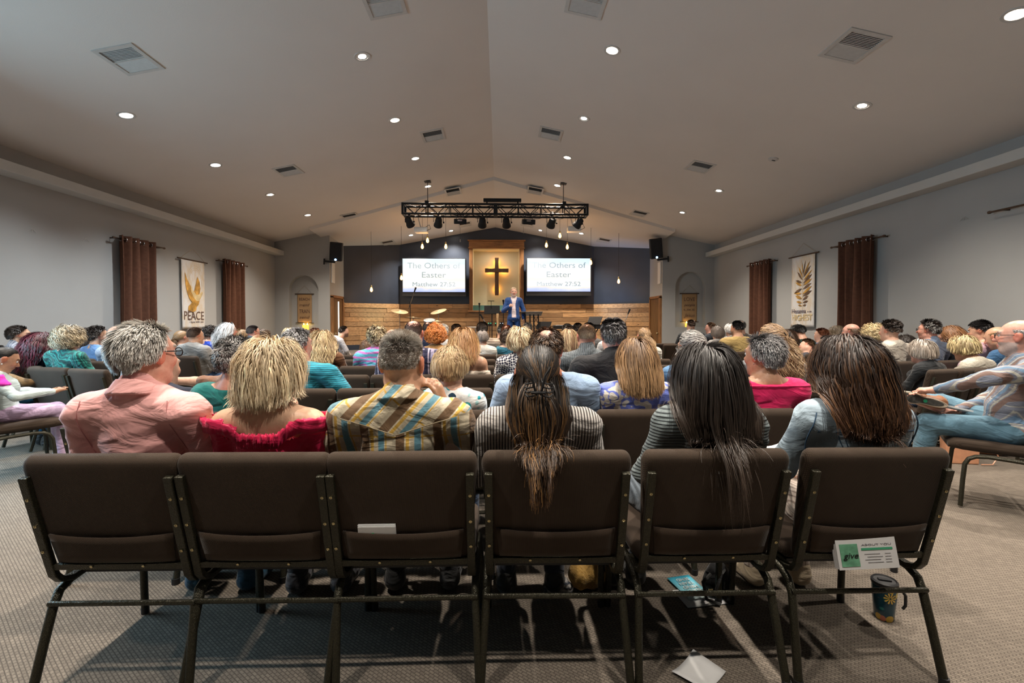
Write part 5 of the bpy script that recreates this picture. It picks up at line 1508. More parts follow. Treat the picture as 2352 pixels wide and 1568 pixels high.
# --- hair strands grown over the head and down the back
def grow(roots, nrm, d0, L, nseg, coll, off, grav, stiff, target=None, reach=0.02, rs=None, tail_dir=None, yb=None, ztop_=9.0):
    n = len(roots)
    P_ = np.zeros((n, nseg + 1, 3)); N_ = np.zeros((n, nseg + 1, 3)); P_[:, 0] = roots; N_[:, 0] = nrm
    d = d0.copy(); p = roots.copy(); step = (L / nseg)[:, None]
    reached = np.zeros(n, bool)
    td = tail_dir if tail_dir is not None else grav
    for i in range(1, nseg + 1):
        g = np.broadcast_to(grav, p.shape).copy()
        if target is not None:
            v = target - p; dist = np.linalg.norm(v, axis=1)
            reached |= dist < reach
            g = np.where(reached[:, None], td, v / (dist[:, None] + 1e-6))
            st = np.where(reached, stiff, 0.35)[:, None]
        else: st = stiff
        if yb is not None:
            pull = -np.clip((p[:, 1] - yb) * 7, 0, 1.2) * (p[:, 2] < ztop_)
            if target is not None: pull = pull * reached
            px_ = 0 * pull if target is None else -np.clip((p[:, 0] - target[:, 0]) * 4, -.5, .5) * reached * (np.abs(p[:, 0] - target[:, 0]) > .05)
            g = g + np.stack([px_, pull, 0 * pull], -1); g /= np.linalg.norm(g, axis=1)[:, None]
        d = d * st + g * (1 - st); d /= np.linalg.norm(d, axis=1)[:, None] + 1e-9
        p = p + d * step
        d_, gr = grad(coll, p)
        push = np.maximum(off - d_, 0)
        p = p + gr * push[:, None]
        dd = p - P_[:, i - 1]; ln = np.linalg.norm(dd, axis=1)[:, None] + 1e-9
        d = dd / ln
        p = P_[:, i - 1] + d * np.minimum(ln, step * 1.5)
        P_[:, i] = p; N_[:, i] = gr
    return P_, N_
def ribbons(P_, N_, width, cols, taper=0.25):
    n, m, _ = P_.shape
    T = np.gradient(P_, axis=1); T /= np.linalg.norm(T, axis=2)[..., None] + 1e-9
    B = np.cross(T, N_); B /= np.linalg.norm(B, axis=2)[..., None] + 1e-9
    Nn = np.cross(B, T)
    u = np.linspace(0, 1, m)
    w_ = width[:, None] * (1 - (1 - taper) * np.clip((u - 0.65) / 0.35, 0, 1) ** 1.5)[None, :]
    w_ = w_[..., None]
    V = np.stack([P_ - B * w_ * 0.5, P_ + Nn * w_ * 0.14, P_ + B * w_ * 0.5], 2).reshape(-1, 3)
    base = (np.arange(n)[:, None, None] * m + np.arange(m - 1)[None, :, None]) * 3 + np.arange(2)[None, None, :]
    F = np.stack([base, base + 1, base + 4, base + 3], -1).reshape(-1, 4)
    Cc = np.repeat(cols[:, :, None, :], 3, axis=2).reshape(-1, 3)
    return V, F, Cc
def fib(n, rs):
    i = np.arange(n) + 0.5
    ph = np.arccos(1 - 2 * i / n); th = PI * (1 + 5 ** 0.5) * i
    v = np.stack([np.cos(th) * np.sin(ph), np.sin(th) * np.sin(ph), np.cos(ph)], -1)
    v += rs.normal(size=v.shape) * 0.6 / math.sqrt(n)
    return v / np.linalg.norm(v, axis=1)[:, None]
def make_hair(st, F, hs, coll, dens, rs, wmul, near_chair=False):
    """st: dict(kind, L, root, tip, ...) -> arrays"""
    kind = st.get('kind', 'short')
    nraw = int(dens * {'long': 3400, 'bob': 2900, 'pony': 3000, 'updo': 2600, 'half': 3800, 'short': 3400, 'buzz': 4600, 'curly': 2400, 'bald': 2600, 'fringe': 2400}[kind] * 2.7)
    v = fib(nraw, rs)
    hl = st.get('hl', -0.50)               # how low the hair starts at the nape
    yy = np.clip((v[:, 1] + 0.12) / 0.75, 0, 1); sm = yy * yy * (3 - 2 * yy)
    line = hl + (0.62 - hl) * sm + st.get('rec', 0.0) * np.clip(v[:, 1], 0, 1) * (1 - np.exp(-(v[:, 0] / 0.5) ** 2) * 0.0)
    # clear the ears
    ear = (np.abs(v[:, 0]) > 0.8) & (v[:, 2] < -0.18) & (v[:, 1] > -0.32)
    ok = (v[:, 2] > line) & ~ear
    bald = st.get('bald', 0.0)
    if bald > 0:
        c = np.array([0, -0.25, 1.0]) if not st.get('front') else np.array([0, 0.25, 1.0]); c /= np.linalg.norm(c)
        a = v @ c
        keep = rs.rand(len(v)) < np.clip((math.cos(bald) - a) / 0.35 + 0.3 + st.get('thin', 0.0), 0, 1)
        ok &= keep
    if kind == 'fringe': ok &= v[:, 2] < 0.28
    v = v[ok]; n = len(v)
    cr = np.array([0.0745, 0.096, 0.086]) * hs; cc = np.array([0, -0.012, 0.030]) * hs
    root = v * cr * 0.985 + cc
    nl = v / cr; nl /= np.linalg.norm(nl, axis=1)[:, None]
    Rm, c0 = F
    part = st.get('part', 0.0)
    if kind in ('short', 'buzz', 'bald', 'fringe'):
        comb = np.stack([np.sign(v[:, 0] - part) * 0.35, np.full(n, -0.75), -0.25 - 0.6 * (np.abs(v[:, 0]) + np.clip(-v[:, 1], 0, 1))], -1)
        if st.get('fwd'): comb[:, 1] = np.where(v[:, 2] > 0.45, 0.8, comb[:, 1])
    elif kind == 'curly': comb = rs.normal(size=(n, 3)) * 0.7 + np.array([0, 0, -0.4])
    else:
        tp_ = np.clip((v[:, 2] - 0.35) / 0.4, 0, 1) * np.clip(v[:, 1] * 1.6 + 0.75, 0.0, 1)
        comb = np.stack([np.sign(v[:, 0] - part + 1e-6) * 0.85 * tp_ + v[:, 0] * 0.25, -0.60 * tp_ - 0.45 * (v[:, 1] > -0.3), -0.55 - 0.5 * np.abs(v[:, 0])], -1)
        if st.get('back'): comb = np.stack([np.sign(v[:, 0]) * 0.15, np.full(n, -0.9), np.full(n, -0.4)], -1)
    comb += rs.normal(size=comb.shape) * st.get('mess', 0.12)
    t = comb - nl * np.sum(comb * nl, 1)[:, None]; t /= np.linalg.norm(t, axis=1)[:, None] + 1e-9
    lift = st.get('lift', 0.25)
    if kind == 'buzz': lift = 2.2
    top = np.clip((v[:, 2] - 0.3) / 0.5, 0, 1)
    if kind == 'short': lift = lift + st.get('toplift', 0.6) * top
    d0 = t + nl * (lift if np.isscalar(lift) else lift[:, None]); d0 /= np.linalg.norm(d0, axis=1)[:, None]
    W = lambda q: q @ Rm.T
    root_w = W(root) + c0; n_w = W(nl); d_w = W(d0)
    L0 = st.get('L', 0.03) * hs
    L = L0 * rs.uniform(0.8, 1.05, n)
    if kind == 'short':
        side = 1 - 0.62 * (1 - top) * st.get('fade', 1.0); L = L * side
    if kind in ('long', 'bob', 'half', 'pony'):
        # strands from high on the head are longer so that the ends line up
        L = L + (root_w[:, 2] - c0[2]) * 0.75
        L = np.maximum(L, 0.04)
        layer = st.get('layer', 0.08); L *= rs.uniform(1 - layer, 1.0, n)
        if 'lock' in st: L *= 1 + st['lock'][2] * np.exp(-((v[:, 0] - st['lock'][0]) / st['lock'][1]) ** 2) * (v[:, 1] < 0)
    thick = st.get('thick', 0.012) * hs
    off = rs.uniform(0.001, 1.0, n) ** 1.3 * thick + 0.002
    grav = np.array([0, -st.get('gb', 0.20), -1.0]); grav /= np.linalg.norm(grav)
    nseg = {'short': 5, 'buzz': 2, 'bald': 4, 'fringe': 4}.get(kind, 22 if dens > 0.6 else 14)
    stiff = st.get('stiff', 0.72)
    target = None; reach = 0.02
    if kind in ('pony', 'updo', 'half') :
        T = W(np.array(st.get('tie', (0, -0.115, 0.04))) * hs) + c0
        target = np.broadcast_to(T, (n, 3)).copy(); reach = 0.022 * hs
        tied = np.ones(n, bool) if kind != 'half' else (v[:, 2] > st.get('split', 0.12)) | (v[:, 1] > 0.25)
        jit = rs.normal(size=(n, 3)) * 0.006; target += jit
        pathL = np.linalg.norm(root_w - T, axis=1) * 1.35
        L = np.where(tied, pathL + st.get('tail', 0.2) * rs.uniform(0.75, 1.0, n), L)
        if kind != 'half': off = np.where(tied, off * 0.6, off)
    td = np.array([0, 0, -1.0]) + rs.normal(size=(n, 3)) * st.get('flare', 0.18)
    if kind in ('short', 'buzz', 'bald', 'fringe', 'curly'):
        gr_s = np.array([0, 0, -0.35]) if kind != 'curly' else np.array([0, 0, -0.6])
        P_, N_ = grow(root_w, n_w, d_w, L, nseg, coll, off * 0.5 if kind != 'curly' else off, gr_s, 0.85, rs=rs)
    elif target is None:
        P_, N_ = grow(root_w, n_w, d_w, L, nseg, coll, off, grav, stiff, rs=rs, yb=st.get('yb', -0.06) if kind == 'long' else None, ztop_=c0[2] + .02)
    else:
        P_ = np.zeros((n, nseg + 1, 3)); N_ = np.zeros_like(P_)
        a = tied
        P_[a], N_[a] = grow(root_w[a], n_w[a], d_w[a], L[a], nseg, coll, off[a], grav, stiff, target[a], reach, rs, td[a], yb=-0.06 if kind == 'half' else None)
        if (~a).any(): P_[~a], N_[~a] = grow(root_w[~a], n_w[~a], d_w[~a], L[~a], nseg, coll, off[~a], grav, stiff, rs=rs, yb=-0.06, ztop_=c0[2] + .02)
    if kind in ('long', 'half', 'pony', 'bob'):
        for _ in range(3): P_[:, 1:-1] = P_[:, 1:-1] * 0.5 + (P_[:, :-2] + P_[:, 2:]) * 0.25
        if near_chair and kind in ('long', 'half'):
            xm = st.get('xm', float(np.median(P_[:, -1, 0])))
            f_ = 1 - st.get('narrow', 0.25) * np.clip((0.97 - P_[..., 2]) / 0.15, 0, 1)
            P_[..., 0] = xm + (P_[..., 0] - xm) * f_
    m = nseg + 1; u = np.linspace(0, 1, m)
    # locks
    K = max(8, int(st.get('locks', 160) * min(1, dens + 0.3)))
    ci = rs.choice(n, min(K, n), replace=False)
    dist = ((root_w[:, None, :] - root_w[None, ci, :]) ** 2).sum(-1); cl = dist.argmin(1)
    cf = st.get('clump', 0.28)
    if kind not in ('buzz',):
        wgt = (cf * u ** 1.2)[None, :, None] * rs.uniform(0.5, 1.0, n)[:, None, None]
        P_ = P_ * (1 - wgt) + P_[ci][cl] * wgt
    # waves and curls
    wa = st.get('wave', 0.0)
    if wa > 0:
        ph = rs.uniform(0, 6.28, len(ci))[cl] + rs.normal(size=n) * 0.4
        s_ = (u[None, :] * L[:, None]) * 2 * PI / st.get('wl', 0.09) + ph[:, None]
        T_ = np.gradient(P_, axis=1); T_ /= np.linalg.norm(T_, axis=2)[..., None] + 1e-9
        B_ = np.cross(T_, N_)
        amp = (wa * np.clip(u * 2.5, 0, 1))[None, :, None]
        P_ = P_ + B_ * np.cos(s_)[..., None] * amp + N_ * (np.sin(s_)[..., None] + 0.6) * amp * 0.8
    # colour: root to tip, streaks per lock and per strand
    rc = np.array(st['root']); tc_ = np.array(st.get('tip', st['root']))
    g = np.clip((u - st.get('g0', 0.15)) / 0.7, 0, 1)[None, :, None]
    cols = rc * (1 - g) + tc_ * g
    var = (rs.normal(size=len(ci)) * st.get('svar', 0.16))[cl][:, None, None] + rs.normal(size=n)[:, None, None] * st.get('hvar', 0.12)
    cols = cols * np.exp(var)
    if 'streak' in st:
        sk = (rs.rand(len(ci)) < st.get('sp', 0.3))[cl] & (rs.rand(n) < 0.8) | (rs.rand(n) < 0.05)
        gg = 0.25 + 0.75 * g if not st.get('grey') else np.ones_like(g)
        cols = np.where(sk[:, None, None], cols * (1 - gg) + np.array(st['streak']) * gg, cols)
    if 'side' in st:
        sd = np.clip((0.35 - v[:, 2]) / 0.5, 0, 1)[:, None, None]
        cols = cols * (1 - sd) + np.array(st['side']) * sd * np.exp(rs.normal(size=n)[:, None, None] * 0.15)
    w_ = rs.uniform(0.7, 1.25, n) * st.get('w', 0.0050) * 0.66 * hs * wmul
    return ribbons(P_, N_, w_, np.clip(cols, 0, 1), taper=0.5 if kind in ('short', 'buzz') else 0.2)
HC = dict(black=(0.012, 0.010, 0.010), dark=(0.022, 0.014, 0.010), brown=(0.055, 0.030, 0.017), mid=(0.13, 0.070, 0.036), light=(0.26, 0.155, 0.075), blonde=(0.48, 0.34, 0.17),
          pale=(0.66, 0.54, 0.35), grey=(0.26, 0.245, 0.235), dgrey=(0.10, 0.095, 0.090), white=(0.70, 0.68, 0.65), red=(0.50, 0.15, 0.030), auburn=(0.18, 0.060, 0.026), wine=(0.060, 0.010, 0.014))
SK = dict(fair=(0.60, 0.36, 0.26), pink=(0.62, 0.33, 0.25), tan=(0.44, 0.25, 0.16), warm=(0.52, 0.30, 0.195), dark=(0.20, 0.11, 0.07))
def person(px, py, Y, label, face=0.0, yaw=0.0, pitch=0.0, fem=False, hair=None, skin='fair', shirt=None, pants=None, wide=1.0, group='congregation seated on the chairs', dens=None,
           arms='lap', sleeve='long', neck='crew', collar=None, shoe=(0.02, 0.02, 0.02), chair=None, chair_label=None, beard=None, extra=None, scale=None, slouch=0.0, amp=None,
           bodyx=0.0, glasses=False, headsize=1.0, seatlift=0.0, roll=0.0, armspec=None, scalp=0.5, legs='sit', zt=None, fine=1.0, neckcut=None, floorz=0.0):
    rs = np.random.RandomState(abs(int(px * 7 + py * 13)) % 99991)
    hp = P(px, py, Y)                     # top of the hair
    ztop = hp.z if zt is None else zt
    hair_h = (hair or {}).get('pad', 0.012)
    s = (ztop - hair_h - 0.45 - seatlift) / (1.30 - 0.45)
    ts = s                                # torso and limb scale
    rz = R(-face)
    near = max(Y, 1.7)
    h = min(0.034, max(0.0085, 0.0052 * near)) * fine
    dens = dens if dens is not None else float(np.clip(2.3 / near, 0.10, 1.15))
    wmul = float(np.clip((near / 1.9) ** 0.62, 1.0, 4.0)) * (1.0 if dens > .3 else 1.15)
    z0 = 0.45 + seatlift
    Zs = lambda z: z0 + (z - 0.45) * s
    W = wide * (0.93 if fem else 1.0) * ts
    # spine
    sh = np.array([0, 0.035 - slouch * 0.0, Zs(1.005)])
    nb = np.array([0, 0.045 + slouch, Zs(1.055)])
    hc = np.array([0, 0.075 + slouch * 1.8 + 0.03 * max(0, pitch) / 20, Zs(1.185) - 0.012 * max(0, pitch) / 20])
    hs = headsize * (0.95 + 0.05 * s) * (0.97 if fem else 1.0)
    Fh = (rotm(yaw, pitch, roll), hc)
    if legs == 'sit':
        top_local = hc[2] + 0.116 * hs
    # torso prims (skin layer) and clothes grown from them
    sw = 0.178 * W
    def torso(o, k=0.05):
        out = [EL((0, 0.060, Zs(0.90)), (0.150 * W + o, 0.100 * ts + o, 0.165 * ts + o), k), EL((0, 0.085, Zs(0.72)), (0.140 * W + o, 0.110 * ts + o, 0.17 * ts + o), k),
               EL((0, 0.115, Zs(0.555)), (0.165 * W + o, 0.125 * ts + o, 0.105 * ts + o), k),
               CP((-sw, 0.032, Zs(0.985)), (sw, 0.032, Zs(0.985)), 0.052 * ts + o, None, k),
               CP((0, 0.040, Zs(1.04)), (-sw * 0.8, 0.032, Zs(0.995)), 0.046 * ts + o, 0.044 * ts + o, k), CP((0, 0.040, Zs(1.04)), (sw * 0.8, 0.032, Zs(0.995)), 0.046 * ts + o, 0.044 * ts + o, k)]
        if fem: out += [EL((-0.065 * W, 0.135, Zs(0.87)), (0.055 * W + o, 0.055 + o, 0.06 + o), k), EL((0.065 * W, 0.135, Zs(0.87)), (0.055 * W + o, 0.055 + o, 0.06 + o), k)]
        else: out += [EL((0, 0.135, Zs(0.68)), (0.12 * W + o, 0.08 * wide + o, 0.12 * ts + o), k)]
        return out
    # arm joints
    A = {}
    for sd in (-1, 1):
        Sh = np.array([sd * (sw + 0.008), 0.034, Zs(0.972)])
        El = np.array([sd * (0.235 * W + 0.01), 0.120, Zs(0.745)])
        Wr = np.array([sd * 0.110 * ts, 0.345 * ts, Zs(0.635)])
        hd = (np.array([-sd * 0.55, 0.8, -0.10]), np.array([0, 0.1, 1.0]), 0.55, 0.0)
        if armspec and sd in armspec:
            sp = armspec[sd]; El = np.array(sp[0]); Wr = np.array(sp[1])
            if len(sp) > 2: hd = sp[2]
        A[sd] = (Sh, El, Wr, hd)
    def armp(o, sd, upto=1.0, fr=1.0, k=0.03):
        Sh, El, Wr, hd = A[sd]; a = 0.94 if fem else 1.0
        out = []
        if upto <= 0.55:
            e_ = Sh + (El - Sh) * (upto / 0.5)
            return [CP(Sh, e_, (0.053 * a) * W + o, (0.046 * a) * W + o * 1.6, k)]
        out.append(CP(Sh, El, 0.053 * a * W + o, 0.043 * a * W + o, k))
        e_ = El + (Wr - El) * min(1, (upto - 0.5) / 0.5)
        out.append(CP(El, e_, 0.041 * a * ts + o, (0.027 + 0.012 * (1 - (upto - .5) / .5)) * a * ts + o, 0.02))
        return out
    # legs
    Lg = {}
    for sd in (-1, 1):
        hipx = sd * 0.088 * W
        Lg[sd] = [np.array([hipx, 0.125, z0 + 0.085]), np.array([sd * 0.115 * W, 0.125 + 0.405 * min(ts, 1.08), z0 + 0.075]), np.array([sd * 0.12 * W, 0.125 + 0.42 * min(ts, 1.08), 0.105]), np.array([sd * 0.135 * W, 0.125 + 0.55 * min(ts, 1.08), 0.038])]
        if armspec and ('leg', sd) in armspec: Lg[sd] = [np.array(q) for q in armspec[('leg', sd)]]
    def legp(o, sd, k=0.03, ank=1.0):
        H_, K_, An, To = Lg[sd]
        return [CP(H_, K_, 0.080 * W + o, 0.058 * ts + o, k), CP(K_, An, 0.056 * ts + o, 0.040 * ts + o, 0.02)]
    body = torso(0) + armp(0, -1) + armp(0, 1)
    for sd in (-1, 1):
        Sh, El, Wr, hd = A[sd]
        body += hand_prims(Wr, hd[0], hd[1], 0.98 * (0.92 if fem else 1.0) * min(1.05, ts), hd[2], -sd if len(hd) < 5 else hd[4], hd[3])
        body += legp(0, sd)
        body += [CP(Lg[sd][2] + np.array([0, -0.01, -0.045]), Lg[sd][3], 0.034, 0.026, 0.03)]
    # neck and head
    nr = 0.050 if fem else 0.058
    body += [CP(nb + np.array([0, -0.004, -0.02]), hc + Fh[0] @ np.array([0, -0.018, -0.045 * hs]), (nr + 0.006) * (0.9 + 0.1 * wide), nr * (0.85 + 0.15 * wide), 0.035)]
    hp_ = head_prims(Fh, fem, hs, 0.010 * max(0, wide - 1) * 4)
    body += hp_
    zf = ((-10, -9, h), (-10, -9, h), (hc[2] - 0.15, hc[2] + 0.15, max(0.0045, h * 0.55)))
    xf = ((-0.13, 0.13, max(0.0048, h * 0.6)), (hc[1] - 0.16, hc[1] + 0.16, max(0.0055, h * 0.65)), zf[2])
    Vb, Fb, gb = mesh_field(body, h, zfine=xf if near < 7 else None)
    # skin colours
    sk = np.array(SK[skin] if isinstance(skin, str) else skin)
    cols = np.tile(sk, (len(Vb), 1))
    hl_ = (Vb - hc) @ Fh[0] / hs
    inhead = (np.linalg.norm(hl_ - np.array([0, 0, 0.0]), axis=1) < 0.145)
    earm = inhead & (np.abs(hl_[:, 0]) > 0.074) & (np.abs(hl_[:, 2]) < 0.045)
    cols[earm] = cols[earm] * np.array([1.0, 0.66, 0.60])
    lips = inhead & (hl_[:, 1] > 0.078) & (np.abs(hl_[:, 0]) < 0.024) & (hl_[:, 2] > -0.070) & (hl_[:, 2] < -0.046)
    cols[lips] = cols[lips] * np.array([0.90, 0.66, 0.66])
    nose_ck = inhead & (hl_[:, 1] > 0.06) & (hl_[:, 2] < 0.0) & (hl_[:, 2] > -0.045)
    cols[nose_ck] *= np.array([1.04, 0.88, 0.86])
    brow = inhead & (hl_[:, 1] > 0.066) & (np.abs(np.abs(hl_[:, 0]) - 0.033) < 0.020) & (np.abs(hl_[:, 2] - 0.036) < 0.005)
    if hair: cols[brow] = np.array(hair['root']) * 0.8 + sk * 0.12
    if beard is not None:
        bm_ = inhead & (hl_[:, 1] > -0.005) & (hl_[:, 2] < -0.030 - 0.0 * hl_[:, 1]) & ~lips & (hl_[:, 2] > -0.135) & ~((hl_[:, 2] > -0.045) & (np.abs(hl_[:, 0]) < 0.048) & (hl_[:, 1] > 0.085))
        cols[bm_] = np.array(beard) * 0.75 + sk * 0.25
    if hair:
        v = (hl_ - np.array([0, -0.012, 0.030])) / np.array([0.0745, 0.096, 0.086]); v /= np.linalg.norm(v, axis=1)[:, None] + 1e-9
        hlw = hair.get('hl', -0.50)
        yy = np.clip((v[:, 1] + 0.12) / 0.75, 0, 1); smt = yy * yy * (3 - 2 * yy)
        line = hlw + (0.62 - hlw) * smt
        blend = np.clip((v[:, 2] - line) / 0.16, 0, 1) * inhead
        if hair.get('bald', 0) > 0:
            c = np.array([0, -0.25, 1.0]) if not hair.get('front') else np.array([0, 0.25, 1.0]); c /= np.linalg.norm(c)
            blend *= np.clip((math.cos(hair['bald']) - v @ c) / 0.45 + 0.35 + hair.get('thin', 0.0) * 0.5, 0, 1)
        if hair['kind'] == 'fringe': blend *= (v[:, 2] < 0.3)
        blend[earm] = 0
        f_ = {'buzz': 0.62, 'fringe': 0.6, 'bald': 0.6}.get(hair['kind'], 0.93) * hair.get('scalp', 1.0)
        hcx = np.array(hair['root']) * 0.85
        if 'side' in hair: hcx = np.array(hair['side']) * 0.5 + hcx * 0.5
        cols = cols * (1 - blend[:, None] * f_) + hcx * blend[:, None] * f_
    cols = np.clip(cols, 0, 1)
    # root object
    head_local = np.array(hc) + Fh[0] @ np.array([0, 0, 0])
    # place: head centre above the pixel column
    cx_, cy_ = hp.x, Y
    rzm = Matrix.Rotation(rz, 3, 'Z')
    off = rzm @ Vector((hc[0] + bodyx, hc[1], 0))
    ox, oy = cx_ - off.x, cy_ - off.y
    me = np_mesh('person', Vb, Fb, cols)
    me.materials.append(M['skin'])
    root = bpy.data.objects.new('person', me); C.objects.link(root)
    root.location = (ox, oy, 0); root.rotation_euler = (0, 0, rz)
    tag(root, label, 'person', group)
    # shirt
    am = amp if amp is not None else 0.008
    shirtp = torso(0.012)
    up = {'long': 0.97, 'short': 0.36, 'none': 0.0, 'elbow': 0.55, '34': 0.8}[sleeve]
    if up > 0:
        for sd in (-1, 1): shirtp += armp(0.012 if sleeve != 'short' else 0.013, sd, up)
    if collar == 'polo' or collar == 'shirt':
        shirtp += [CP(nb + np.array([0, -0.012, 0.004]), nb + np.array([0, -0.002, 0.030 * ts]), nr + 0.018, nr + 0.010, 0.012)]
    elif collar == 'hood':
        shirtp += [EL(nb + np.array([0, -0.055, -0.020]), (0.105, 0.050, 0.060), 0.03), CP(nb + np.array([-0.06, 0.0, 0.0]), nb + np.array([0.06, 0.0, 0.0]), 0.036, None, 0.03)]
    elif collar == 'scarf':
        shirtp += [EL(nb + np.array([0, -0.01, -0.015]), (0.115, 0.095, 0.045), 0.03)]
    elif collar == 'high':
        shirtp += [CP(nb + np.array([0, -0.010, 0.0]), nb + np.array([0, 0.002, 0.045]), nr + 0.020, nr + 0.014, 0.012)]
    cuts = [lambda p: (z0 + 0.005) - p[..., 2]]
    nz_ = nb[2]
    if neck == 'crew': cuts.append(lambda p: np.where(np.abs(p[..., 0]) < 0.16, (p[..., 2] - (nz_ + (0.012 if collar is None else 0.10))) + (p[..., 1] - nb[1]) * 0.35, -1.0))
    elif neck == 'wide': cuts.append(lambda p: (p[..., 2] - (nz_ - 0.052 * s + 0.5 * np.clip(np.abs(p[..., 0]) - 0.14 * W, 0, 1)) ) - 0.25 * (p[..., 1]) * 0)
    elif neck == 'scoop': cuts.append(lambda p: p[..., 2] - (nz_ - 0.020 + 3.2 * np.clip(np.abs(p[..., 0]) - 0.03, 0, 1) ** 2))
    elif neck == 'off': cuts.append(lambda p: p[..., 2] - (nz_ - 0.118 * s + 0.060 * s * np.clip((np.abs(p[..., 0]) - 0.125) / 0.05, 0, 1)))
    elif neck == 'strap': cuts.append(lambda p: p[..., 2] - (nz_ - 0.14 * s))
    Vs, Fs, gs = mesh_field(shirtp, h, cuts, disp=folds(am, int(px)) if am > 0 else None)
    me = np_mesh('shirt', Vs, Fs)
    so = link_mesh('shirt', me, shirt or cloth('plain', (0.2, 0.2, 0.2)), root)
    if neck == 'off' :
        pass
    # trousers and shoes
    if legs:
        pp = [EL((0, 0.125, z0 + 0.085), (0.175 * W + .012, 0.135, 0.09), 0.04)] + legp(0.013, -1) + legp(0.013, 1)
        Vp, Fp, gp = mesh_field(pp, max(h, 0.014), [lambda p: floorz + 0.095 - p[..., 2]] if not (armspec and ('leg', 1) in armspec and legs == 'sit') else (), disp=folds(0.004, int(px) + 5))
        link_mesh('trousers', np_mesh('trousers', Vp, Fp), pants or cloth('denim', (0.05, 0.08, 0.14)), root)
        if near < 7 or legs == 'stand':
            for sd in (-1, 1):
                An, To = Lg[sd][2], Lg[sd][3]
                if armspec and ('noshoe', sd) in armspec: continue
                shp = [CP(An + np.array([0, -0.02, -0.045]), An + np.array([0, -0.01, -0.01]), 0.044, 0.046, 0.02), CP(An + np.array([0, 0.0, -0.055]), To + np.array([0, 0.005, -0.002]), 0.046, 0.036, 0.03)]
                Vq, Fq, _ = mesh_field(shp, max(h, 0.012), [lambda p: floorz + 0.002 - p[..., 2]])
                link_mesh('shoe', np_mesh('shoe', Vq, Fq), cloth('plain', shoe, rough=0.45), root)
    # hair
    if hair:
        coll = [q for q in hp_ if not q.sub][:5] + shirtp[:6 if not fem else 6] + [body[-len(hp_) - 1]]
        if up > 0 and hair['kind'] in ('long', 'half', 'pony'): coll += armp(0.012, -1, 0.5) + armp(0.012, 1, 0.5) + ([CP((-.40, -.125, .84), (.40, -.125, .84), .030, None, .01), EL((0, -.075, .65), (.40, .062, .22), .01)] if near < 2.2 else [])
        Vh, Fh_, Ch = make_hair(hair, Fh, hs, coll, dens * hair.get('dm', 1.0), rs, wmul, near < 2.2)
        link_mesh('hair', np_mesh('hair', Vh, Fh_, Ch), M['hair'], root)
    if glasses or (abs(face + yaw) > 22 and near < 9) or legs != 'sit':
        for sd in (-1, 1):
            c = Fh[0] @ (np.array([sd * 0.031, 0.0785, 0.013]) * hs) + hc
            eb = MB().lathe([(0.0100 * math.sin(a), -0.0100 * math.cos(a)) for a in np.linspace(0.001, PI - 0.001, 8)], (0, 0, 0), 12).build('eye', M['white'], root, smooth=True)
            eb.location = c
            ib = MB().lathe([(0.0, 0.0104), (0.004, 0.0098), (0.0055, 0.0086)], (0, 0, 0), 10).build('iris', M['black'], eb)
            ib.rotation_euler = (Matrix(Fh[0].tolist()).to_euler().to_matrix() @ Matrix.Rotation(R(-90), 3, 'X')).to_euler()
    if glasses:
        mb = MB()
        T = lambda q: Vector((Fh[0] @ (np.array(q) * hs) + hc).tolist())
        for sd in (-1, 1):
            mb.tube([T((sd * 0.033 + 0.023 * math.cos(a), 0.104 - 0.10 * (0.023 * math.cos(a) * sd + 0.02), 0.010 + 0.017 * math.sin(a))) for a in np.linspace(0, 2 * PI, 15)], 0.0022, 6, caps=False)
            mb.tube([T((sd * 0.057, 0.098, 0.016)), T((sd * 0.074, 0.07, 0.016)), T((sd * 0.0815, 0.0, 0.018)), T((sd * 0.082, -0.02, 0.002))], 0.0024, 6)
        mb.tube([T((-0.010, 0.108, 0.013)), T((0.010, 0.108, 0.013))], 0.0022, 6)
        mb.build('glasses', M['black'], root, smooth=True)
    if extra: extra(root, dict(hc=hc, Fh=Fh, hs=hs, nb=nb, Zs=Zs, A=A, h=h, W=W, s=s, rs=rs, sw=sw, Lg=Lg, coll=locals().get('coll')))
    # the chair the person sits on
    if chair:
        q = rzm @ Vector((0, -0.15, 0))
        put_chair(ox + q.x, oy + q.y, rz, chair_label or ('brown padded chair holding the ' + chair), False)
    return root
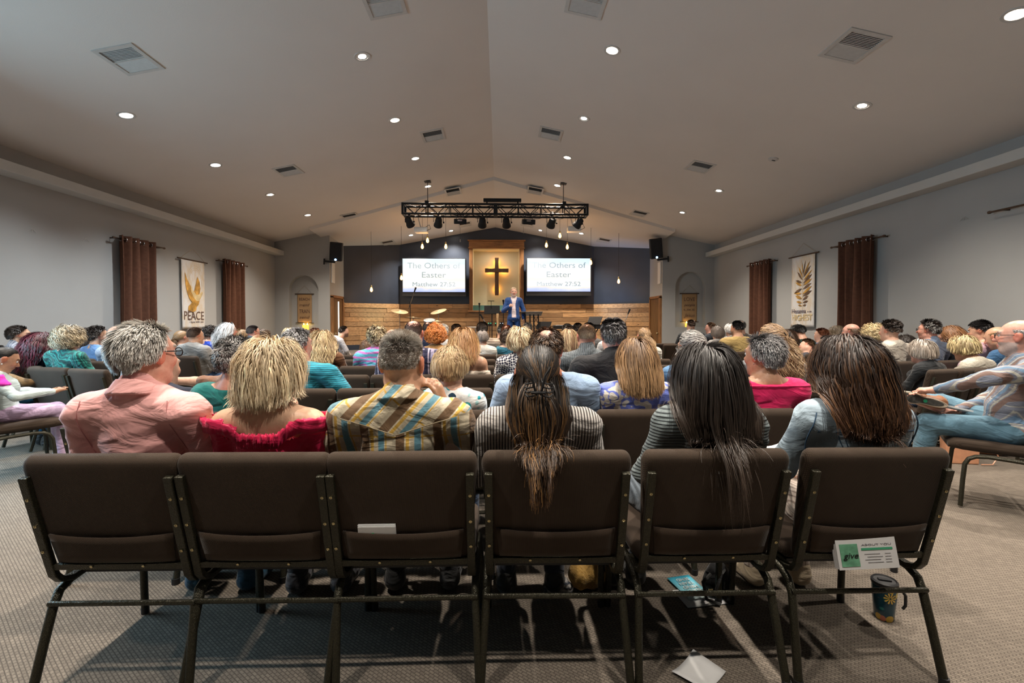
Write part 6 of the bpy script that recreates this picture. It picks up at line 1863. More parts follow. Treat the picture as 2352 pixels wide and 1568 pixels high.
# ------------------------------------------------------------------ surface helpers for clothing details
def hit(prims, o, d, far=0.5):
    o = np.array(o, float); d = np.array(d, float)
    ts = np.linspace(0, far, 120); p = o + ts[:, None] * d
    f = field(prims, p)
    k = np.argmax(f > 0)
    return p[k]
def ring_pts(prims, zf, y0=0.05, n=96, extra=0.0):
    out = []
    for a in np.linspace(0, 2 * PI, n, endpoint=False):
        d = np.array([math.cos(a), math.sin(a), 0])
        z = zf(math.cos(a) * 0.15, a)
        q = hit(prims, (0, y0, z), d); out.append(q + d * extra)
    return np.array(out)
def wrap_line(prims, pts, w_=0.003):
    """tube laid on the rear of a garment; pts = (x, z) list"""
    return [Vector(hit(prims, (x, 0.06, z), (0, -1, 0)).tolist()) for x, z in pts]
def garment(X, off, W, sleeves=0.97):
    Zs, A, s, sw = X['Zs'], X['A'], X['s'], X['sw']
    ts = s
    o = off
    out = [EL((0, 0.060, Zs(0.90)), (0.150 * W + o, 0.100 * ts + o, 0.165 * ts + o), .05), EL((0, 0.085, Zs(0.72)), (0.140 * W + o, 0.110 * ts + o, 0.17 * ts + o), .05),
           EL((0, 0.115, Zs(0.555)), (0.165 * W + o, 0.125 * ts + o, 0.105 * ts + o), .05), CP((-sw, 0.032, Zs(0.985)), (sw, 0.032, Zs(0.985)), 0.052 * ts + o, None, .05),
           CP((0, 0.040, Zs(1.04)), (-sw * 0.8, 0.032, Zs(0.995)), 0.046 * ts + o, 0.044 * ts + o, .05), CP((0, 0.040, Zs(1.04)), (sw * 0.8, 0.032, Zs(0.995)), 0.046 * ts + o, 0.044 * ts + o, .05),
           EL((0, 0.135, Zs(0.68)), (0.12 * W + o, 0.08 + o, 0.12 * ts + o), .05)]
    if sleeves > 0:
        for sd in (-1, 1):
            Sh, El, Wr, hd = A[sd]
            if sleeves <= 0.5:
                out.append(CP(Sh, Sh + (El - Sh) * sleeves / 0.5, 0.053 * W + o, 0.046 * W + o * 1.4, .03))
            else:
                out.append(CP(Sh, El, 0.053 * W + o, 0.043 * W + o, .03)); out.append(CP(El, El + (Wr - El) * (sleeves - .5) / .5, 0.041 * ts + o, 0.030 * ts + o, .02))
    return out
def add_part(root, name, prims, h, mat, cuts=(), disp=None):
    V, F, g = mesh_field(prims, h, cuts, disp=disp)
    return link_mesh(name, np_mesh(name, V, F), mat, root)
# ------------------------------------------------------------------ the six people in the nearest row
HY = [y + 0.225 for y in ROWY]
def x_polo(root, X):
    g = garment(X, 0.012, X['W'])
    nb = X['nb']
    # turned down collar
    pr = [CP(nb + np.array([0, -0.018, -0.010]), nb + np.array([0, -0.008, 0.036]), 0.092, 0.072, 0.02)]
    add_part(root, 'collar', pr, 0.007, M['pinkpolo'], [lambda p: (nb[2] - 0.022 - 0.25 * (p[..., 1] - nb[1])) - p[..., 2], lambda p: p[..., 2] - (nb[2] + 0.034 - 0.55 * (p[..., 1] - nb[1] + .03))])
    for sd in (-1, 1):
        Sh, El, Wr, hd = X['A'][sd]
        ln = []
        for k in range(9):
            z = X['Zs'](1.03) - 0.03 * k
            q = hit(g, (sd * (X['sw'] - 0.028 + 0.006 * k * .5), 0.06, z), (0, -1, 0)); ln.append(Vector((q + np.array([0, -0.001, 0])).tolist()))
        MB().tube(ln, 0.0016, 5).build('seam', M['pinkseam'], root)
M['pinkpolo'] = cloth('plain', (0.84, 0.43, 0.41))
M['pinkseam'] = plain('pink_seam', (0.60, 0.26, 0.26), 0.8)
person(334, 741, HY[0] + .02, 'person with thin grey hair and glasses in a pink polo, left end of nearest row', yaw=16, fem=False, wide=1.02, skin='pink', headsize=1.02, bodyx=0.0,
       hair=dict(kind='short', L=0.062, root=(0.30, 0.28, 0.25), tip=(0.52, 0.49, 0.45), streak=(0.66, 0.64, 0.60), sp=.5, grey=1, lift=.04, toplift=.08, thick=.009, scalp=.6, mess=.05, rec=.05, hvar=.22, w=.0034, dm=1.2, fade=.15, thin=.8, bald=.45, clump=.25),
       shirt=M['pinkpolo'], sleeve='short', collar='polo', glasses=True, extra=x_polo, amp=.010, pants=cloth('denim', (0.03, 0.06, 0.11)), shoe=(0.02, 0.07, 0.12))
def x_ruffle(root, X):
    g = garment(X, 0.012, X['W'], 0.36)
    nb, s, W = X['nb'], X['s'], X['W']
    zt = lambda x, a: nb[2] - 0.118 * s + 0.060 * s * min(1, max(0, (abs(math.cos(a)) * (X['sw'] + .05) - 0.125) / 0.05))
    n = 260
    pts = []
    for k in range(n):
        a = 2 * PI * k / n
        z = zt(0, a) - 0.002
        q = hit(g, (0, 0.05, z - 0.004), (math.cos(a), math.sin(a), 0)); pts.append((q, a))
    V = []; F = []
    rs = X['rs']
    ph = rs.uniform(-.5, .5, n).cumsum() * 0.25
    for k, (q, a) in enumerate(pts):
        d = np.array([math.cos(a), math.sin(a), 0]); w1 = 0.006 * math.sin(k * 0.72 + ph[k]); w2 = 0.003 * math.sin(k * 1.9)
        V += [q + d * (0.002 + w1 * .2) + np.array([0, 0, -0.030]), q + d * (0.006 + w2), q + d * (0.009 + w1) + np.array([0, 0, 0.014]), q + d * (0.004 + w1 * 1.6) + np.array([0, 0, 0.026 + w2])]
    for k in range(n):
        b_ = ((k + 1) % n) * 4
        for j in range(3): F.append((k * 4 + j, b_ + j, b_ + j + 1, k * 4 + j + 1))
    me = bpy.data.meshes.new('ruffle'); me.from_pydata([tuple(v) for v in V], [], F)
    o = link_mesh('ruffle', me, M['crimson'], root, True); s_ = o.modifiers.new('s', 'SOLIDIFY'); s_.thickness = 0.002
M['crimson'] = cloth('plain', (0.78, 0.025, 0.11), rough=0.45)
person(628, 790, HY[0] + .02, 'person with a blonde bob in a crimson off-shoulder top in the nearest row', yaw=14, fem=True, wide=1.05, skin=(0.62, 0.40, 0.27), headsize=1.0,
       hair=dict(kind='bob', L=0.142, root=(0.56, 0.42, 0.24), tip=(0.72, 0.59, 0.40), streak=(0.32, 0.22, 0.125), sp=.16, thick=.036, wave=.006, wl=.18, part=.01, clump=.22, svar=.20, g0=0, hl=-.55, w=.0046, locks=110, gb=.05, lift=.15),
       shirt=M['crimson'], sleeve='34', neck='off', extra=x_ruffle, amp=.010, pants=cloth('plain', (0.03, 0.03, 0.035)), shoe=(0.025, 0.025, 0.03))
def x_plaid(root, X):
    nb = X['nb']
    pr = [CP(nb + np.array([0, -0.018, -0.004]), nb + np.array([0, -0.008, 0.040]), 0.088, 0.070, 0.02)]
    add_part(root, 'collar', pr, 0.007, M['plaidtan'], [lambda p: (nb[2] - 0.012 - 0.25 * (p[..., 1] - nb[1])) - p[..., 2], lambda p: p[..., 2] - (nb[2] + 0.040 - 0.5 * (p[..., 1] - nb[1] + .03))])
    g = garment(X, 0.0125, X['W'])
    ln = wrap_line(g, [(x, X['zy'] + 0.30 * abs(x)) for x in np.linspace(-0.20, 0.20, 31)])
    MB().tube(ln, 0.0022, 5).build('yoke_seam', M['tanseam'], root)
M['tanseam'] = plain('tan_seam', (0.30, 0.24, 0.15), 0.8)
def mkyoke(root, X):
    X['zy'] = 0.905
    x_plaid(root, X)
M['plaidtan'] = cloth('plaid', (0.64, 0.56, 0.41), (0.16, 0.095, 0.05), (0.12, 0.27, 0.34), (0.58, 0.36, 0.07), f=7.5, yoke=0.905)
person(924, 767, HY[0] + .02, 'person with short salt and pepper hair in a tan plaid shirt, hand on cheek', fem=False, wide=1.17, skin='warm', headsize=1.02, yaw=8,
       hair=dict(kind='short', L=0.030, root=(0.20, 0.165, 0.135), tip=(0.40, 0.35, 0.30), streak=(0.62, 0.59, 0.55), sp=.5, grey=1, lift=.7, toplift=1.1, thick=.012, mess=.35, fade=1.25, w=.0030, dm=1.3, clump=.12, side=(0.36, 0.33, 0.29), scalp=.72, hl=-.42),
       shirt=M['plaidtan'], collar='shirt', sleeve='34', extra=mkyoke, amp=.009, pants=cloth('plain', (0.02, 0.02, 0.022)),
       armspec={1: ((0.275, 0.20, 0.79), (0.150, 0.145, 0.985), (np.array([-0.30, -0.20, 0.9]), np.array([0.9, -0.35, 0.1]), 0.75, 0.12))})
def claw(root, X, c, sc=1.0):
    Fh, hc, hs = X['Fh'], X['hc'], X['hs']
    c = np.array(c) * hs
    T = lambda q: Vector((Fh[0] @ (c + np.array(q) * sc) + hc).tolist())
    mb = MB()
    for sx in (-1, 1):
        mb.tube([T((sx * 0.006, -0.012, -0.030)), T((sx * 0.012, -0.024, -0.005)), T((sx * 0.018, -0.024, 0.025)), T((sx * 0.034, -0.016, 0.050))], [0.004, 0.005, 0.004, 0.003], 6)
        for k in range(4):
            mb.tube([T((sx * 0.010, -0.020, -0.030 + 0.012 * k)), T((sx * 0.030, -0.020, -0.034 + 0.012 * k)), T((sx * 0.040, 0.002, -0.030 + 0.010 * k))], 0.003, 5)
    mb.tube([T((-0.02, -0.022, -0.022)), T((0.02, -0.022, -0.022))], 0.006, 6)
    mb.build('hair_claw', M['black'], root, smooth=True)
person(1236, 797, HY[0] + .0, 'person with dark half-tied hair in a black claw clip and striped cream knit sweater', fem=True, wide=1.18, skin='fair', headsize=1.06, yaw=8,
       hair=dict(kind='half', L=0.42, tail=.40, tie=(0.012, -.128, -.015), root=(0.016, 0.012, 0.010), tip=(0.060, 0.030, 0.014), streak=(0.30, 0.15, 0.05), sp=.24, g0=.38, thick=.013, flare=.04, wave=.005, wl=.2, clump=.25, back=1, split=.0, dm=1.3, w=.0054, gb=.05, narrow=.45),
       shirt=cloth('rib_v', (0.62, 0.58, 0.54), (0.055, 0.048, 0.048), f=92), collar=None, extra=lambda r, X: claw(r, X, (0.012, -.168, -.005), 1.25), amp=.008, pants=cloth('plain', (0.02, 0.025, 0.04)))
person(1632, 797, HY[0] + .0, 'person with very long straight black hair over a grey-green ribbed sweater', fem=True, wide=1.08, skin='fair', headsize=1.06, bodyx=0.02, yaw=-6,
       hair=dict(kind='long', L=0.36, lock=(-.10, .13, .55), root=(0.016, 0.013, 0.012), tip=(0.042, 0.028, 0.020), thick=.022, part=-.02, wave=.003, wl=.3, clump=.2, layer=.22, dm=1.3, w=.0050, svar=.2, lift=.1, gb=.05),
       shirt=cloth('rib_h', (0.165, 0.200, 0.205), (0.035, 0.045, 0.050), f=78), amp=.008, armspec={('leg', -1): ((-.09, .125, .535), (-.20, .53, .525), (-.25, .55, .105), (-.26, .68, .038)), ('leg', 1): ((.09, .125, .535), (.00, .53, .525), (-.13, .55, .105), (-.13, .68, .038))}, pants=cloth('rib_v', (0.10, 0.12, 0.14), (0.04, 0.05, 0.06), f=60))
def x_denim(root, X):
    g = garment(X, 0.0125, X['W'])
    mb = MB()
    yz = X['Zs'](0.925)
    for dz in (0, 0.006): mb.tube(wrap_line(g, [(x, yz + dz + 0.10 * abs(x) ** 1.2) for x in np.linspace(-0.185, 0.185, 27)]), 0.0020, 5)
    for sx in (-1, 1):
        for dx in (0, 0.018): mb.tube(wrap_line(g, [(sx * (0.085 + dx - 0.35 * (yz - z)), z) for z in np.linspace(yz, yz - 0.22, 12)]), 0.0018, 5)
        mb.tube(wrap_line(g, [(sx * (0.190 + 0.02 * math.sin(u * 3)), X['Zs'](1.02) - u * 0.2) for u in np.linspace(0, 1, 12)]), 0.0026, 5)
    mb.build('stitching', M['denimstitch'], root)
M['denimstitch'] = plain('denim_stitching', (0.04, 0.09, 0.16), 0.8)
person(1944, 781, HY[0] + .02, 'person with long dark brown hair and a pale denim jacket in the nearest row', fem=True, wide=1.10, skin='fair', headsize=1.08, yaw=-4,
       hair=dict(kind='long', L=0.31, lock=(.25, .12, .3), root=(0.020, 0.012, 0.009), tip=(0.075, 0.036, 0.020), streak=(0.18, 0.085, 0.038), sp=.25, thick=.024, wave=.008, wl=.19, clump=.38, layer=.35, dm=1.3, part=.01, g0=.2, w=.0052, lift=.08, gb=.05),
       shirt=cloth('denim', (0.36, 0.46, 0.54)), extra=x_denim, amp=.009, pants=cloth('stripe_v', (0.50, 0.42, 0.36), (0.25, 0.19, 0.16), f=70), shoe=(0.45, 0.36, 0.25))
# ------------------------------------------------------------------ the rest of the congregation
def Hh(kind, col, tip=None, **kw):
    d = dict(kind=kind, root=HC[col] if isinstance(col, str) else col)
    if tip: d['tip'] = HC[tip] if isinstance(tip, str) else tip
    d.update(kw); return d
def short(col, **kw):
    d = dict(L=.032, lift=.3, toplift=.7, thick=.010, mess=.25, fade=1.0, hl=-.45); d.update(kw); return Hh('short', col, **d)
def longh(col, tip=None, **kw):
    d = dict(L=.34, thick=.020, wave=.006, wl=.16, lift=.1, gb=.3); d.update(kw); return Hh('long', col, tip, **d)
def bob(col, tip=None, **kw):
    d = dict(L=.13, thick=.026, wave=.004, wl=.12, lift=.15, gb=.05, g0=0); d.update(kw); return Hh('bob', col, tip, **d)
def fringe(col, **kw):
    d = dict(L=.014, lift=.2, thick=.005, hl=-.45); d.update(kw); return Hh('fringe', col, **d)
PL = lambda *c, **k: cloth('plain', c, **k)
# second row
person(545, 783, HY[1], 'person with curly dark grey hair in a teal top behind the blonde bob', hair=short('dgrey', streak=HC['grey'], sp=.5, grey=1, wave=.006, wl=.04, L=.05, toplift=.3, fade=.3, thick=.014, hl=-.62), shirt=PL(0.01, 0.16, 0.15), skin='pink', wide=1.02, yaw=10, neck='scoop')
person(366, 800, HY[1] + .05, 'person in a navy jacket with an arm over the next chair, behind the pink polo', hair=short('grey'), shirt=PL(0.012, 0.018, 0.038), wide=1.25, collar='shirt', yaw=15,
       armspec={1: ((0.43, 0.03, 0.93), (0.70, -0.06, 0.93), (np.array([1, -.1, -.3]), np.array([0, -.3, 1]), .6, 0.0))})
person(1035, 805, HY[1], 'person with short smooth blonde hair in a white and turquoise flowered blouse', fem=True, hair=bob((0.36, .235, .115), (0.50, .36, .20), L=.045, thick=.026, streak=(0.24, .14, .07), sp=.3, hl=-.6, wave=0, clump=.12, dm=1.6, mess=.03, lift=.03, hvar=.08, svar=.1), shirt=cloth('floral', (0.72, 0.75, 0.75), (0.02, 0.32, 0.40), (0.01, 0.04, 0.08), (0.05, 0.42, 0.46), (0.35, 0.6, 0.62), f=17, r=.36), wide=1.0, yaw=14, headsize=.98)
person(1256, 755, HY[1], 'person with thinning brown hair in a light blue shirt ahead of the claw-clipped hair', hair=short('brown', bald=.72, thin=.35, L=.045, lift=.15, toplift=.2, streak=HC['mid'], sp=.4, wave=.004, wl=.05, fade=.4, hl=-.6, scalp=.6), shirt=PL(0.30, 0.42, 0.60), collar=None, wide=1.22, yaw=12, skin='pink')
person(1460, 781, HY[1], 'person with long golden brown hair in a blue and white patterned blouse', fem=True, hair=longh('mid', 'light', L=.215, streak=(0.36, .21, .10), sp=.5, grey=1, wave=.003, part=0, dm=1.2, thick=.022), shirt=cloth('floral', (0.17, 0.22, 0.66), (0.72, 0.68, 0.62), (0.70, 0.66, 0.60), (0.17, 0.22, 0.66), f=17, r=.50, w=.25, wf=9), wide=1.08)
def x_gath(root, X):
    g = garment(X, 0.0125, X['W'], .3)
    nb = X['nb']; mb = MB()
    rp = ring_pts(g, lambda x, a: nb[2] - 0.030, 0.04, 48, 0.002)
    mb.tube([Vector(q.tolist()) for q in rp] + [Vector(rp[0].tolist())], 0.006, 6, caps=False)
    mb.build('neckband', M['rose'], root, smooth=True)
    hc, Fh, hs = X['hc'], X['Fh'], X['hs']
    for sd in (-1, 1):
        c = Fh[0] @ (np.array([sd * .083, -.006, -.040]) * hs) + hc
        o = MB().lathe([(0, -.005), (.004, 0), (0, .005)], (0, 0, 0), 8).build('earring', M['chrome'], root, smooth=True); o.location = c
M['rose'] = PL(0.75, 0.02, 0.13)
person(1752, 771, HY[1], 'person with swept short grey hair in a bright rose red gathered top', fem=True, hair=short('dgrey', L=.065, lift=.05, toplift=.35, fade=.25, thick=.016, tip=(.20, .19, .19), streak=(0.36, .35, .35), sp=.6, grey=1, svar=.1, hl=-.58, mess=.1, w=.0036) , shirt=M['rose'], neck='scoop', wide=1.12, yaw=-24, skin='tan', extra=x_gath, amp=.007)
# third row
def x_watch(root, X):
    Sh, El, Wr, hd = X['A'][-1]
    d = (Wr - El) / np.linalg.norm(Wr - El); c = Wr - d * .03
    o = MB().lathe([(.031, -.011), (.034, -.008), (.034, .008), (.031, .011)], (0, 0, 0), 16).build('watch', M['chrome'], root, smooth=True); o.location = c
    o.rotation_euler = Vector(d.tolist()).to_track_quat('Z', 'Y').to_euler()
person(574, 786, HY[2], 'person with light brown hair, bare forearm and watch resting on the next chair', fem=True, hair=longh('light', L=.16), shirt=PL(0.20, 0.10, 0.06), sleeve='short', skin='fair', extra=x_watch,
       armspec={-1: ((-0.36, 0.03, 0.90), (-0.56, -0.02, 0.915), (np.array([-1, -.15, -.25]), np.array([0, -.2, 1]), .5, 0.0))})
person(684, 755, HY[2], 'person with receding grey hair in a finely striped teal shirt', hair=short('dgrey', streak=(0.50, .49, .50), sp=.6, grey=1, bald=.55, thin=.65, L=.04, toplift=.2, lift=.1, fade=.2, hl=-.55), shirt=cloth('stripe_h', (0.03, 0.32, 0.44), (0.02, 0.14, 0.20), f=70), wide=1.3, yaw=26, skin='pink', neck='crew', pants=cloth('denim', (0.30, 0.42, 0.58)),
       armspec={1: ((0.36, 0.10, 0.74), (0.28, 0.34, 0.62))})
person(1408, 732, HY[2], 'person with thick dark grey hair in a black jacket, above the golden brown hair', hair=short((0.028, .024, .024), streak=(0.30, .29, .30), sp=.35, grey=1, L=.05, lift=.2, toplift=.6, fade=.35, hl=-.62, mess=.15, side=(.10, .10, .10)), shirt=PL(0.012, 0.012, 0.014), collar='shirt', wide=1.28, skin='pink')
person(1584, 764, HY[2], 'person with silver hair tied up at the back and a blue denim top', fem=True, hair=Hh('half', (0.20, .195, .19), (0.05, .045, .042), tie=(0.05, -.115, .02), tail=.16, split=.05, L=.2, streak=(0.62, .60, .56), sp=.6, grey=0, wave=.012, wl=.08, thick=.024, back=1, gb=.1), shirt=cloth('denim', (0.10, 0.22, 0.40)), wide=1.05, yaw=-12,
       extra=lambda r, X: claw(r, X, (0.05, -.115, .02), .6))
person(1768, 745, HY[2], 'person with long wavy dark blonde hair held by a black clip', fem=True, hair=Hh('half', (0.28, .17, .09), (0.22, .13, .07), tie=(0.045, -.115, .035), tail=.30, split=.1, L=.34, streak=(0.48, .34, .19), sp=.4, wave=.012, wl=.09, thick=.022, back=1, flare=.2, gb=.15), shirt=PL(0.16, 0.17, 0.18), wide=1.1, yaw=-5,
       extra=lambda r, X: claw(r, X, (0.045, -.115, .035), .8))
person(1893, 792, HY[2] + 2.3, 'person in white trousers mostly hidden by long brown hair', fem=True, face=-18, hair=bob('brown'), shirt=PL(.3, .3, .32), pants=PL(0.62, 0.60, 0.56), chair='white trousers')
# fourth row
person(1066, 753, HY[3], 'person with long straight copper brown hair and a frilled cream top', fem=True, hair=longh((0.30, .155, .06), (0.40, .20, .085), L=.25, streak=(0.56, .36, .15), sp=.4, wave=.006, yaw=0, thick=.02), shirt=cloth('marble', (0.70, 0.62, 0.50), (0.66, 0.52, 0.44), (0.74, 0.68, 0.56), f=9), skin='warm', neck='strap', sleeve='short', yaw=14, wide=.98)
person(1347, 743, HY[3], 'person with close cropped greying hair in a charcoal cable knit sweater', hair=Hh('buzz', (0.34, .26, .19), L=.009, bald=.55, thin=.5, hl=-.4), shirt=cloth('cable', (0.13, 0.15, 0.165), f=20), collar='high', wide=1.22, skin='pink')
person(1195, 752, HY[3], 'person with chin length blonde hair and a black and white checked top', fem=True, hair=bob('pale', None, streak=HC['light'], sp=.35, L=.10, wave=.008, grey=1), shirt=cloth('check', (0.7, 0.7, 0.7), (0.02, 0.02, 0.05), f=60), yaw=8)
person(937, 733, HY[3], 'person with a shiny balding cropped head and a purple plaid shirt', hair=Hh('buzz', (0.22, .17, .15), L=.006, bald=.8, thin=.35, hl=-.45), shirt=cloth('plaid', (0.05, 0.045, 0.10), (0.02, 0.02, 0.05), (0.25, 0.22, 0.32), (0.5, 0.42, 0.5), f=9), wide=1.25, skin='pink', bodyx=-.05)
# fifth row
person(866, 752, HY[4], 'person with short tousled blonde hair and a pink and blue swirled scarf', fem=True, hair=short('pale', L=.055, streak=(0.16, .12, .075), sp=.4, grey=1, wave=.010, wl=.05, fade=.2, lift=.4, thick=.016, hl=-.6, g0=0), shirt=cloth('marble', (0.10, 0.45, 0.58), (0.20, 0.35, 0.55), (0.70, 0.12, 0.45), (0.55, 0.18, 0.50), (0.12, 0.5, 0.6), f=3.2, w=5), collar='scarf', wide=1.1, neck='none')
person(741, 758, HY[4], 'person with long wavy blonde hair over a brown jacket', fem=True, hair=longh((0.40, .28, .15), (0.58, .44, .24), L=.36, streak=(0.24, .155, .085), sp=.25, wave=.010, wl=.11), shirt=PL(0.13, 0.055, 0.022), wide=1.12)
# sixth row
person(1001, 753, HY[5], 'person with curly bright red hair and a tan hooded top', fem=True, hair=Hh('curly', 'red', (0.62, .22, .05), L=.085, wave=.014, wl=.035, thick=.024, lift=.6, clump=.5, dm=1.5), shirt=PL(0.50, 0.26, 0.09), collar='hood', wide=1.15)
person(1306, 755, HY[5], 'person with straight striped light brown hair gathered low', fem=True, hair=longh('light', 'mid', L=.24, streak=(0.56, .42, .24), sp=.4, grey=1, wave=.002, thick=.012), shirt=PL(0.35, 0.20, 0.14), wide=.95)
person(1479, 752, HY[5], 'person with long fair hair pulled back in two twists, white collar', fem=True, hair=Hh('half', (0.22, .13, .065), (0.55, .36, .18), tie=(0, -.11, .02), tail=.28, split=.05, L=.34, streak=(0.5, .33, .17), sp=.3, wave=.005, thick=.016, back=1, gb=.05), shirt=PL(.6, .58, .52), wide=1.0)
person(1411, 741, HY[6], 'person with dark hair half hidden right of the black jacket', hair=short('dark'), shirt=PL(.5, .5, .5), bodyx=-.0)
# seventh row and beyond
person(1108, 759, HY[6], 'person with smooth ash grey hair in an off-white top', fem=True, hair=bob((0.17, .15, .14), (0.24, .21, .19), L=.045, thick=.014, wave=0), shirt=PL(0.66, 0.64, 0.58), headsize=.95)
person(1108, 740, HY[7], 'person with thick dark brown hair and a beige striped shirt', hair=short('dark', L=.05, streak=HC['brown'], sp=.3, toplift=.4, fade=.4), shirt=cloth('stripe_h', (0.42, 0.34, 0.27), (0.22, 0.17, 0.13), f=25), wide=1.3)
person(1017, 746, HY[7], 'person with snow white hair', fem=True, hair=short('white', L=.05, wave=.004, wl=.05, fade=.3), shirt=PL(.62, .62, .62))
person(983, 738, HY[7], 'person with a balding dark crown in a navy suit jacket', hair=Hh('buzz', 'dgrey', L=.008, bald=.6, thin=.25, hl=-.45), shirt=PL(0.012, 0.02, 0.05), collar='shirt', skin='pink')
person(1048, 746, HY[8], 'person with a short brown cap of hair left of the grey ash head', hair=short('brown', L=.05), shirt=PL(.3, .2, .12))
person(900, 757, HY[6], 'person with a bald pink head beside the swirled scarf', hair=fringe('white', thin=.5), shirt=PL(.6, .5, .5), skin='pink')
person(845, 786, HY[7] - .1, 'person in a coral orange top, head down', hair=bob('mid'), fem=True, shirt=PL(0.85, 0.16, 0.09), scale=1, wide=.9)
person(1152, 747, HY[8], 'person with dark cropped hair in a dark jacket behind the guitar', hair=short('dgrey', L=.02), shirt=PL(.02, .025, .025), wide=1.2)
person(1163, 747, HY[7], 'person with a thinning reddish brown crown in a brown jacket', hair=short('auburn', bald=.7, thin=.4, L=.03), shirt=PL(.10, .06, .04))
person(1167, 757, HY[6] + .1, 'person with curled dark hair in a teal blue dress with white sleeves', fem=True, hair=bob('dark', 'brown', L=.10, wave=.012, wl=.06), shirt=PL(0.03, 0.16, 0.24), neck='scoop', headsize=.93, wide=.9)
person(1186, 753, HY[8] - .2, 'person with short curly brown hair left of the blonde head', hair=short('brown', wave=.01, wl=.04, L=.05, fade=.2), shirt=PL(.15, .12, .1), fem=True)
person(1212, 741, HY[8], 'person with mixed grey hair and pink ear below the lectern', hair=short('dgrey', streak=HC['grey'], sp=.5, grey=1), skin='pink', shirt=PL(.1, .1, .12), yaw=15)
person(1303, 744, HY[7], 'person with short grey brown hair wearing white ear pieces', hair=short('brown', streak=HC['grey'], sp=.4, grey=1, fade=.6), shirt=PL(.12, .12, .12))
person(1352, 743, HY[7], 'person with dark hair behind the cropped greying head', hair=short('black', L=.05), shirt=PL(.1, .1, .1))
person(1327, 742, HY[8], 'person with dark hair barely showing left of the greying head', hair=short('dark'), shirt=PL(.1, .1, .1))
# left block, turned towards the stage
def x_cuff(root, X):
    Sh, El, Wr, hd = X['A'][1]
    d = (Wr - El) / np.linalg.norm(Wr - El)
    o = MB().lathe([(.046, -.02), (.047, .02)], (0, 0, 0), 16).build('cuff', PL(0.02, 0.30, 0.55), root, smooth=True); o.location = Wr - d * .02
    o.rotation_euler = Vector(d.tolist()).to_track_quat('Z', 'Y').to_euler()
def x_magenta(root, X):
    g = garment(X, 0.0165, X['W'], .34)
    nb = X['nb']
    add_part(root, 't_shirt', g[-2:] + g[3:6], 0.013, PL(0.62, 0.03, 0.40), [lambda p: p[..., 2] - (nb[2] - .03), lambda p: X['Zs'](.90) - p[..., 2]])
    hc, Fh, hs = X['hc'], X['Fh'], X['hs']
    o = MB().lathe([(0, -.006), (.006, 0), (0, .006)], (0, 0, 0), 8).build('earring', M['white'], root, smooth=True); o.location = Fh[0] @ (np.array([.086, -.004, -.040]) * hs) + hc
person(10, 795, 4.0, 'person in white and magenta sleeves and lilac trousers, hands together, at left edge', fem=True, face=40, yaw=2, pitch=26, hair=Hh('updo', 'black', tie=(0, -.12, .03), tail=.05, thick=.008, back=1), shirt=PL(0.56, 0.66, 0.66), pants=PL(0.55, 0.40, 0.58, rough=.35), skin='tan', wide=1.0, extra=x_magenta,
       armspec={1: ((0.245, 0.15, 0.70), (0.10, 0.40, 0.70), (np.array([-.25, 1, .25]), np.array([.9, .2, .6]), .15, .06)), -1: ((-0.245, 0.15, 0.70), (-0.06, 0.40, 0.69), (np.array([.2, 1, .3]), np.array([-.9, .2, .6]), .15, .04))}, chair='white and magenta sleeves at the left edge', headsize=.93, shoe=(0.35, 0.33, 0.33))
person(-10, 800, 4.65, 'person at the left edge in a tan sleeve with a blue cuff and blue jeans', face=30, hair=short('dark'), shirt=cloth('floral', (0.24, 0.14, 0.06), (0.30, 0.20, 0.10), (0.16, 0.10, 0.05), f=15), pants=PL(0.01, 0.10, 0.20),
       armspec={1: ((0.25, 0.20, 0.72), (0.22, 0.46, 0.70), (np.array([.1, .9, -.6]), np.array([0, .6, .8]), .5, 0))}, chair='tan sleeve and blue cuff',
       extra=lambda r, X: x_cuff(r, X))
person(160, 750, 4.82, 'person with wavy grey blonde hair in a green and teal tie-dyed blouse', fem=True, face=14, yaw=-10, hair=bob((0.20, .17, .13), (0.42, .34, .22), L=.12, wave=.012, wl=.07, streak=(0.55, .46, .32), sp=.3, thick=.03), shirt=cloth('marble', (0.008, 0.05, 0.05), (0.01, 0.20, 0.17), (0.005, 0.015, 0.03), (0.03, 0.30, 0.25), (0.006, 0.04, 0.04), f=3, w=9, dir='DIAGONAL'), wide=1.15, chair='green tie-dyed blouse')
person(98, 763, 5.0, 'person with very long dark wine red hair beside the tie-dyed blouse', fem=True, face=12, yaw=-8, hair=longh('wine', (0.03, .010, .014), L=.36, streak=(0.16, .012, .035), sp=.3, wave=.009, wl=.1), shirt=PL(0.012, 0.02, 0.06), chair='wine red hair', wide=1.1)
person(44, 748, 5.62, 'person in profile with dark slicked hair, stubble and a grey striped shirt by left wall', face=22, yaw=24, hair=short('dark', L=.045, lift=.05, toplift=.15, fade=.5, hl=-.55), beard=(0.09, .06, .05), shirt=cloth('stripe_v', (0.42, 0.42, 0.47), (0.20, 0.21, 0.28), f=45), collar='shirt', skin='warm', chair='grey striped shirt by the wall', amp=.008)
person(206, 755, 6.15, 'person with dark hair in a white top behind the blue shirt', fem=True, face=18, hair=bob('dark', 'brown', L=.15), shirt=PL(.50, .50, .55), chair='white top')
person(226, 751, 5.95, 'person in profile with wavy dark hair and a blue shirt, hand at mouth', face=22, yaw=24, hair=short('dark', L=.055, wave=.006, wl=.05, toplift=.5, fade=.35, lift=.25, hl=-.6), beard=(0.10, .055, .04), shirt=PL(0.11, 0.22, 0.42), skin='warm', chair='blue shirt',
       armspec={1: ((0.24, 0.25, 0.80), (0.07, 0.27, 1.00), (np.array([-.3, -.25, .9]), np.array([.3, .9, .2]), 1.2, 0))})
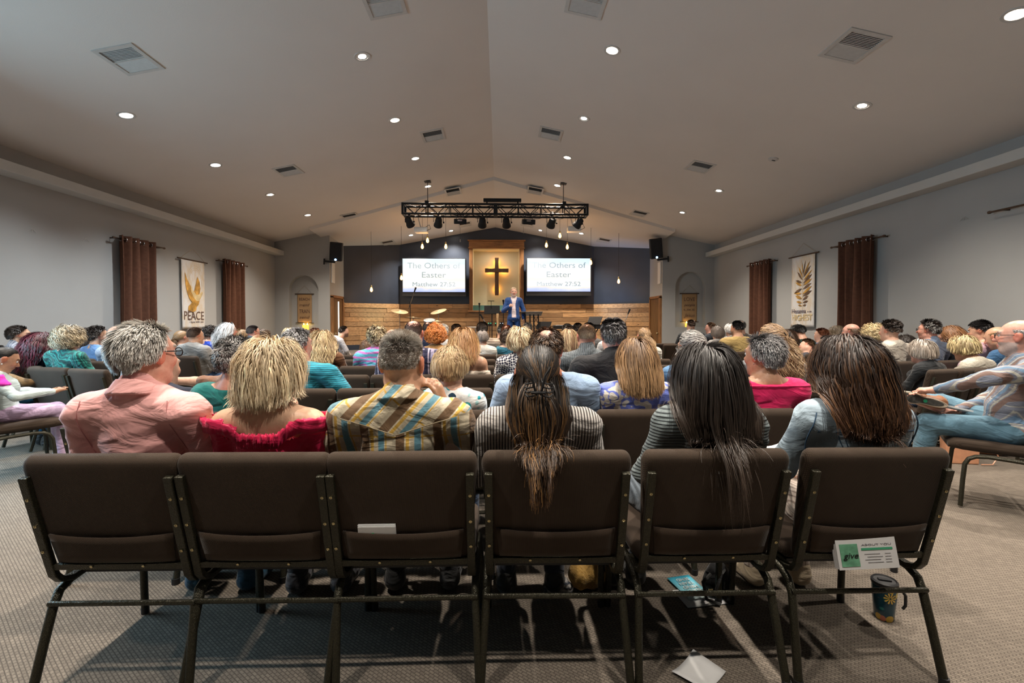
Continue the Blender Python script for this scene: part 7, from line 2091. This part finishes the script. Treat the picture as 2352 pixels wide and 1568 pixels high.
person(272, 748, 5.5, 'person with a bald head in a pale blue shirt left of the pink polo', face=18, yaw=10, hair=fringe('mid', thin=.2), shirt=PL(0.36, 0.46, 0.62), skin='pink', chair='pale blue shirt', wide=1.15)
person(418, 760, 6.75, 'person with a light brown bun in a black top', fem=True, face=18, yaw=8, hair=Hh('updo', 'light', 'mid', tie=(0, -.12, -.01), tail=.10, thick=.010, back=1, flare=.35), shirt=PL(.02, .02, .025), chair='black top and bun')
person(449, 752, 6.35, 'person with receding cropped hair in a grey hooded pullover', face=18, yaw=8, hair=Hh('buzz', (0.15, .10, .075), L=.01, bald=.5, thin=.55, hl=-.45), shirt=PL(0.23, 0.22, 0.205), collar='hood', wide=1.28, skin='warm', pants=cloth('denim', (0.03, 0.08, 0.19)), chair='grey hooded pullover', amp=.008)
person(484, 752, 7.35, 'person with curly dark hair looking down in a royal blue top', face=18, yaw=26, pitch=25, hair=short('dark', wave=.012, wl=.035, L=.07, fade=.2, thick=.02), shirt=PL(0.01, 0.05, 0.42), chair='royal blue top')
person(503, 761, 7.8, 'person with short black hair left of the flowered dress', face=18, hair=short('black'), shirt=PL(.25, .25, .28), chair='short black hair')
def x_band(root, X):
    hc, Fh, hs = X['hc'], X['Fh'], X['hs']
    pts = [Vector((Fh[0] @ (np.array([.088 * math.cos(a), .035, .030 + .102 * math.sin(a)]) * hs) + hc).tolist()) for a in np.linspace(-.2, PI + .2, 24)]
    MB().tube(pts, .007, 6).build('headband', M['black'], root, smooth=True)
person(526, 740, 7.0, 'person in profile with long grey hair, black headband and a flowered sleeveless dress', fem=True, face=26, yaw=26, hair=longh((0.34, .33, .32), (0.48, .47, .46), L=.30, streak=(0.66, .66, .65), sp=.4, grey=1, wave=.008), shirt=cloth('floral', (0.02, 0.02, 0.05), (0.55, 0.05, 0.06), (0.62, 0.55, 0.6), (0.05, 0.10, 0.35), (0.7, 0.3, 0.25), f=26, r=.5), sleeve='none', skin='pink', wide=1.2, chair='flowered sleeveless dress', extra=x_band)
person(557, 758, 8.3, 'person with straight light brown hair against the brown curtain', fem=True, face=18, hair=bob('light', L=.16), shirt=PL(.2, .15, .12), chair='light brown hair')
person(582, 747, 7.7, 'person in profile with cropped grey hair, glasses and a slate jacket', face=22, yaw=16, hair=Hh('buzz', (0.12, .105, .10), L=.012, hl=-.42, front=1, bald=.45, thin=.4), shirt=PL(0.10, 0.13, 0.15), collar='shirt', wide=1.2, glasses=True, skin='pink', chair='slate jacket')
person(606, 758, 8.1, 'person with curly brown hair and glasses smiling in profile', fem=True, face=22, yaw=24, hair=bob('brown', 'mid', L=.14, wave=.016, wl=.05), shirt=PL(.25, .22, .2), glasses=True, chair='curly brown hair and glasses', headsize=.95)
person(664, 755, 9.0, 'person with a blonde crown above the grey head and teal stripes', fem=True, face=10, hair=bob('pale', L=.1), shirt=PL(.4, .3, .2), chair='blonde crown')
person(724, 757, 9.0, 'person with tousled auburn hair left of the wavy blonde hair', face=10, hair=short('auburn', L=.05, wave=.006, wl=.04), shirt=PL(.5, .5, .5), chair='tousled auburn hair')
person(790, 750, 10.0, 'person in profile leaning forward in a white shirt by the plank wall', face=35, yaw=30, slouch=.10, hair=short('dark', L=.03), beard=(.06, .035, .025), shirt=PL(0.60, 0.61, 0.66), pants=PL(0.24, 0.19, 0.10), chair='white shirt by the planks', wide=1.15)
# right block, turned towards the stage
person(1587, 733, 9.6, 'person with cropped brown hair in a dark suit under the right niche', face=-10, hair=short('brown', L=.02), shirt=PL(0.015, 0.018, 0.022), collar='shirt', chair='dark suit under the niche', wide=1.2)
person(1632, 740, 9.5, 'person in profile with a pink face and dark suit right of the niche', face=-25, yaw=-28, hair=short('mid', L=.02), shirt=PL(0.015, 0.02, 0.03), skin='pink', collar='shirt', chair='dark suit and pink face')
person(1647, 749, 7.9, 'person with a straight grey brown bob in a light grey sweater', fem=True, face=-14, hair=bob((0.12, .095, .08), (0.17, .14, .12), L=.09, wave=0, thick=.02), shirt=cloth('fleece', (0.36, 0.35, 0.34)), chair='light grey sweater')
person(1677, 745, 9.0, 'person with white hair left of the mustard shirt', fem=True, face=-14, hair=bob('white', L=.06), shirt=PL(.25, .25, .25), chair='white hair')
person(1693, 736, 7.0, 'person with black hair and beard in a mustard yellow shirt', face=-10, yaw=-8, hair=short('black', L=.028, fade=.9, hl=-.4), beard=(.015, .012, .01), shirt=PL(0.38, 0.27, 0.10), skin='tan', wide=1.3, chair='mustard yellow shirt', pants=PL(.5, .46, .4))
person(1701, 735, 8.6, 'person with thin grey hair just behind the black haired head', face=-10, hair=short('grey', bald=.6, thin=.3), shirt=PL(.2, .18, .16), chair='thin grey hair')
person(1803, 757, 6.9, 'person with long brown hair in a blue flowered blouse', fem=True, face=-18, hair=longh('brown', 'brown', L=.30), shirt=cloth('floral', (0.20, 0.30, 0.46), (0.45, 0.52, 0.62), (0.08, 0.14, 0.30), f=45), chair='blue flowered blouse')
person(1834, 743, 7.0, 'person with black hair in a dark green shirt looking down', face=-20, yaw=-28, pitch=28, hair=short('black', L=.06, fwd=1, toplift=.3, lift=.15, fade=.6), shirt=PL(0.006, 0.05, 0.042), chair='dark green shirt', skin='fair')
person(1852, 781, 6.5, 'person, a small child with light brown hair resting on the chairs', face=-20, yaw=-30, roll=35, hair=short('mid', L=.05), shirt=PL(.05, .05, .06), headsize=.88, chair='small resting child')
person(1886, 755, 7.3, 'person with reddish short hair and a hand to the face, blue shirt', face=-20, yaw=-22, hair=short('auburn', L=.03), shirt=PL(0.12, 0.20, 0.42), chair='reddish short hair',
       armspec={-1: ((-0.22, 0.26, 0.82), (-0.07, 0.26, 0.97), (np.array([.2, -.2, .95]), np.array([-.3, .9, .2]), .9, 0))})
person(1899, 772, 6.3, 'person, a child with black hair in a coral top', face=-20, yaw=-26, hair=short('black', L=.05, fwd=1, toplift=.2), shirt=PL(0.72, 0.14, 0.10), headsize=.88, skin='tan', chair='coral top child')
person(1921, 748, 7.4, 'person with straight ash brown hair left of the bald head', fem=True, face=-18, yaw=-8, hair=longh((0.15, .11, .07), L=.2), shirt=PL(.2, .2, .2), chair='straight ash brown hair')
person(1954, 742, 6.2, 'person in profile with a shiny bald head and glasses', face=-20, yaw=-18, hair=fringe('mid', thin=.2, bald=.01), glasses=True, skin='pink', shirt=PL(.10, .06, .05), chair='shiny bald head and glasses', wide=1.15)
person(2004, 745, 5.7, 'person with curled golden blonde hair behind the cream hood', fem=True, face=-16, hair=bob((0.42, .29, .14), (0.62, .48, .26), L=.10, wave=.018, wl=.05, thick=.028), shirt=PL(.06, .05, .05), chair='curled golden blonde hair')
person(2044, 736, 5.25, 'person with tousled dark hair in a cream hooded jacket', face=-14, yaw=-6, hair=short('dark', L=.06, fade=1.1, toplift=.5, wave=.006, wl=.05, hl=-.3, side=(.07, .045, .032)), shirt=PL(0.46, 0.42, 0.36), collar='hood', wide=1.15, chair='cream hooded jacket', skin='fair')
person(2077, 773, 6.15, 'person with dark hair low behind the cream hood', fem=True, face=-18, hair=bob('dark', L=.1), shirt=PL(.1, .1, .1), chair='dark hair low behind the hood')
person(2133, 734, 5.35, 'person in profile with messy dark hair and glasses in a blue grey jacket', face=-16, yaw=-16, hair=short('dark', L=.05, streak=(0.26, .25, .24), sp=.35, grey=1, toplift=.9, fade=.5, hl=-.5), shirt=PL(0.11, 0.15, 0.22), collar='shirt', glasses=True, skin='pink', chair='blue grey jacket', wide=1.1)
person(2181, 748, 5.5, 'person in profile with straight copper hair behind the blonde bob', fem=True, face=-16, yaw=-12, hair=longh((0.24, .11, .045), L=.22), shirt=PL(.015, .02, .03), chair='copper hair')
def x_held(root, X):
    Sh, El, Wr, hd = X['A'][-1]
    rw = root.location
person(2116, 786, 4.45, 'person with a smooth grey brown bob in a black jacket on the right', fem=True, face=-16, yaw=14, slouch=.02, hair=bob((0.22, .18, .145), (0.36, .30, .245), L=.075, wave=0, thick=.026, streak=(0.50, .44, .38), sp=.3, grey=1), shirt=PL(0.012, 0.014, 0.016), chair='black jacket and grey bob', skin='pink', wide=1.05)
person(2213, 776, 4.55, 'person with a golden blonde bob in a white fleece jacket', fem=True, face=-14, yaw=10, pitch=14, slouch=.03, hair=bob((0.50, .38, .19), (0.62, .50, .27), L=.075, wave=.003, thick=.032, streak=(0.26, .19, .10), sp=.35, grey=1), shirt=cloth('fleece', (0.62, 0.57, 0.47)), chair='white fleece jacket', wide=1.1)
person(2252, 733, 4.98, 'person in profile with very dark hair in a pale pink shirt', face=-16, yaw=-14, pitch=12, hair=short('black', L=.035, toplift=.8, fwd=1, fade=.9), shirt=PL(0.48, 0.30, 0.36), skin='warm', chair='pale pink shirt')
person(2290, 747, 4.75, 'person with a bald head bowed forward in a dark blue denim shirt', face=-14, yaw=-6, pitch=22, slouch=.03, hair=fringe('light', thin=.2, bald=.01), shirt=cloth('denim', (0.03, 0.09, 0.19)), collar='shirt', skin='warm', chair='dark blue denim shirt', wide=1.25)
def x_rightman(root, X):
    lea_ = cloth('plain', (0.26, 0.10, 0.035), rough=.45)
    add_part(root, 'shoe', [CP((-.135, .49, .715), (-.155, .73, .755), .046, .037, .02), CP((-.12, .49, .715), (-.09, .49, .725), .044, .042, .02)], .010, lea_)
    out = []
    for a in np.linspace(0, 2 * PI, 40, endpoint=False):
        u = math.cos(a); v_ = math.sin(a)
        wd = 0.048 if u > 0 else 0.038
        out.append((.61 + .160 * u, .736 + 0.24 * (.16 * u) * .8 + wd * v_ * (1 - .25 * math.exp(-((u + .15) / .35) ** 2))))
    MB().prism(out, lambda u, v_, d: (d, u, v_), -.195, -.170).build('shoe_sole', plain('cream_rubber', (0.55, 0.47, 0.36), .6), root, bevel=.006)
    cx_ = .61; cz_ = .736
    MB().prism([(cx_ + (u - cx_) * .86, cz_ + (v_ - cz_) * .78) for u, v_ in out], lambda u, v_, d: (d, u, v_), -.198, -.19).build('sole_tread', plain('dark_tread', (0.05, 0.05, 0.045), .8, var=.4, scale=60), root)
    MB().lathe([(0, 0), (.012, 0), (.012, .003), (0, .003)], (-.1985, .575, .73), 14, (0, R(-90), 0)).build('green_dot', plain('green_dot', (0.02, 0.40, 0.20), .5), root)
    MB().box((0, 0, 0), (.12, .18, .012), (R(12), R(8), R(25))).build('open_book', M['paper'], root).location = (-.02, .40, .67)
person(2338, 733, 3.15, 'person with a bald head, grey beard and glasses, ankle crossed, at right edge', face=-52, yaw=16, hair=fringe('grey', thin=.2, bald=.01), beard=(.36, .33, .31), glasses=True, skin='pink', wide=1.12, headsize=1.06,
       shirt=cloth('plaid', (0.22, 0.235, 0.29), (0.20, 0.13, 0.11), (0.12, 0.20, 0.30), (0.42, 0.41, 0.36), f=9, rot=20), pants=cloth('denim', (0.10, 0.20, 0.27)), collar='shirt', shoe=(0.20, 0.075, 0.025), amp=.010,
       extra=x_rightman, armspec={('noshoe', 1): 1, -1: ((-0.30, 0.28, 0.93), (-0.20, 0.53, 0.815), (np.array([-.25, 1, -.12]), np.array([0, .1, 1]), .35, 0)),
                ('leg', -1): ((-.09, .125, .545), (-.13, .55, .56), (-.13, .60, .105), (-.14, .74, .038)),
                ('leg', 1): ((.09, .125, .55), (.32, .46, .67), (-.09, .50, .715), (-.13, .70, .75))}, chair='grey plaid shirt at the right edge')
# ------------------------------------------------------------------ the preacher on the stage
def x_suit(root, X):
    W, Zs, A = X['W'], X['Zs'], X['A']
    blue = M['suit']
    g = garment(X, 0.020, W) + [EL((0, .09, Zs(.50)), (0.160 * W + .015, .115, .16), .04)]
    zw = Zs(.72)
    add_part(root, 'jacket', g, 0.014, blue, [lambda p: Zs(.36) - p[..., 2], lambda p: p[..., 2] - (X['nb'][2] + .012),
             lambda p: np.where(p[..., 1] > 0.07, (0.055 + 0.02 * np.clip((p[..., 2] - zw) / .3, 0, 1)) + 0.10 * np.clip((Zs(.55) - p[..., 2]) / .25, 0, 1) ** 1.5 - np.abs(p[..., 0]), -1.0)], disp=folds(.003, 3))
    for sd in (-1, 1):
        lap = [Vector(hit(g, (sd * (0.078 - 0.02 * (1 - u)), 0.05, Zs(.74) + u * (Zs(1.0) - Zs(.74))), (0, 1, 0)).tolist()) for u in np.linspace(0, 1, 8)]
        MB().tube(lap, [0.008, 0.014, 0.02, 0.024, 0.026, 0.024, 0.02, 0.014], 6).build('lapel', blue, root, smooth=True)
    MB().box((0, .135 * 1.1, Zs(.56)), (.16, .02, .035)).build('belt', M['black'], root)
M['suit'] = PL(0.018, 0.068, 0.24, rough=.6)
z0p = 0.45 + .87
person(1180, 660, 12.0, 'person preaching on the stage in a blue suit, standing before the wooden cross', face=180, yaw=-4, legs='stand', seatlift=.87, floorz=.45, hair=short((.55, .42, .30), L=.022, toplift=.4, hl=-.3), beard=(.62, .56, .50), skin=(.66, .40, .30), shirt=PL(.72, .62, .64), pants=M['suit'], sleeve='none', collar='shirt', wide=.87, headsize=1.06, group='preacher on the stage',
       fine=.42, extra=x_suit, shoe=(.05, .03, .02), amp=.002, dens=.5,
       armspec={1: ((.265, .10, 1.60), (.13, .26, 1.70), (np.array([-.6, .5, .35]), np.array([.3, .8, .3]), 1.1, 0)), -1: ((-.26, .03, 1.62), (-.26, .12, 1.40), (np.array([-.05, .25, -1]), np.array([-1, .2, 0]), .7, 0)),
                ('leg', -1): ((-.09, .10, z0p + .06), (-.12, .10, .92), (-.13, .05, .555), (-.15, .19, .49)), ('leg', 1): ((.09, .10, z0p + .06), (.12, .12, .92), (.13, .07, .555), (.15, .21, .49))})
# ------------------------------------------------------------------ small things on the floor, the chairs and in hands
def sheet(name, x, y, z, w_, h_, rz, mat, label, cat, bend=0.0, tilt=(0, 0)):
    V = []; F = []; n = 6
    for j in range(n + 1):
        for i in range(n + 1):
            u = i / n - .5; v = j / n - .5
            V.append((u * w_, v * h_, bend * (u * u + 0.5 * v * u) * 4 + 0.002))
    for j in range(n):
        for i in range(n):
            a = j * (n + 1) + i; F.append((a, a + 1, a + n + 2, a + n + 1))
    me = bpy.data.meshes.new(name); me.from_pydata(V, [], F)
    o = link_mesh(name, me, mat, None, True); s_ = o.modifiers.new('s', 'SOLIDIFY'); s_.thickness = 0.0012
    o.location = (x, y, z); o.rotation_euler = (tilt[0], tilt[1], rz)
    return tag(o, label, cat)
q = G(1605, 1548)
sheet('napkin', q.x, q.y, 0.004, 0.155, 0.13, R(38), M['paper'], 'pale folded napkin on the carpet at the bottom edge of the photo', 'napkin', 0.012)
q = G(1606, 1372)
sheet('leaflet', q.x, q.y, 0.003, 0.20, 0.14, R(8), M['paper'], 'white printed sheet on the carpet beneath the blue leaflet', 'leaflet')
lf = bpy.data.objects['leaflet']
M['print'] = plain('grey_print', (0.25, 0.25, 0.27), 0.7)
for k in range(6): MB().box((0.03, -0.045 + .014 * k, 0.0045), (0.09 - .012 * (k % 3), 0.003, 0.001)).build('printed_line', M['print'], lf)
m, nt, bs = new_mat('blue_leaflet')
co = objco(nt); sp = nd(nt, 'ShaderNodeSeparateXYZ'); nt.links.new(co, sp.inputs[0])
mr = nd(nt, 'ShaderNodeMapRange'); nt.links.new(sp.outputs['Y'], mr.inputs[0]); mr.inputs[1].default_value = -.1; mr.inputs[2].default_value = .1
nt.links.new(ramp(nt, mr.outputs[0], [(0, (0.60, 0.70, 0.70)), (0.35, (0.25, 0.55, 0.62)), (1, (0.03, 0.36, 0.52))]), bs.inputs['Base Color']); bs.inputs['Roughness'].default_value = .4
q = G(1583, 1352)
o = sheet('leaflet', q.x, q.y, 0.009, 0.125, 0.19, R(12), m, 'blue leaflet with REACH and SEND seen upside down on the carpet', 'leaflet')
for k, s_ in enumerate(('SEND', 'TRAIN', 'MEND', 'REACH')):
    t_ = text_mesh('lettering', s_, 0.075 - 0.005 * (k == 0), 0.022, M['white'], o, 0, 0, 0)
    t_.rotation_euler = (R(-90), 0, R(180)); t_.location = (0.0, 0.055 - .032 * k, 0.006)
# travel mug
q = G(2030, 1418)
t = empty('travel_mug', (q.x, q.y, 0), R(-20), 'teal flowered travel mug with dark lid and handle on the carpet', 'mug')
m, nt, bs = new_mat('flowered_enamel')
co = objco(nt, (1, 1, 1))
v = nd(nt, 'ShaderNodeTexVoronoi'); v.inputs['Scale'].default_value = 26; nt.links.new(co, v.inputs[0])
sp = nd(nt, 'ShaderNodeSeparateColor'); nt.links.new(v.outputs['Color'], sp.inputs[0])
pc = ramp(nt, sp.outputs[0], [(0, (0.62, 0.40, 0.06)), (0.35, (0.60, 0.20, 0.12)), (0.55, (0.05, 0.22, 0.20)), (0.8, (0.55, 0.42, 0.12))], 'CONSTANT')
mk = ramp(nt, v.outputs['Distance'], [(0, (1, 1, 1)), (.42, (1, 1, 1)), (.46, (0, 0, 0))])
nt.links.new(mix(nt, mk, (0.008, 0.055, 0.085), pc), bs.inputs['Base Color']); bs.inputs['Roughness'].default_value = 0.18
hm = 0.165
MB().lathe([(0.0, 0.0), (0.034, 0.0), (0.037, 0.006), (0.040, 0.05), (0.046, hm * .75), (0.047, hm - .012), (0.046, hm - .006)], n=32).build('body', m, t, smooth=True)
MB().lathe([(0.046, hm - .012), (0.050, hm - .008), (0.050, hm + .004), (0.044, hm + .010), (0.040, hm + .004), (0.0, hm + .004)], n=32).build('lid', M['blackplastic'], t, smooth=True)
MB().box((0.0, 0.0, hm + .008), (.05, .018, .006)).build('lid_slider', M['black'], t, bevel=.002)
MB().tube([(0.044, 0, hm * .8), (0.066, 0, hm * .8), (0.078, 0, hm * .68), (0.078, 0, hm * .42), (0.068, 0, hm * .32)], 0.006, 10).build('handle', M['blackplastic'], t, smooth=True)
# yellow flower on the side facing the camera
fl = []
for k in range(10):
    a = 2 * PI * k / 10
    fl.append([(0.004 * math.cos(a - .25), 0.004 * math.sin(a - .25)), (0.022 * math.cos(a - .16), 0.022 * math.sin(a - .16)), (0.025 * math.cos(a), 0.025 * math.sin(a)), (0.022 * math.cos(a + .16), 0.022 * math.sin(a + .16)), (0.004 * math.cos(a + .25), 0.004 * math.sin(a + .25))])
mb = MB()
for pl in fl:
    vs = [Vector((0.0472 * math.sin(u / .046 + .1), -0.0472 * math.cos(u / .046 + .1), v_ + hm * .68)) for u, v_ in pl]
    mb.add(vs, [tuple(range(len(vs)))])
mb.build('flower_print', plain('flower_yellow', (0.66, 0.44, 0.08), .3), t)
# cloth things under the chairs
def blob(name, prims, mat, label, cat, origin, seed, amp=.012, h=.011):
    V, F, g = mesh_field(prims, h, [lambda p: 0.003 - p[..., 2]], disp=folds(amp, seed, 2.0))
    o = link_mesh(name, np_mesh(name, V - np.array(origin), F), mat); o.location = origin
    return tag(o, label, cat)
q = G(1350, 1352)
blob('cloth_bag', [EL((q.x, q.y, .06), (.085, .06, .06), .03), CP((q.x - .05, q.y, .09), (q.x + .04, q.y + .02, .12), .035, .03, .03)], cloth('fleece', (0.36, 0.21, 0.05)), 'mustard yellow cloth bag on the carpet under the nearest row', 'bag', (q.x, q.y, 0), 3)
q = G(1284, 1358)
o = blob('knotted_scarf', [EL((q.x, q.y, .04), (.045, .035, .04), .02), CP((q.x, q.y, .06), (q.x - .045, q.y, .11), .022, .03, .02), CP((q.x, q.y, .05), (q.x + .045, q.y - .01, .02), .02, .03, .02), CP((q.x, q.y, .05), (q.x - .05, q.y - .015, .02), .02, .03, .02)], cloth('marble', (0.012, 0.015, 0.02), (0.40, 0.38, 0.36), (0.02, 0.03, 0.05), f=9, rough=.3), 'shiny black and silver knotted scarf beside the mustard bag', 'scarf', (q.x, q.y, 0), 5, .01)
q = G(1655, 1375)
t = empty('backpack', (q.x, q.y, 0), 0, 'black bag with straps on the carpet right of the leaflets', 'bag')
V, F, g = mesh_field([EL((0, 0.03, .07), (.07, .05, .07), .03), EL((0, 0.03, .12), (.05, .04, .05), .03)], .011, [lambda p: .003 - p[..., 2]], disp=folds(.006, 4, 2))
link_mesh('body', np_mesh('body', V, F), PL(.012, .012, .013), t)
MB().tube([(-.05, 0, .12), (-.10, -.03, .10), (-.09, -.05, .03), (-.03, -.06, .012)], .008, 6).tube([(.02, 0, .14), (-.02, -.05, .15), (-.05, -.06, .08)], .006, 6).build('strap', PL(.02, .02, .02), t, smooth=True)
MB().box((-.07, -.045, .07), (.02, .006, .012)).build('buckle', M['brass'], t)
# cards standing in the rear pocket of the third chair
def back_pt(px, py, y):
    return P(px, py, y)
Y = ROWY[0] + 0.060
a = P(823, 1205, Y); b = P(911, 1228, Y)
t = empty('card_stack', ((a.x + b.x) / 2, Y, b.z), 0, 'stack of white cards with a green mark standing in a chair back pocket', 'cards')
wc = b.x - a.x
t.rotation_euler = (R(13), 0, 0)
for k in range(5):
    MB().box((0.002 * (k % 2) + (-.004 if k == 3 else 0), 0.0022 * k - .006, (a.z - b.z) / 2 - .012 + .0015 * k), (wc * .97, 0.0016, a.z - b.z + .024)).build('card', M['paper'], t)
MB().box((-wc * .1, -.0075, .002), (.008, .0015, .024)).build('green_mark', plain('green_print', (0.05, 0.35, 0.16), .6), t)
for k in range(3): MB().box((wc * (.05 + .15 * k), -.0075, .004), (.012, .0012, .002)).build('printed_line', M['print'], t)
# card box strapped on the last chair's rear
Y = ROWY[0] + 0.072 - .022
a = P(1925, 1238, Y); b = P(2057, 1302, Y)
t = empty('giving_card_box', ((a.x + b.x) / 2, Y, (a.z + b.z) / 2), 0, 'white box of giving cards with a green picture on the last chair back', 'card box')
t.rotation_euler = (R(-12), R(-3), R(-2))
wc = (b.x - a.x); hc_ = a.z - b.z
for k in range(7):
    MB().box((0.0015 * math.sin(k * 2.1), .004 * k, .001 * (k % 3)), (wc, .0028, hc_)).build('card', M['paper'], t)
MB().box((-wc * .30, -.0025, -.004), (wc * .30, .0015, hc_ * .72)).build('green_picture', mk_wood('green_landscape', (0.16, 0.42, 0.26), (14, 14, 22)), t)
text_mesh('lettering', 'give', wc * .26, hc_ * .24, M['blackplastic'], t, -wc * .29, -hc_ * .08, -.0042, .0008, shear=.35)
text_mesh('lettering', 'ABOUT YOU', wc * .5, hc_ * .055, M['print'], t, wc * .17, hc_ * .28, -.0022, .0008)
MB().box((wc * .17, -.0025, hc_ * .14), (wc * .52, .0012, hc_ * .07)).build('green_bar', plain('green_bar_print', (0.05, 0.34, 0.18), .6), t)
for k in range(4): MB().box((wc * (.08 + .04 * (k % 2)), -.0025, -hc_ * (.02 + .09 * k)), (wc * .26, .001, .0012)).box((wc * .34, -.0025, -hc_ * (.02 + .09 * k)), (wc * .1, .001, .0012)).build('printed_line', M['print'], t)
MB().box((0.0, .004, hc_ * .52), (wc * .26, .004, .026)).build('index_tab', M['paper'], t, bevel=.002)
MB().box((0.0, .0015, hc_ * .53), (.003, .001, .011)).box((0, .0015, hc_ * .54), (.008, .001, .003)).build('cross_print', M['blackplastic'], t)
MB().box((wc * .42, .02, hc_ * .55), (wc * .5, .002, .03), (0, R(-8), 0)).build('tan_card', plain('tan_card', (0.60, 0.45, 0.30), .6), t)
# tote under the chair at the right edge
q = G(2203, 1062)
t = empty('tote_bag', (q.x, q.y, 0), R(-10), 'peach leather tote bag standing on the carpet under the right edge chair', 'bag')
lea = plain('peach_leather', (0.62, 0.30, 0.17), .4, var=.08)
mb = MB(); vs = [(-.13, -.05, .0), (.13, -.05, 0), (.13, .05, 0), (-.13, .05, 0), (-.15, -.035, .30), (.15, -.035, .30), (.15, .035, .30), (-.15, .035, .30)]
mb.add(vs, [(0, 1, 2, 3), (0, 1, 5, 4), (1, 2, 6, 5), (2, 3, 7, 6), (3, 0, 4, 7)]).build('body', lea, t, bevel=.01)
MB().tube([(-.06, -.04, .29), (-.06, -.05, .36), (0, -.055, .40), (.06, -.05, .36), (.06, -.04, .29)], .006, 6).build('handle', lea, t, smooth=True)
MB().tube([(.15, 0, .24), (.24, -.03, .20), (.28, -.05, .08), (.22, -.07, .012), (.12, -.08, .010)], .005, 6).build('strap', lea, t, smooth=True)
# person outside the frame whose sandalled feet show under the chair at the right edge
person(2440, 770, 4.15, 'person beyond the right edge whose brown sandal shows on the carpet', fem=True, face=-50, hair=bob('mid'), shirt=PL(.3, .2, .2), pants=PL(.50, .30, .24), shoe=(.26, .10, .03), chair='seat beyond the right edge')
# open booklet beside the denim jacket, tissue on a lap
z_ = 0.62
q = P(1795, 1040, 2.12)
sheet('booklet', q.x, q.y, q.z, .16, .12, R(15), M['paper'], 'open white booklet held low, left of the denim jacket', 'booklet', .02, (R(18), 0))
q = P(2056, 900, 4.72)
V, F, g = mesh_field([EL((0, 0, 0), (.05, .04, .028), .02), EL((.02, 0, .03), (.03, .03, .03), .02)], .010, disp=folds(.006, 8, 3))
o = link_mesh('tissue', np_mesh('tissue', V, F), M['paper']); o.location = q; tag(o, 'crumpled white tissue on the lap of the black jacket', 'tissue')
# empty chairs in the side blocks
for (px, py, Y, f_, lab) in ((192, 844, 4.42, 18, 'empty brown padded chair left of the pink polo, in front of the tie-dyed blouse'), (262, 822, 5.25, 18, 'empty brown padded chair partly behind the grey haired head on the left'), (1528, 781, 9.4, -10, 'empty brown padded chair left of the right niche, beside the plank wall'),
                             (1553, 784, 9.0, -12, 'empty brown padded chair second from the plank wall on the right'), (2020, 832, 4.75, -18, 'empty brown padded chair in front of the cream hood'), (1870, 822, 5.0, -16, 'empty brown padded chair between two long brown heads of hair on the right'),
                             (2250, 846, 4.28, -20, 'brown padded chair in front of the white fleece, right part')):
    q = P(px, py, Y)
    put_chair(q.x, Y, R(-f_), lab)
